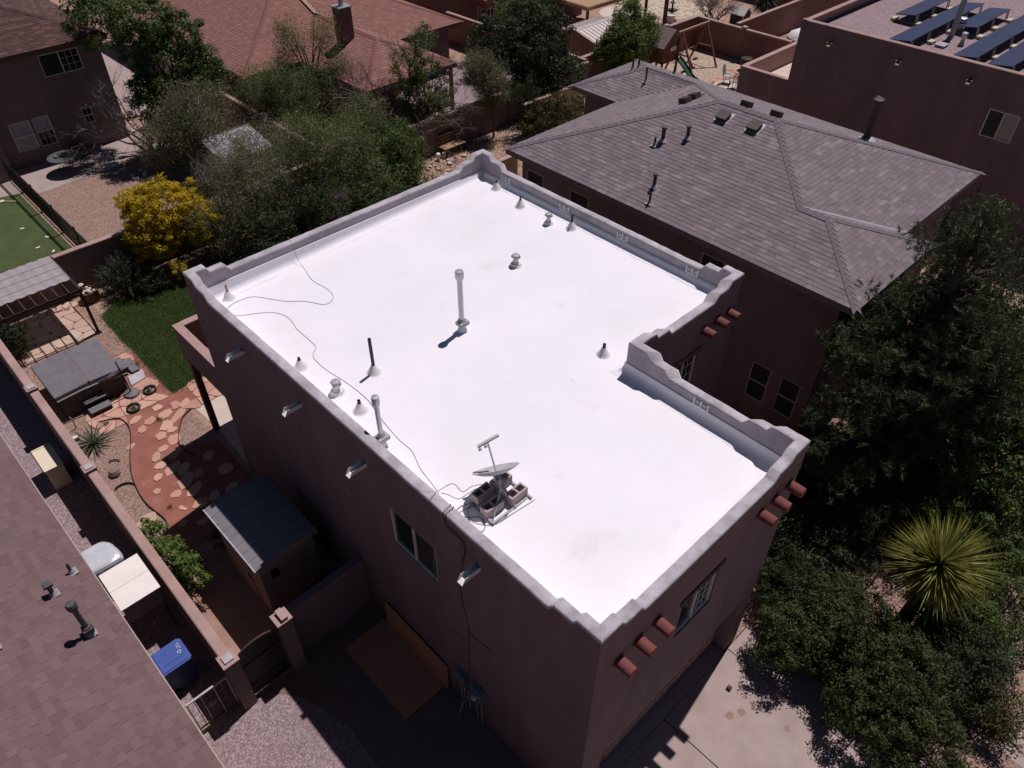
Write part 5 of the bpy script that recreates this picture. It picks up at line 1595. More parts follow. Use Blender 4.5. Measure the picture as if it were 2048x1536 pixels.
# solar rows: panels on tilted racks with ballast
def solar_row(label, x0, n, y, w_=1.85):
    root = empty('solar_panel_row', (x0 + n * w_ / 2, y, 5.95), label, 'solar panels', 'solar panel rows on the flat roof')
    L = n * w_
    for k in range(n):
        x = -L / 2 + w_ * (k + .5)
        p = MB().add([(x - w_ / 2 + .01, -.42, .46), (x + w_ / 2 - .01, -.42, .46), (x + w_ / 2 - .01, .46, .34), (x - w_ / 2 + .01, .46, .34), (x - w_ / 2 + .01, -.42, .42), (x + w_ / 2 - .01, -.42, .42), (x + w_ / 2 - .01, .46, .30), (x - w_ / 2 + .01, .46, .30)],
                     [(0, 1, 2, 3), (7, 6, 5, 4), (0, 4, 5, 1), (1, 5, 6, 2), (2, 6, 7, 3), (3, 7, 4, 0)])
        p.build('panel', 'solar', root)
    for k in range(n + 1):
        x = -L / 2 + w_ * k + (.25 if k == 0 else -.25 if k == n else 0)
        for dx in (-.09, .09):
            MB().bar((x + dx, -.46, .0), (x + dx, -.40, .44), .035).build('leg', 'solar_frame', root)
        MB().bar((x, -.5, .03), (x, .55, .03), .05, .04).build('rail', 'solar_frame', root)
        MB().box((x, -.6, .07), (.4, .22, .1)).build('ballast_block', 'ballast', root)
        MB().box((x, .52, .08), (.4, .2, .1)).build('ballast_block', 'ballast', root)
    return root
solar_row('short dark solar panel row farthest left on the flat roof', 32.2, 2, 10.55)
solar_row('long dark solar panel row, second from the left', 28.75, 4, 9.2)
solar_row('short dark solar panel row behind the tall roof flue', 32.45, 2, 8.05)
solar_row('long dark solar panel row in front of the short vent', 28.75, 4, 6.6)
solar_row('dark solar panel row nearest the right picture edge', 28.75, 3, 5.3)
solar_row('dark solar panel row cut off by the right picture edge', 28.9, 3, 4.0)
def vent_on(x, y, h, r_, m='galv', name='flue'):
    o = MB().lathe([(r_ * 1.7, 0), (r_ * 1.2, .08), (r_, .1), (r_, h)], n=16).build(name, m, BH, True)
    o.location = (x - 34, y - 5, 5.95)
    MB().lathe([(r_, h - .02), (r_ * 1.5, h + .03), (r_ * 1.5, h + .2), (r_ * 1.2, h + .22)], n=16).build('cap', m, o, True)
vent_on(31.95, 8.35, 1.5, .11, 'galv_dull'); vent_on(31.3, 7.65, .28, .08, name='roof_vent'); vent_on(33.0, 8.45, .35, .12, name='roof_vent')
tag(MB().box((30.55, 8.15, 6.02), (.5, .4, .06)).box((30.4, 8.15, 5.975), (.05, .3, .05)).box((30.7, 8.15, 5.975), (.05, .3, .05)).build('paver', 'cement_cap'), 'pale flat paver resting on the gravel roof by the solar panels', 'paver')

# ================================================================== RED-ROOFED HOUSE (rear)
RH = empty('red_roof_house', (18.5, 36, 0), 'single-storey house with wide terracotta shingle roof and chimney', 'house')
rs_, re_ = .40, 2.65
wm = MB()
for a_, b_ in (((12.5, 46), (12.5, 33.9)), ((12.5, 33.9), (15.8, 33.9)), ((15.8, 33.9), (15.8, 32.0)), ((15.8, 32.0), (20.4, 32.0)), ((20.4, 32.0), (20.4, 33.1)), ((20.4, 33.1), (24.9, 33.1)), ((24.9, 33.1), (24.9, 46))):
    hs = [(2.0, 3.1, .7, 2.2)] if a_ == (20.4, 33.1) else ([(.9, 1.35, .9, 2.1)] if b_ == (12.5, 33.9) and False else [])
    wallpanel(wm, a_, b_, 0, 2.6, hs, .08)
part(wm, 'wall', 'stucco_red', RH)
window(RH, (20.4, 33.1), (24.9, 33.1), 2.0, 3.1, .7, 2.2, split='h', panes=('glass', 'blind'))
o = window(RH, (12.5, 46), (12.5, 33.9), 11.0, 11.5, 1.0, 2.1, inset=-.02, split=None)
rp = []
yr = 39.4; zr = re_ + rs_ * (yr - 33.4)
# main west hip, front slope pieces, patio wing with its own ridge, right wing
wx, wzr = 18.15, re_ + rs_ * 2.85
rp.append([(12.0, 33.4, re_), (15.3, 33.4, re_), (18.15, 33.4 + 2.85, wzr), (18.15, 39.4, zr), (18.0, 39.4, zr)])
rp.append([(12.0, 53.0, re_), (12.0, 33.4, re_), (18.0, 39.4, zr), (18.0, 47.0, zr)])
rp.append([(15.3, 33.4, re_), (15.3, 27.75, re_), (wx, 30.6, wzr), (wx, 36.25, wzr)])
rp.append([(15.3, 27.75, re_), (21.0, 27.75, re_), (wx, 30.6, wzr)])
rp.append([(21.0, 27.75, re_), (21.0, 32.6, re_), (wx, 35.45, wzr), (wx, 30.6, wzr)])
rp.append([(21.0, 32.6, re_), (25.6, 32.6, re_), (20.6, 38.6 - 1.0, re_ + rs_ * 5.0), (18.15, 37.6, re_ + rs_ * 5.0), (18.15, 35.45, wzr)])
rp.append([(25.6, 32.6, re_), (25.6, 45, re_), (20.6, 40.0, re_ + rs_ * 5.0), (20.6, 37.6, re_ + rs_ * 5.0)])
rb = MB()
for P_ in rp:
    rb.add([(p[0], p[1], p[2] - .01) for p in P_], [tuple(range(len(P_)))])
for a_, b_ in (((12, 33.4), (15.3, 33.4)), ((12, 53), (12, 33.4)), ((15.3, 33.4), (15.3, 27.75)), ((15.3, 27.75), (21, 27.75)), ((21, 27.75), (21, 32.6)), ((21, 32.6), (25.6, 32.6)), ((25.6, 32.6), (25.6, 45))):
    rb.add([(*a_, re_ - .01), (*b_, re_ - .01), (*b_, re_ - .2), (*a_, re_ - .2)], [(0, 3, 2, 1)])
rb.add([(15.3, 27.75, re_ - .2), (21, 27.75, re_ - .2), (21, 33.5, re_ - .2), (15.3, 33.5, re_ - .2)], [(0, 1, 2, 3)])
part(rb, 'roof', 'shingle_red', RH)
rsh = Shingles(RH, 'shingle_red', 0, expo=.17, tabs=(.2, .28, .34), seed=13)
for P_ in rp: rsh.plane(P_, 0)
rsh.done()
rc = MB()
Wd, Ed, Sd, Nd = (-1, 0, -rs_), (1, 0, -rs_), (0, -1, -rs_), (0, 1, -rs_)
ridgecap(rc, (12, 33.4, re_), (18.0, 39.4, zr), Sd, Wd); ridgecap(rc, (wx, 30.6, wzr), (wx, 36.2, wzr), Ed, Wd)
ridgecap(rc, (15.3, 27.75, re_), (wx, 30.6, wzr), Sd, Wd); ridgecap(rc, (21, 27.75, re_), (wx, 30.6, wzr), Ed, Sd)
ridgecap(rc, (25.6, 32.6, re_), (20.6, 37.6, re_ + rs_ * 5), Ed, Sd)
tag(part(rc, 'ridge_caps', 'shingle_cap_red', RH), kind='stuff')
ch = part(MB().box((17.4, 32.25, 4.0), (.66, .7, 2.2)), 'chimney', 'stucco_red', RH)
part(MB().box((17.4, 32.25, 5.125), (.76, .8, .05)), 'chimney_cap', 'galv', ch, RH)
part(MB().cyl((17.4, 32.25, 5.15), (17.4, 32.25, 5.9), .13, 14), 'flue', 'galv', ch, RH)
part(MB().bar((20.75, 28.0, 0), (20.75, 28.0, 2.5), .16), 'porch_post', 'wood_tan', RH)
part(MB().box((20.9, 37.2, 5.0), (.9, .6, .5)), 'roof_unit', 'dark_plastic', RH)

# ================================================================== TWO-STOREY HOUSE AT THE UPPER LEFT
TH = empty('corner_house', (0, 40, 0), 'two-storey brown stucco house with dark shingles at the upper left', 'house')
TA, TB = (-8, 37.05), (7.0, 37.05)
tw = [(12.28, 14.05, 3.6, 4.58), (9.98, 10.9, .7, 2.05), (11.0, 11.75, .68, 2.05), (13.22, 13.7, 1.15, 1.9), (7.6, 9.0, 4.0, 4.5)]
wm = MB()
wallpanel(wm, TA, TB, 0, 4.95, tw, .08); wallpanel(wm, TB, (7.0, 48), 0, 4.95)
part(wm, 'wall', 'stucco_neighbour', TH)
part(MB().box((.05, 36.6, 1.1), (2.4, .85, 2.2)), 'wing_wall', 'stucco_neighbour', TH)
window(TH, TA, TB, *tw[0], muntin=(3, 3), msides=(1,)); window(TH, TA, TB, *tw[1], split='h', panes=('blind', 'blind'))
window(TH, TA, TB, *tw[2], split='h', muntin=(3, 2), panes=('glass', 'blind')); window(TH, TA, TB, *tw[3], split='h', muntin=(2, 1), msides=(0, 1)); window(TH, TA, TB, *tw[4])
tz, ts = 4.95, .36
tp = [[(-8, 36.62, tz), (7.38, 36.62, tz), (2.0, 42.0, tz + ts * 5.38), (-8, 42.0, tz + ts * 5.38)], [(7.38, 36.62, tz), (7.38, 52, tz), (2.0, 46, tz + ts * 5.38), (2.0, 42.0, tz + ts * 5.38)]]
rb = MB()
for P_ in tp: rb.add([(p[0], p[1], p[2] - .01) for p in P_], [tuple(range(4))])
for a_, b_ in (((-8, 36.62), (7.38, 36.62)), ((7.38, 36.62), (7.38, 52))):
    rb.add([(*a_, tz - .01), (*b_, tz - .01), (*b_, tz - .2), (*a_, tz - .2)], [(0, 3, 2, 1)])
rb.add([(-8, 36.62, tz - .2), (7.38, 36.62, tz - .2), (7.38, 37.1, tz - .2), (-8, 37.1, tz - .2)], [(0, 1, 2, 3)])
part(rb, 'roof', 'shingle_brown', TH)
tsh = Shingles(TH, 'shingle_brown', 0, expo=.17, tabs=(.26, .34, .42), seed=17)
for P_ in tp: tsh.plane(P_, 0)
tsh.done()
rc = MB(); ridgecap(rc, (7.38, 36.62, tz), (2, 42, tz + ts * 5.38), (0, -1, -ts), (1, 0, -ts))
tag(part(rc, 'ridge_caps', 'shingle_brown', TH), kind='stuff')

# ================================================================== FAR PINK HOUSE WITH TAN PATIO ROOF
FH = empty('far_house', (32, 37, 0), 'far reddish stucco house with white-framed windows beyond the red roof', 'house')
FA, FB = (29.4, 34.8), (38.5, 34.8)
fwn = [(.12, .75, .85, 2.1), (2.45, 2.95, .55, 2.3), (3.7, 5.0, .05, 2.3)]
wm = MB()
wallpanel(wm, FA, FB, 0, 2.75, fwn, .08)
FC = (29.4, 44)
wallpanel(wm, FC, FA, 0, 2.75, [(8.35, 9.05, .85, 2.1)], .08)
part(wm, 'wall', 'stucco_red', FH)
window(FH, FA, FB, *fwn[0], muntin=(1, 3), msides=(1,)); window(FH, FA, FB, *fwn[1], split='h', muntin=(2, 2), msides=(1,)); window(FH, FA, FB, *fwn[2])
window(FH, FC, FA, 8.35, 9.05, .85, 2.1, muntin=(1, 3), msides=(1,))
fs_ = .4
fp = [[(29.0, 34.4, 2.75), (39, 34.4, 2.75), (39, 39, 2.75 + fs_ * 4.6), (33.6, 39, 2.75 + fs_ * 4.6)], [(29.0, 44, 2.75), (29.0, 34.4, 2.75), (33.6, 39, 2.75 + fs_ * 4.6)]]
rb = MB()
for P_ in fp: rb.add([(p[0], p[1], p[2] - .01) for p in P_], [tuple(range(len(P_)))])
for a_, b_ in (((29, 34.4), (39, 34.4)), ((29, 44), (29, 34.4))):
    rb.add([(*a_, 2.74), (*b_, 2.74), (*b_, 2.55), (*a_, 2.55)], [(0, 3, 2, 1)])
part(rb, 'roof', 'shingle_red', FH)
fsh = Shingles(FH, 'shingle_red', 0, expo=.18, tabs=(.3, .4), seed=19)
for P_ in fp: fsh.plane(P_, 0)
fsh.done()
part(MB().box((36.0, 32.0, 2.58), (6.0, 5.0, .1)).box((36.0, 29.48, 2.5), (6.04, .06, .2)).box((32.98, 32.0, 2.5), (.06, 5.0, .2)), 'patio_roof', 'wood_tan', FH)
for x, y in ((33.1, 29.6), (38.9, 29.6)):
    part(MB().bar((x, y, 0), (x, y, 2.5), .14), 'patio_post', 'wood_dark', FH)
# white-roofed metal shed beside it
MS = empty('metal_shed', (31.6, 27.9, 0), 'cream metal shed with ribbed double-pitched roof behind the trees', 'shed')
wm = MB()
for a_, b_ in (((30.2, 29.3), (30.2, 26.4)), ((30.2, 26.4), (33.2, 26.4)), ((33.2, 26.4), (33.2, 29.3)), ((33.2, 29.3), (30.2, 29.3))):
    wallpanel(wm, a_, b_, 0, 1.95)
wm.add([(30.2, 26.4, 1.95), (30.2, 29.3, 1.95), (30.2, 27.85, 2.3)], [(0, 2, 1)])
wm.add([(33.2, 26.4, 1.95), (33.2, 29.3, 1.95), (33.2, 27.85, 2.3)], [(0, 1, 2)])
part(wm, 'wall', 'shed_wall', MS)
for k in range(8):
    part(MB().box((30.18, 26.6 + k * .36, .98), (.02, .05, 1.9)), 'wall_rib', 'shed_wall', MS)
for s_ in (-1, 1):
    ye = 27.85 + s_ * 1.62
    r_ = MB().add([(30.0, ye, 1.93), (33.4, ye, 1.93), (33.4, 27.85 + s_ * .12, 2.31), (30.0, 27.85 + s_ * .12, 2.31)], [(0, 1, 2, 3) if s_ < 0 else (3, 2, 1, 0)])
    ro = part(r_, 'roof_slope', 'shed_cream', MS)
    for k in range(11):
        x = 30.1 + k * .32
        part(MB().bar((x, ye, 1.945), (x, 27.85 + s_ * .12, 2.325), .035, .03), 'rib', 'shed_cream', ro, MS)
part(MB().box((31.7, 27.85, 2.315), (3.44, .27, .03)), 'ridge_cap', 'cement_cap', MS)
# white corrugated lean-to among the rear shrubs
LT = empty('lean_to', (8.8, 28.4, 0), 'white corrugated lean-to shed among the rear shrubs', 'shed')
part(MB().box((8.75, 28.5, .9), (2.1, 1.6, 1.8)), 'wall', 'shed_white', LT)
lr = MB()
nn = 34
vs = []
for k in range(nn + 1):
    y_ = .02 * (1 if k % 2 else -1)
    x = 7.55 + 2.4 * k / nn
    vs += [(x, 27.45, 1.75 + y_), (x, 29.5, 2.1 + y_)]
lr.add(vs, [(2 * k, 2 * k + 2, 2 * k + 3, 2 * k + 1) for k in range(nn)])
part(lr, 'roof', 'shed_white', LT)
part(MB().box((8.75, 29.52, 2.06), (2.5, .06, .14)), 'fascia', 'wood_grey', LT)

# ================================================================== REAR-LEFT COURT
pt = empty('patio_table', (3.3, 35.25, 0), 'round glass-topped patio table on thin metal legs', 'table')
MB().lathe([(.001, .725), (.68, .725), (.70, .735), (.70, .75), (.68, .755), (.001, .755)], n=32, cap=False).build('table_top', 'table_glass', pt, True)
MB().lathe([(.69, .72), (.72, .73), (.72, .75), (.69, .76)], n=32, cap=False).build('rim', 'iron', pt, True)
for k in range(4):
    a = PI / 4 + k * PI / 2
    MB().tube(spline([(.55 * math.cos(a), .55 * math.sin(a), 0), (.3 * math.cos(a), .3 * math.sin(a), .35), (.45 * math.cos(a), .45 * math.sin(a), .73)], 5), .016, 6).build('leg', 'iron', pt, True)
tag(MB().lathe([(.06, 0), (.09, .05), (.07, .1), (.03, .12)], (3.0, 35.3, .757), 10).build('bowl', 'terracotta', None, True), 'small terracotta bowl on the round patio table', 'bowl')
tag(MB().lathe([(.001, 0), (.3, .1), (.38, .35), (.3, .62), (.1, .72), (.001, .73)], (4.3, 36.45, 0), 14, cap=False).build('covered_grill', 'dark_plastic', None, True), 'dark covered barbecue against the house wall', 'grill')
fn = empty('iron_fence', (1.0, 31.4, 0), 'black iron railing fence between the turf and the gravel court', 'fence')
for z in (.12, 1.05, 1.2):
    MB().bar((0, -6.4, z), (0, 5.5, z), .035).build('rail', 'iron', fn)
for k in range(6):
    y = -6.4 + 11.9 * k / 5
    MB().bar((0, y, 0), (0, y, 1.32), .06).build('post', 'iron', fn)
for k in range(95):
    y = -6.3 + 11.7 * k / 94
    MB().bar((0, y, .12), (0, y, 1.24), .018).build('picket', 'iron', fn)
tag(MB().tube([(.05, 34.3, .05), (.62, 33.7, .06)], .018, 6).lathe([(.1, 0), (.11, .03), (.02, .05)], (.05, 34.32, .02), 10).build('golf_stick', 'ac_cream'), 'white putter-like stick lying on the artificial turf', 'stick')
for i, (x, y) in enumerate(((-.15, 29.3), (.2, 28.6), (-.6, 28.2), (.4, 29.9), (-.1, 31.3))):
    tag(MB().box((x, y, .02), (.16, .07, .02), i * .7).build('paper_scrap', 'white_paint'), 'white scrap lying on the artificial turf', 'litter', 'scraps on the turf')
pl = [(4.2, 34.9, .3), (6.4, 35.2, .35), (7.2, 35.7, .3), (7.8, 36.0, .3), (6.9, 35.0, .25)]
for i, (x, y, r_) in enumerate(pl):
    tag(MB().prism(stone_poly(x + 1.0, y - .4, r_ * 1.3, 7, 1.2, i), .01, .06).build('flat_rock', 'white_rock'), 'pale flat rock beside the concrete court patio', 'rock', 'flat rocks by the court patio')
for i in range(14):
    x, y = 5.6 + srng.uniform(-.5, .5), 31.6 + srng.uniform(-1.4, 1.4)
    tag(MB().lathe([(.001, 0), (.12, .03), (.1, .1), (.001, .13)], (x, y, 0), 7, (srng.uniform(-.3, .3), srng.uniform(-.3, .3), 1), cap=False).build('border_rock', 'white_rock'), 'small white rock in the border above the yellow shrub', 'rock', 'rocks above the yellow shrub')
tag(MB().bar((1.6, 27.0, .04), (4.2, 26.9, .04), .1, .08).build('edging_timber', 'wood_dark'), 'dark timber edging across the gravel court', 'timber')

# ================================================================== PLAY YARD
PS = empty('play_set', (33.2, 23.6, 0), 'wooden play tower with slatted roof and green slide', 'play set')
for x, y in ((32.2, 24.4), (33.6, 24.4), (32.2, 23.0), (33.6, 23.0)):
    part(MB().bar((x, y, 0), (x, y, 2.2), .1), 'post', 'wood_red', PS)
part(MB().box((32.9, 23.7, 1.1), (1.5, 1.5, .08)), 'deck', 'wood_red', PS)
for k in range(7):
    part(MB().box((32.3 + k * .22, 22.98, 1.5), (.16, .03, .8)), 'board', 'wood_red', PS)
    part(MB().box((32.17, 23.05 + k * .22, 1.5), (.03, .16, .8)), 'board', 'wood_red', PS)
part(MB().box((33.05, 22.95, 1.75), (.5, .02, .22)), 'window', 'frame_white', PS)
for s_ in (-1, 1):
    for k in range(7):
        f0, f1 = k / 7, (k + .94) / 7
        x0, x1 = 32.9 + s_ * 1.0 * (1 - f0), 32.9 + s_ * 1.0 * (1 - f1)
        z0, z1 = 2.0 + .85 * f0, 2.0 + .85 * f1
        part(MB().add([(x0, 22.8, z0), (x1, 22.8, z1), (x1, 24.6, z1), (x0, 24.6, z0), (x0, 22.8, z0 - .03), (x1, 22.8, z1 - .03), (x1, 24.6, z1 - .03), (x0, 24.6, z0 - .03)], [(0, 1, 2, 3), (7, 6, 5, 4), (0, 4, 5, 1), (2, 6, 7, 3), (0, 3, 7, 4), (1, 5, 6, 2)]), 'roof_slat', 'wood_grey', PS)
sp = spline([(33.5, 22.9, 1.15), (33.45, 22.3, .8), (33.4, 21.7, .35), (33.38, 21.3, .22)], 5)
sl_ = MB()
for a_, b_ in zip(sp, sp[1:]):
    sl_.add([a_ + Vector((-.22, 0, .12)), a_ + Vector((-.2, 0, 0)), a_ + Vector((.2, 0, 0)), a_ + Vector((.22, 0, .12)), b_ + Vector((-.22, 0, .12)), b_ + Vector((-.2, 0, 0)), b_ + Vector((.2, 0, 0)), b_ + Vector((.22, 0, .12))], [(0, 1, 5, 4), (1, 2, 6, 5), (2, 3, 7, 6)])
part(sl_, 'slide', 'slide_green', PS, smooth=True)
SW = empty('swing_set', (35.5, 23.2, 0), 'wooden A-frame swing set on the tan gravel', 'swing')
part(MB().bar((33.8, 23.2, 2.4), (36.7, 23.2, 2.4), .1, .12), 'top_beam', 'wood_tan', SW)
for x in (34.1, 36.5):
    for s_ in (-1, 1):
        part(MB().bar((x, 23.2, 2.35), (x + .2, 23.2 + s_ * 1.0, 0), .09), 'leg', 'wood_red', SW)
    part(MB().bar((x + .12, 22.7, 1.1), (x + .12, 23.7, 1.1), .07), 'brace', 'wood_red', SW)
for x in (34.9, 35.8):
    for dx in (-.2, .2):
        part(MB().bar((x + dx, 23.2, 2.35), (x + dx, 23.2, .5), .012), 'chain', 'iron', SW)
    part(MB().box((x, 23.2, .48), (.45, .2, .04)), 'seat', 'dark_plastic', SW)
rt_ = [(34.6 + 1.0 * math.cos(t_ * PI / 14), 19.75 + 1.0 * math.sin(t_ * PI / 14)) for t_ in range(28)]
fp_ = ground_sheet('stone_terrace', [(31, 16.5), (38.8, 16.5), (38.8, 21.0), (36.2, 21.3), (34.2, 20.9), (32.5, 19.6), (31, 18.6)], .012, 'red_soil')
paving(fp_, [(31.2, 16.6), (38.7, 16.6), (38.7, 20.9), (36.2, 21.2), (34.2, 20.8), (32.5, 19.5), (31.2, 18.5)], .62, .03, .012, 'flag_pink', 31, .02)
ground_sheet('round_pad', rt_, .06, 'concrete_pale')
def chair(label, x, y, rz):
    c_ = empty('patio_chair', (x, y, .06), label, 'chair', 'chairs on the round pad', rz)
    MB().box((0, 0, .42), (.5, .5, .04)).build('seat', 'galv_dull', c_)
    o = MB()
    for k in range(7):
        t_ = -1 + k / 3
        o.bar((.24 * t_, .24, .42), (.26 * t_, .36, 1.02 - .12 * t_ * t_), .03)
    o.tube([(-.27, .24, .42), (-.28, .35, .88), (-.14, .38, 1.02), (.14, .38, 1.02), (.28, .35, .88), (.27, .24, .42)], .018, 6)
    o.build('backrest', 'galv_dull', c_)
    for sx_ in (-1, 1):
        MB().tube([(sx_ * .27, .28, .64), (sx_ * .29, -.1, .66), (sx_ * .27, -.25, .6), (sx_ * .25, -.22, .42)], .018, 6).build('arm', 'galv_dull', c_)
        for sy_ in (-1, 1):
            MB().bar((sx_ * .22, sy_ * .22, 0), (sx_ * .22, sy_ * .2, .42), .03).build('leg', 'iron', c_)
chair('grey metal patio chair standing upright on the round pale pad', 34.9, 20.2, .3)
chair('dark patio chair on the round pad beside the brown house wall', 34.5, 19.5, 2.6)
tag(MB().lathe([(.2, 0), (.3, .3), (.35, .7), (.3, .72)], (37.6, 20.8, 0), 14).build('dark_urn', 'iron', None, True), 'dark urn before the play yard side wall', 'urn')
lt = MB()
for k in range(9):
    lt.bar((38.82, 20.4 + k * .16, .5), (38.82, 20.4 + k * .16, 1.55), .012); lt.bar((38.82, 20.4, .5 + k * .13), (38.82, 21.7, .5 + k * .13), .012)
tag(lt.build('wall_trellis', 'wood_grey'), 'pale metal trellis panel on the play yard side wall', 'trellis')
# far garden court things
pa = empty('court_pot', (41.3, 29.2, 0), 'tall white pot beside the dark post in the garden court', 'pot')
MB().lathe([(.16, 0), (.2, .1), (.3, .55), (.36, .62), (.3, .64), (.26, .55)], n=16).build('body', 'pot_white', pa, True)
tag(MB().lathe([(.14, 0), (.25, .2), (.24, .4), (.2, .42)], (40.2, 30.0, 0), 14).build('court_jar', 'terracotta', None, True), 'round terracotta jar left of the tall white pot', 'pot')
tag(MB().bar((40.75, 29.3, 0), (40.75, 29.3, 3.0), .2).build('timber_post', 'wood_dark'), 'thick dark timber post in the garden court', 'post')
ft = empty('stone_fountain', (41.9, 30.2 - .6, 0), 'dark two-tier fountain on the gravel of the garden court', 'fountain')
MB().lathe([(.4, 0), (.42, .06), (.12, .1), (.1, .6)], n=16).build('base', 'iron', ft, True)
MB().lathe([(.1, .55), (.36, .66), (.38, .72), (.3, .7)], n=16).build('bowl', 'iron', ft, True)
MB().lathe([(.07, .7), (.06, 1.1), (.2, 1.2), (.06, 1.25), (.03, 1.5)], n=14).build('finial', 'iron', ft, True)
for i, (x, y) in enumerate(((37.3, 30.6), (38.4, 31.4), (39.3, 30.0))):
    c_ = chair('dark chair %s on the garden court patio' % ('nearest the metal shed', 'in the middle of three', 'nearest the timber post')[i], x, y, i * 1.9)
    c_ = None
dh = empty('dog_house', (44.6, 25.9, 0), 'small white-gabled dog house behind the play yard wall', 'dog house')
MB().box((0, 0, .4), (.8, 1.0, .8)).add([(-.4, -.5, .8), (.4, -.5, .8), (0, -.5, 1.15), (-.4, .5, .8), (.4, .5, .8), (0, .5, 1.15)], [(0, 1, 2), (5, 4, 3)]).build('body', 'dark_plastic', dh)
for s_ in (-1, 1):
    MB().add([(s_ * .48, -.58, .74), (0, -.58, 1.2), (0, .58, 1.2), (s_ * .48, .58, .74), (s_ * .48, -.58, .70), (0, -.58, 1.16), (0, .58, 1.16), (s_ * .48, .58, .70)], [(0, 1, 2, 3), (7, 6, 5, 4), (0, 4, 5, 1), (2, 6, 7, 3), (0, 3, 7, 4)]).build('roof_slope', 'frame_white', dh)
MB().prism([(-.2, -.52), (.2, -.52), (.2, -.505), (-.2, -.505)], .02, .6).build('doorway', 'glass', dh)
MB().box((-.42, -.51, .4), (.06, .04, .8)).box((.42, -.51, .4), (.06, .04, .8)).build('trim', 'frame_white', dh)
tag(MB().lathe([(.9, 0), (.95, .1), (.8, .35), (.4, .55), (.02, .62)], (45.2, 21.4, 0), 20).build('white_dome', 'white_paint', None, True), 'low white dome standing in the far gravel yard', 'dome')

# ================================================================== PLANTS
# --- front right
pine('pine_tree', 'tall dark pine beside the front of the grey-shingle house', (12.8, .35, 0),
     [(0, 0, 4.6, 2.3, 2.1, 2.0), (-1.7, .5, 4.7, 1.3, 1.2, 1.5), (-2.7, .1, 3.2, 1.2, 1.2, 1.4), (.1, .1, 6.6, 1.35, 1.3, 1.3), (.2, .1, 8.0, .65, .65, .9), (1.5, .3, 6.6, .9, .9, 1.5), (.6, -1.0, 4.0, 2.4, 1.4, 2.0), (-2.4, -.6, 1.9, 1.5, 1.1, 1.2)], .2, 8.6, 8000, 41, per=24, length=.16)
tree('broadleaf_tree', 'dark glossy broadleaf tree at the right picture edge behind the yucca', (14.6, -1.6, 0),
     [(0, 0, 3.4, 1.9, 1.6, 1.8), (1.6, .6, 4.0, 1.8, 1.4, 1.6), (-1.2, -.4, 2.6, 1.5, 1.4, 1.4), (.5, -1.4, 2.5, 1.7, 1.3, 1.3)], .13, 1.6, 1100, 34, .17, .10, 'leaf_green', seed=42)
tree('broadleaf_shrub', 'large green leafy shrub to the right above the yucca', (12.2, -2.4, 0),
     [(0, 0, 1.5, 1.8, 1.4, 1.2), (1.6, -.7, 1.7, 1.5, 1.3, 1.2), (-1.3, .3, 1.0, 1.2, 1.1, .9)], .07, .6, 900, 38, .14, .075, 'leaf_green', seed=43, cat='shrub')
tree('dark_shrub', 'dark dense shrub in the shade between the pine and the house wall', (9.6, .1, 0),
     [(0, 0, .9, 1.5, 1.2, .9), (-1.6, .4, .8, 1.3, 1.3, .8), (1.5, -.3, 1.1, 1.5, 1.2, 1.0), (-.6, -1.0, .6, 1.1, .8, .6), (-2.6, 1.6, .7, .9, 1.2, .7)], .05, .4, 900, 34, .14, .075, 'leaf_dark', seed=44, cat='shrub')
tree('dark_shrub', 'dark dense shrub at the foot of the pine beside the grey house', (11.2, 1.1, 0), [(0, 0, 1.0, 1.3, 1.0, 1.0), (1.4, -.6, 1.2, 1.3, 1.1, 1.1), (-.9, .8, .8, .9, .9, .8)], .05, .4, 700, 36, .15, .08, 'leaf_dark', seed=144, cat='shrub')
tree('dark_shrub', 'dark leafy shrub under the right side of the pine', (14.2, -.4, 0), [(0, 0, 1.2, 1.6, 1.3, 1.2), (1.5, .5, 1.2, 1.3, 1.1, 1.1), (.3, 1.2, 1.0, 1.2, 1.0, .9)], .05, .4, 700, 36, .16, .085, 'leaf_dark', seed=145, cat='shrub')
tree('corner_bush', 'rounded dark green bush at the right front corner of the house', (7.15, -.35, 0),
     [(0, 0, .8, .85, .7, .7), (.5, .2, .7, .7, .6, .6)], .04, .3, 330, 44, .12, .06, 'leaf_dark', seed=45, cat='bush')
def lumpy(l_, n, seed):
    rr = random.Random(seed); out = list(l_)
    for _ in range(n):
        b_ = rr.choice(l_); a_ = rr.uniform(0, 2 * PI)
        out.append((b_[0] + b_[3] * .85 * math.cos(a_), b_[1] + b_[4] * .85 * math.sin(a_), b_[2] * rr.uniform(.6, 1.25), b_[3] * rr.uniform(.25, .5), b_[4] * rr.uniform(.25, .5), b_[5] * rr.uniform(.3, .6)))
    return out
H_ = [((6.15, -1.15, 0), [(0, 0, .95, .9, .75, .8), (.6, -.3, 1.1, .8, .7, .7)], 'brownish green hedge bush nearest the front corner, beside the driveway', 46),
      ((6.85, -2.2, 0), [(0, 0, 1.2, 1.1, 1.0, .95), (.3, .8, 1.3, .8, .7, .7)], 'tall brownish green hedge bush, middle one along the driveway', 47),
      ((5.9, -3.1, 0), [(0, 0, 1.0, 1.0, 1.0, .85), (.9, -.1, 1.1, .9, .9, .8)], 'wide brownish hedge bush lowest along the driveway', 48)]
for b_, l_, lab, sd in H_:
    tree('hedge_bush', lab, b_, lumpy(l_, 9, sd), .05, .4, 760, 46, .10, .06, 'leaf_hedge', seed=sd, cat='hedge', group='hedge bushes along the driveway', shell=.55, drop=.12, extra=('leaf_brownish', 70, .06, .14))
tree('hedge_bush', 'dark green hedge bush at the very bottom beside the driveway', (5.75, -4.15, 0), lumpy([(0, 0, .9, .9, .8, .8)], 8, 148), .05, .4, 420, 46, .10, .06, 'leaf_hedge', seed=148, cat='hedge', group='hedge bushes along the driveway', shell=.55, drop=.1)
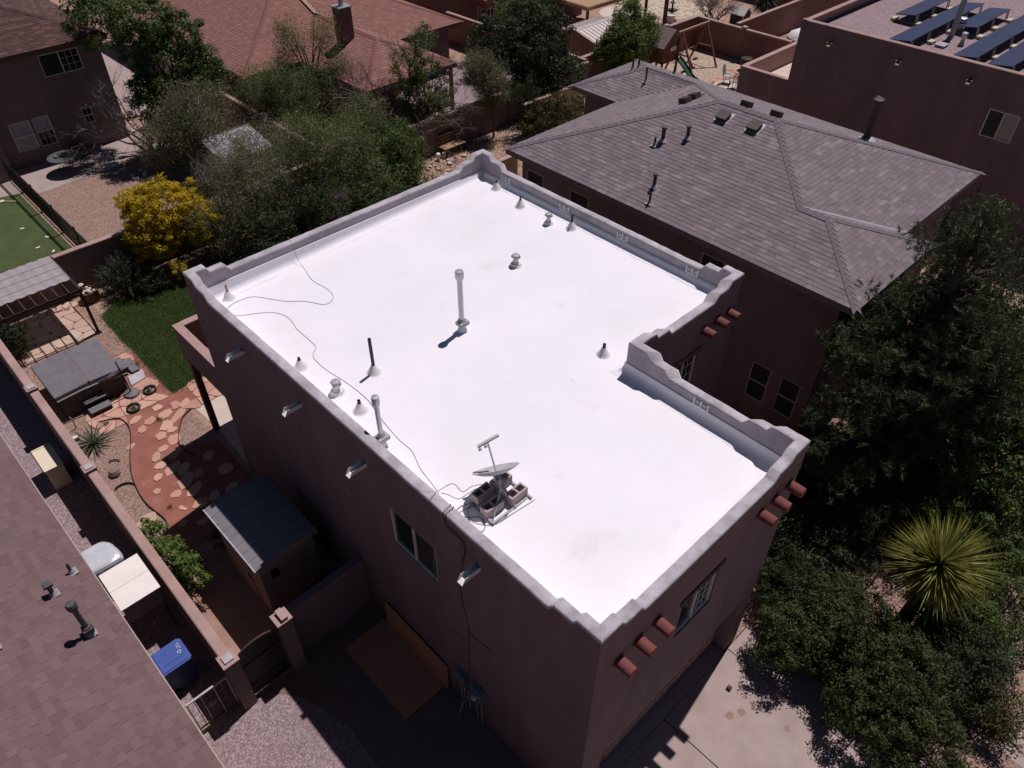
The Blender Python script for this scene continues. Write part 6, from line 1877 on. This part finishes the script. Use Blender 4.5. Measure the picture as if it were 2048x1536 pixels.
tree('low_shrub', 'dark green shrub between the yucca and the driveway hedge', (8.1, -3.1, 0), [(0, 0, .7, .9, .7, .6), (.9, -.3, .6, .8, .7, .5)], .05, .3, 330, 40, .12, .065, 'leaf_dark', seed=149, cat='shrub')
tree('low_shrub', 'dark olive shrub in the lower right corner bed', (8.2, -4.1, 0), [(0, 0, .8, 1.2, .9, .8), (-.8, .3, .6, .9, .7, .6)], .05, .3, 520, 38, .13, .065, 'leaf_dark', seed=49, cat='shrub')
tree('low_shrub', 'green shrub at the right picture edge below the yucca', (10.6, -4.1, 0), [(0, 0, .9, 1.4, 1.1, .9), (-1.2, .6, .7, 1.0, .9, .7), (.9, 1.0, .9, 1.2, 1.0, .9)], .05, .3, 700, 38, .13, .065, 'leaf_green', seed=50, cat='shrub')
tree('low_shrub', 'olive shrub beside the neighbouring driveway in the lower right', (7.9, -5.0, 0), [(0, 0, .6, .7, .6, .5)], .04, .2, 130, 30, .12, .06, 'leaf_brownish', seed=51, cat='shrub')
baretree('dead_shrub', 'leafless reddish brown shrub left of the yucca', (8.75, -1.4, 0), 1.7, .03, 52, 'twig_red', 5, .8, 'shrub', nmain=6, up_=.6)
# yucca: single strap leaves round a trunk
yrng = random.Random(7)
Y = empty('yucca', (8.95, -2.55, 0), 'large spiky yellow-green yucca rosette in the front bed', 'yucca')
MB().tube([(0, 0, -.05), (.03, 0, .8), (0, .02, 1.7), (0, 0, 2.3)], [.17, .15, .14, .1], 10).build('trunk', 'bark', Y, True)
def strap(L, wd, bend, m, fold=.012):
    b = MB()
    n = 5; vs = []
    for i in range(n + 1):
        t_ = i / n
        ww = wd * (.75 + .5 * math.sin(PI * min(1, t_ * 1.4)) * .5) * (1 - t_ ** 3.0)
        z = -bend * t_ ** 2 * L
        vs += [(t_ * L, -ww / 2, z + fold), (t_ * L, 0, z), (t_ * L, ww / 2, z + fold)]
    fs = []
    for i in range(n):
        a_ = 3 * i
        fs += [(a_, a_ + 3, a_ + 4, a_ + 1), (a_ + 1, a_ + 4, a_ + 5, a_ + 2)]
    b.add(vs, fs)
    return b.mesh('leaf', False, (m,))
sm_ = [strap(1.28, .05, .02, 'yucca'), strap(1.18, .048, .06, 'yucca'), strap(1.32, .048, .1, 'yucca')]
dm_ = [strap(1.1, .05, .25, 'yucca_dead'), strap(1.0, .05, .35, 'yucca_dead')]
for i in range(290):
    f = (i + .5) / 290
    el = math.asin(max(-.75, 1 - 1.72 * f))        # from straight up down below the horizontal
    az = i * 2.39996 + yrng.uniform(-.12, .12)
    el += yrng.uniform(-.07, .07)
    me = yrng.choice(sm_) if el > -.45 else yrng.choice(dm_)
    o = bpy.data.objects.new('leaf', me); COL.objects.link(o); o.parent = Y
    o.location = (.06 * math.cos(az), .06 * math.sin(az), 2.28 + .18 * math.sin(el))
    o.rotation_euler = (yrng.uniform(-.5, .5), -el, az)
    s_ = yrng.uniform(.74, 1.06); o.scale = (s_, s_, s_)

yb = MB()
for i in range(420):
    f = (i + .5) / 420
    el = math.asin(max(-.9, 1 - 1.85 * f)) + yrng.uniform(-.1, .1)
    az = i * 2.39996 + 1.2 + yrng.uniform(-.15, .15)
    me = sm_[i % 3] if el > -.5 else dm_[i % 2]
    Rm = Matrix.Rotation(az, 3, 'Z') @ Matrix.Rotation(-el, 3, 'Y') @ Matrix.Rotation(yrng.uniform(-.6, .6), 3, 'X') * 1.0
    sc_f = yrng.uniform(.7, .98)
    o_ = Vector((.05 * math.cos(az), .05 * math.sin(az), 2.24 + .16 * math.sin(el)))
    yb.add([Rm @ (v.co * sc_f) + o_ for v in me.vertices], [tuple(p.vertices) for p in me.polygons])
tag(yb.build('leaves', 'yucca', Y), kind='stuff')

# --- left side
tree('side_bush', 'bright green leafy bush leaning over the pink wall by the cooler', (-3.05, 10.5, 0), [(0, 0, .9, .35, .75, .6), (-.15, .7, 1.2, .35, .5, .5), (.15, -.5, .75, .35, .5, .5)], .04, .4, 200, 30, .09, .085, 'leaf_bright', seed=53, cat='bush')
tree('small_bush', 'small dark leafy bush between the path and the shed', (-1.75, 10.75, 0), [(0, 0, .35, .35, .35, .3)], .02, .15, 50, 22, .08, .06, 'leaf_green', seed=54, cat='bush')
tree('wall_bush', 'small green bush in the shade against the house wall', (-.45, 11.2, 0), [(0, 0, .45, .3, .45, .4)], .02, .15, 55, 22, .09, .07, 'leaf_green', seed=55, cat='bush')
def spiky(name, label, x, y, n, L, wd, m, seed, cat='plant', lo=.1):
    rr = random.Random(seed)
    r_ = empty(name, (x, y, .02), label, cat)
    ms = [strap(L, wd, .25, m), strap(L * .85, wd, .45, m), strap(L * 1.1, wd * .9, .1, m)]
    for i in range(n):
        o = bpy.data.objects.new('leaf', rr.choice(ms)); COL.objects.link(o); o.parent = r_
        o.location = (rr.uniform(-.05, .05), rr.uniform(-.05, .05), .02)
        o.rotation_euler = (rr.uniform(-.3, .3), -rr.uniform(lo, 1.35), i * 2.4 + rr.random() * .5)
    return r_
spiky('agave_plant', 'spiky grey-green strap-leaved plant in the gravel bed by the pink wall', -2.85, 16.75, 46, .72, .055, 'agave', 61)
spiky('grass_tuft', 'small green tuft in the planting ring by the lawn', -.62, 17.9, 22, .24, .02, 'agave', 62)
spiky('grass_tuft', 'small green tuft in the planting ring beside the path', -1.35, 17.45, 22, .22, .02, 'agave', 63)
spiky('grass_tuft', 'tiny green tuft growing among the path stones', -1.0, 16.45, 14, .14, .014, 'agave', 64)
spiky('grass_tuft', 'tiny green weed at the lower end of the path', -2.3, 12.95, 12, .12, .014, 'agave', 65)
spiky('grass_tuft', 'small green tuft beside the side steps', -.42, 19.4, 22, .22, .018, 'agave', 66)
spiky('grass_tuft', 'small tuft at the top of the gravel bed', -2.25, 17.35, 14, .16, .016, 'agave', 67)
tree('patio_bush', 'dark rounded bush in the pergola corner by the pink wall', (-3.05, 22.6, 0), [(0, 0, .7, .45, .6, .6)], .04, .3, 110, 28, .12, .07, 'leaf_dark', seed=68, cat='bush')
# --- rear of the back yard
def juniper(name, label, base, lobes, n, seed, m='juniper'):
    rng = np.random.default_rng(seed)
    r_ = empty(name, base, label, 'shrub')
    cl = clumps(rng, lobes, n, .3); cl = cl[cl[:, 2] > .08]
    mb = MB()
    for t_ in cl[::5]:
        mb.tube([(0, 0, 0), tuple(np.array(t_) * .5 + np.array([0, 0, .08])), tuple(t_)], [.03, .018, .006], 5)
    mb.build('trunk', 'bark', r_, True)
    C = np.repeat(cl, 26, 0); ax = np.repeat(cl / (np.linalg.norm(cl, axis=1)[:, None] + 1e-6) + rng.normal(size=cl.shape) * .25, 26, 0)
    C = C + ax * rng.uniform(-.2, .2, (len(C), 1)) + rng.normal(size=C.shape) * .03
    blades('crown', C, ax + rng.normal(size=C.shape) * .45, .13, .022, m, r_, rng, .03)
    return r_
juniper('evergreen_shrub', 'grey-green spreading evergreen shrub left of the lawn', (1.35, 23.75, 0), [(0, 0, .8, .85, .7, .75), (.5, -.6, .5, .8, .6, .45), (-.5, .2, .5, .6, .5, .5)], 330, 70)
tree('yellow_shrub', 'big rounded shrub covered in golden yellow blossom', (3.35, 23.9, 0), [(-.05, .2, 2.5, 1.25, 1.0, 1.0), (-.5, 0, 1.8, 1.05, .9, .9), (1.2, -.5, 1.75, .9, .75, .9)], .07, .9, 1250, 62, .11, .055, 'flower_yellow', seed=71, cat='shrub', aspect=.7, shell=.6, twigs=60, twig_m='twig')
tree('yellow_shrub', 'small low tuft of golden yellow blossom below the big yellow shrub', (3.0, 22.9, 0), [(0, 0, .6, .32, .3, .45)], .03, .2, 60, 46, .09, .05, 'flower_yellow', seed=72, cat='shrub', aspect=.7)
tree('broom_shrub', 'faded olive and yellow shrub right of the golden one', (4.9, 24.2, 0), [(0, 0, 1.6, .9, .8, 1.0), (-.1, .1, 2.5, .7, .6, .5)], .05, .6, 400, 44, .13, .05, 'leaf_yellowgreen', seed=73, cat='shrub', twigs=80)
BR = [((5.4, 22.8, 0), [(0, 0, 1.6, 1.3, 1.1, 1.3), (.6, .4, 2.3, 1.0, .9, .9)], 'leaf_grey', 'grey-green feathery shrub right behind the yellow one', 74),
      ((7.0, 23.5, 0), [(0, 0, 2.1, 1.4, 1.2, 1.6), (-.5, .5, 3.2, 1.1, 1.0, .9)], 'leaf_grey', 'tall grey-green feathery tree behind the white roof corner', 75),
      ((9.0, 23.4, 0), [(0, 0, 2.1, 1.5, 1.2, 1.6), (.5, .3, 3.5, 1.2, 1.0, 1.0), (1.3, .5, 2.9, 1.0, .9, 1.0)], 'leaf_olive', 'tall olive feathery tree in the middle of the rear yard', 76),
      ((7.7, 20.8, 0), [(0, 0, 1.6, 1.5, 1.3, 1.4), (-1.3, .7, 1.2, 1.2, 1.1, 1.0)], 'leaf_dark', 'dark leafy shrub close behind the white roof', 77),
      ((10.3, 21.9, 0), [(0, 0, 2.2, 1.5, 1.4, 1.8), (.6, -.9, 1.6, 1.2, 1.2, 1.1), (.3, .6, 3.4, 1.1, 1.0, .9)], 'leaf_olive', 'olive shrub with loose branches behind the white roof', 78),
      ((11.9, 21.9, 0), [(0, 0, 1.9, 1.4, 1.3, 1.5), (.7, -.7, 1.3, 1.1, 1.0, 1.0)], 'leaf_green', 'green leafy shrub left of the roof far corner', 79),
      ((10.4, 19.3, 0), [(0, 0, 1.3, 1.5, 1.2, 1.2)], 'leaf_dark', 'low dark shrub just behind the roof edge', 80),
      ((11.9, 23.9, 0), [(0, 0, 2.4, 1.3, .9, 1.6), (.7, .1, 3.4, 1.0, .8, .9)], 'leaf_olive', 'olive feathery tree against the rear wall, rightmost of them', 180),
      ((13.6, 23.5, 0), [(0, 0, 1.7, 1.2, 1.0, 1.3), (.8, .2, 1.3, .9, .8, 1.0)], 'leaf_green', 'green shrub against the rear wall left of the bench', 181),
      ((4.4, 20.2, 0), [(0, 0, .7, 1.0, .8, .6)], 'leaf_dark', 'low dark shrub beside the lawn behind the house', 81)]
for b_, l_, m_, lab, sd in BR:
    soft = m_ in ('leaf_grey', 'leaf_olive')
    tree('feathery_tree' if soft else 'leafy_shrub', lab, b_, l_, .07, 1.0, 560 if soft else 800, 40 if soft else 40, .17, .075, m_, 'bark_grey' if soft else 'bark', seed=sd, cat='tree' if soft else 'shrub', group='trees and shrubs along the rear of the back yard', aspect=.28 if soft else .5, twigs=330 if soft else 60, nlimb=40, shell=.3, feather=soft)
tree('feathery_tree', 'sparse feathery tree leaning over the white lean-to', (8.4, 26.2, 0), [(0, .3, 2.3, 1.3, 1.1, 1.0), (1.2, .6, 2.5, 1.0, .9, .7)], .06, 1.2, 260, 30, .2, .075, 'leaf_grey', 'bark_grey', seed=182, feather=True, twigs=260, nlimb=34, shell=.2)
baretree('bare_shrub', 'pale leafless twiggy shrub in front of the white lean-to', (7.9, 26.6, 0), 3.6, .06, 82, 'twig_pale', 6, .8, 'shrub', nmain=5, up_=.6)
baretree('bare_shrub', 'pale leafless twigs among the feathery trees near the roof', (9.6, 22.3, 0), 3.2, .05, 83, 'twig_pale', 6, .75, 'shrub', nmain=4, up_=.7)
# --- rear neighbours' trees
tree('shade_tree', 'tall dense green tree beside the two-storey corner house', (8.5, 33.4, 0), [(.1, 0, 3.8, 1.75, 1.6, 2.3), (-.5, .5, 6.0, 1.5, 1.3, 1.1), (.8, -.3, 5.2, 1.2, 1.1, 1.2), (-1.6, 2.4, 5.8, 1.5, 1.4, 1.1), (.1, -.8, 2.2, 1.7, 1.5, 1.4), (-1.0, -.2, 2.6, 1.3, 1.2, 1.4), (1.2, -.6, 3.4, 1.2, 1.1, 1.4)], .16, 2.0, 1300, 48, .2, .12, 'leaf_green', seed=84, twigs=140)
baretree('bare_tree', 'pale leafless tree spreading in front of the corner house wall', (7.0, 34.2, 0), 5.2, .08, 85, 'twig_pale', 6, .95, nmain=6, up_=.5)
tree('feathery_tree', 'grey feathery tree with bare twigs left of the white lean-to', (7.8, 30.6, 0), [(0, 0, 2.1, 1.8, 1.7, 1.7), (1.0, .8, 2.8, 1.4, 1.3, 1.1), (-1.2, .3, 1.6, 1.2, 1.1, 1.1)], .08, 1.2, 800, 46, .2, .085, 'leaf_grey', 'bark_grey', seed=86, feather=True, aspect=.28, twigs=360, nlimb=30, shell=.3)
tree('feathery_tree', 'olive feathery tree before the left corner of the red roof', (12.7, 30.4, 0), [(0, 0, 2.2, 1.4, 1.5, 1.8), (-.7, 1.3, 2.2, 1.2, 1.1, 1.4)], .08, 1.0, 620, 46, .2, .085, 'leaf_olive', 'bark_grey', seed=87, feather=True, aspect=.3, twigs=260, nlimb=30, shell=.3)
tree('willow_tree', 'tall thin willow with two sparse crowns before the red roof', (14.3, 30.9, 0), [(-.5, .5, 4.6, .8, .75, .95), (1.1, .0, 4.3, .7, .7, 1.0), (-.9, .6, 3.4, .6, .6, .8), (.2, -.5, 2.4, 1.0, .9, 1.2), (1.5, -.4, 2.9, .7, .7, .9)], .1, 2.6, 330, 40, .17, .095, 'leaf_olive', 'bark', seed=88, feather=True, aspect=.3, nlimb=26, shell=.2, drop=.15)
baretree('bare_tree', 'brown leafless tree in front of the red-roofed patio', (16.0, 26.2, 0), 7.2, .1, 89, 'twig', 6, .8, nmain=6, up_=.9)
tree('young_tree', 'upright leafy young tree right of the leafless one', (17.3, 25.9, 0), [(0, 0, 2.6, 1.3, 1.2, 1.9), (.4, .3, 4.5, .8, .8, 1.1), (-.8, .1, 3.9, .8, .8, 1.0), (.9, -.4, 1.5, 1.1, .9, 1.0)], .08, 1.3, 480, 42, .17, .10, 'leaf_green', seed=90, aspect=.35, nlimb=30, shell=.25, drop=.1, twigs=60)
tree('small_tree', 'small grey-green tree in front of the rear wall with a thin trunk', (20.3, 24.3, 0), [(0, 0, 2.5, 1.0, .9, 1.0), (-.4, .5, 3.2, .8, .8, .8)], .06, 1.5, 330, 38, .17, .09, 'leaf_grey', 'bark', seed=91, feather=True, aspect=.3, twigs=120, shell=.25)
juniper('weeping_conifer', 'drooping dark conifer right of the small grey-green tree', (21.6, 23.3, 0), [(0, 0, 1.7, .8, .8, 1.3), (.5, -.6, 1.0, .7, .6, .8)], 260, 92, 'needle')
tree('dense_tree', 'large dark green tree in the centre behind the grey roof', (24.3, 25.6, 0), [(0, 0, 2.8, 2.2, 1.9, 2.1), (-.9, 1.6, 3.3, 1.6, 1.4, 1.4), (1.2, .6, 3.9, 1.4, 1.4, 1.5), (.4, -1.0, 1.7, 2.0, 1.6, 1.5)], .16, 1.2, 1100, 42, .22, .115, 'leaf_dark', seed=93)
tree('dense_tree', 'tall greener tree top rising behind the dark central tree', (26.4, 28.3, 0), [(0, 0, 3.2, 1.5, 1.4, 1.8), (-.6, -.6, 2.2, 1.4, 1.3, 1.3)], .12, 1.4, 560, 40, .22, .115, 'leaf_green', seed=94)
tree('rose_bush', 'green bush with a few red roses by the red-roofed house wall', (25.2, 30.6, 0), [(0, 0, .9, .9, .8, .8), (-.7, .3, .7, .6, .5, .5)], .05, .4, 170, 30, .16, .095, 'leaf_green', seed=95, cat='bush', extra=('flower_red', 9, .13, .1))
tree('olive_bush', 'yellow-green bush against the grey house rear wing', (22.6, 21.6, 0), [(0, 0, 1.2, 1.4, 1.2, 1.2), (-.8, .7, .9, 1.1, 1.0, .9)], .06, .5, 560, 40, .18, .09, 'leaf_yellowgreen' if False else 'leaf_brownish', seed=96, cat='bush')
tree('fruit_tree', 'leafy green tree right of the cream metal shed', (30.2, 24.2, 0), [(0, 0, 2.3, 1.4, 1.2, 1.4), (1.3, .2, 2.5, 1.2, 1.0, 1.2), (.6, .4, 3.6, .8, .7, .7), (-.8, .4, 2.0, .8, .8, .9)], .1, 1.0, 760, 42, .2, .12, 'leaf_bright', seed=97)
baretree('bare_bush', 'dense grey leafless bush behind the play yard wall', (43.3, 27.2, 0), 2.9, .06, 98, 'twig', 6, .95, 'bush', nmain=8, up_=.5)
baretree('bare_bush', 'small leafless vine in the corner of the play yard', (36.3, 24.9, 0), 1.5, .03, 99, 'twig_red', 5, .9, 'bush', nmain=5, up_=.4)
pm_ = empty('palm_tree', (44.2, 24.0, 0), 'shaggy palm with a dark trunk in the far yard', 'palm')
MB().tube([(0, 0, -.1), (.03, 0, .9), (0, 0, 2.2)], [.2, .17, .15], 10).build('trunk', 'bark', pm_, True)
rng = np.random.default_rng(100)
az = rng.uniform(0, 2 * PI, 900); el = rng.uniform(-1.1, 1.0, 900)
Dp = np.stack([np.cos(az) * np.cos(el), np.sin(az) * np.cos(el), np.sin(el)], 1)
blades('crown', np.zeros((900, 3)) + np.array([0, 0, 2.2]) + Dp * .1, Dp, .95, .05, 'palm_leaf', pm_, rng, .35)
# leaf litter and ground cover in the shaded rear bed
def litter(name, label, x0, x1, y0, y1, n, size, m, seed):
    rng = np.random.default_rng(seed)
    C = np.column_stack([rng.uniform(x0, x1, n), rng.uniform(y0, y1, n), rng.uniform(.015, .03, n)])
    return tag(leaves(name, C, size, m, None, rng, .6, 3.0), label, 'litter', kind='stuff')
litter('leaf_litter', 'dry brown leaf litter under the rear shrubs', 3, 27, 18, 24.7, 9000, .08, 'yucca_dead', 101)
litter('leaf_litter', 'dry leaf litter in the front bed under the pine', 6.2, 17, -5.5, 2.0, 7000, .07, 'yucca_dead', 102)
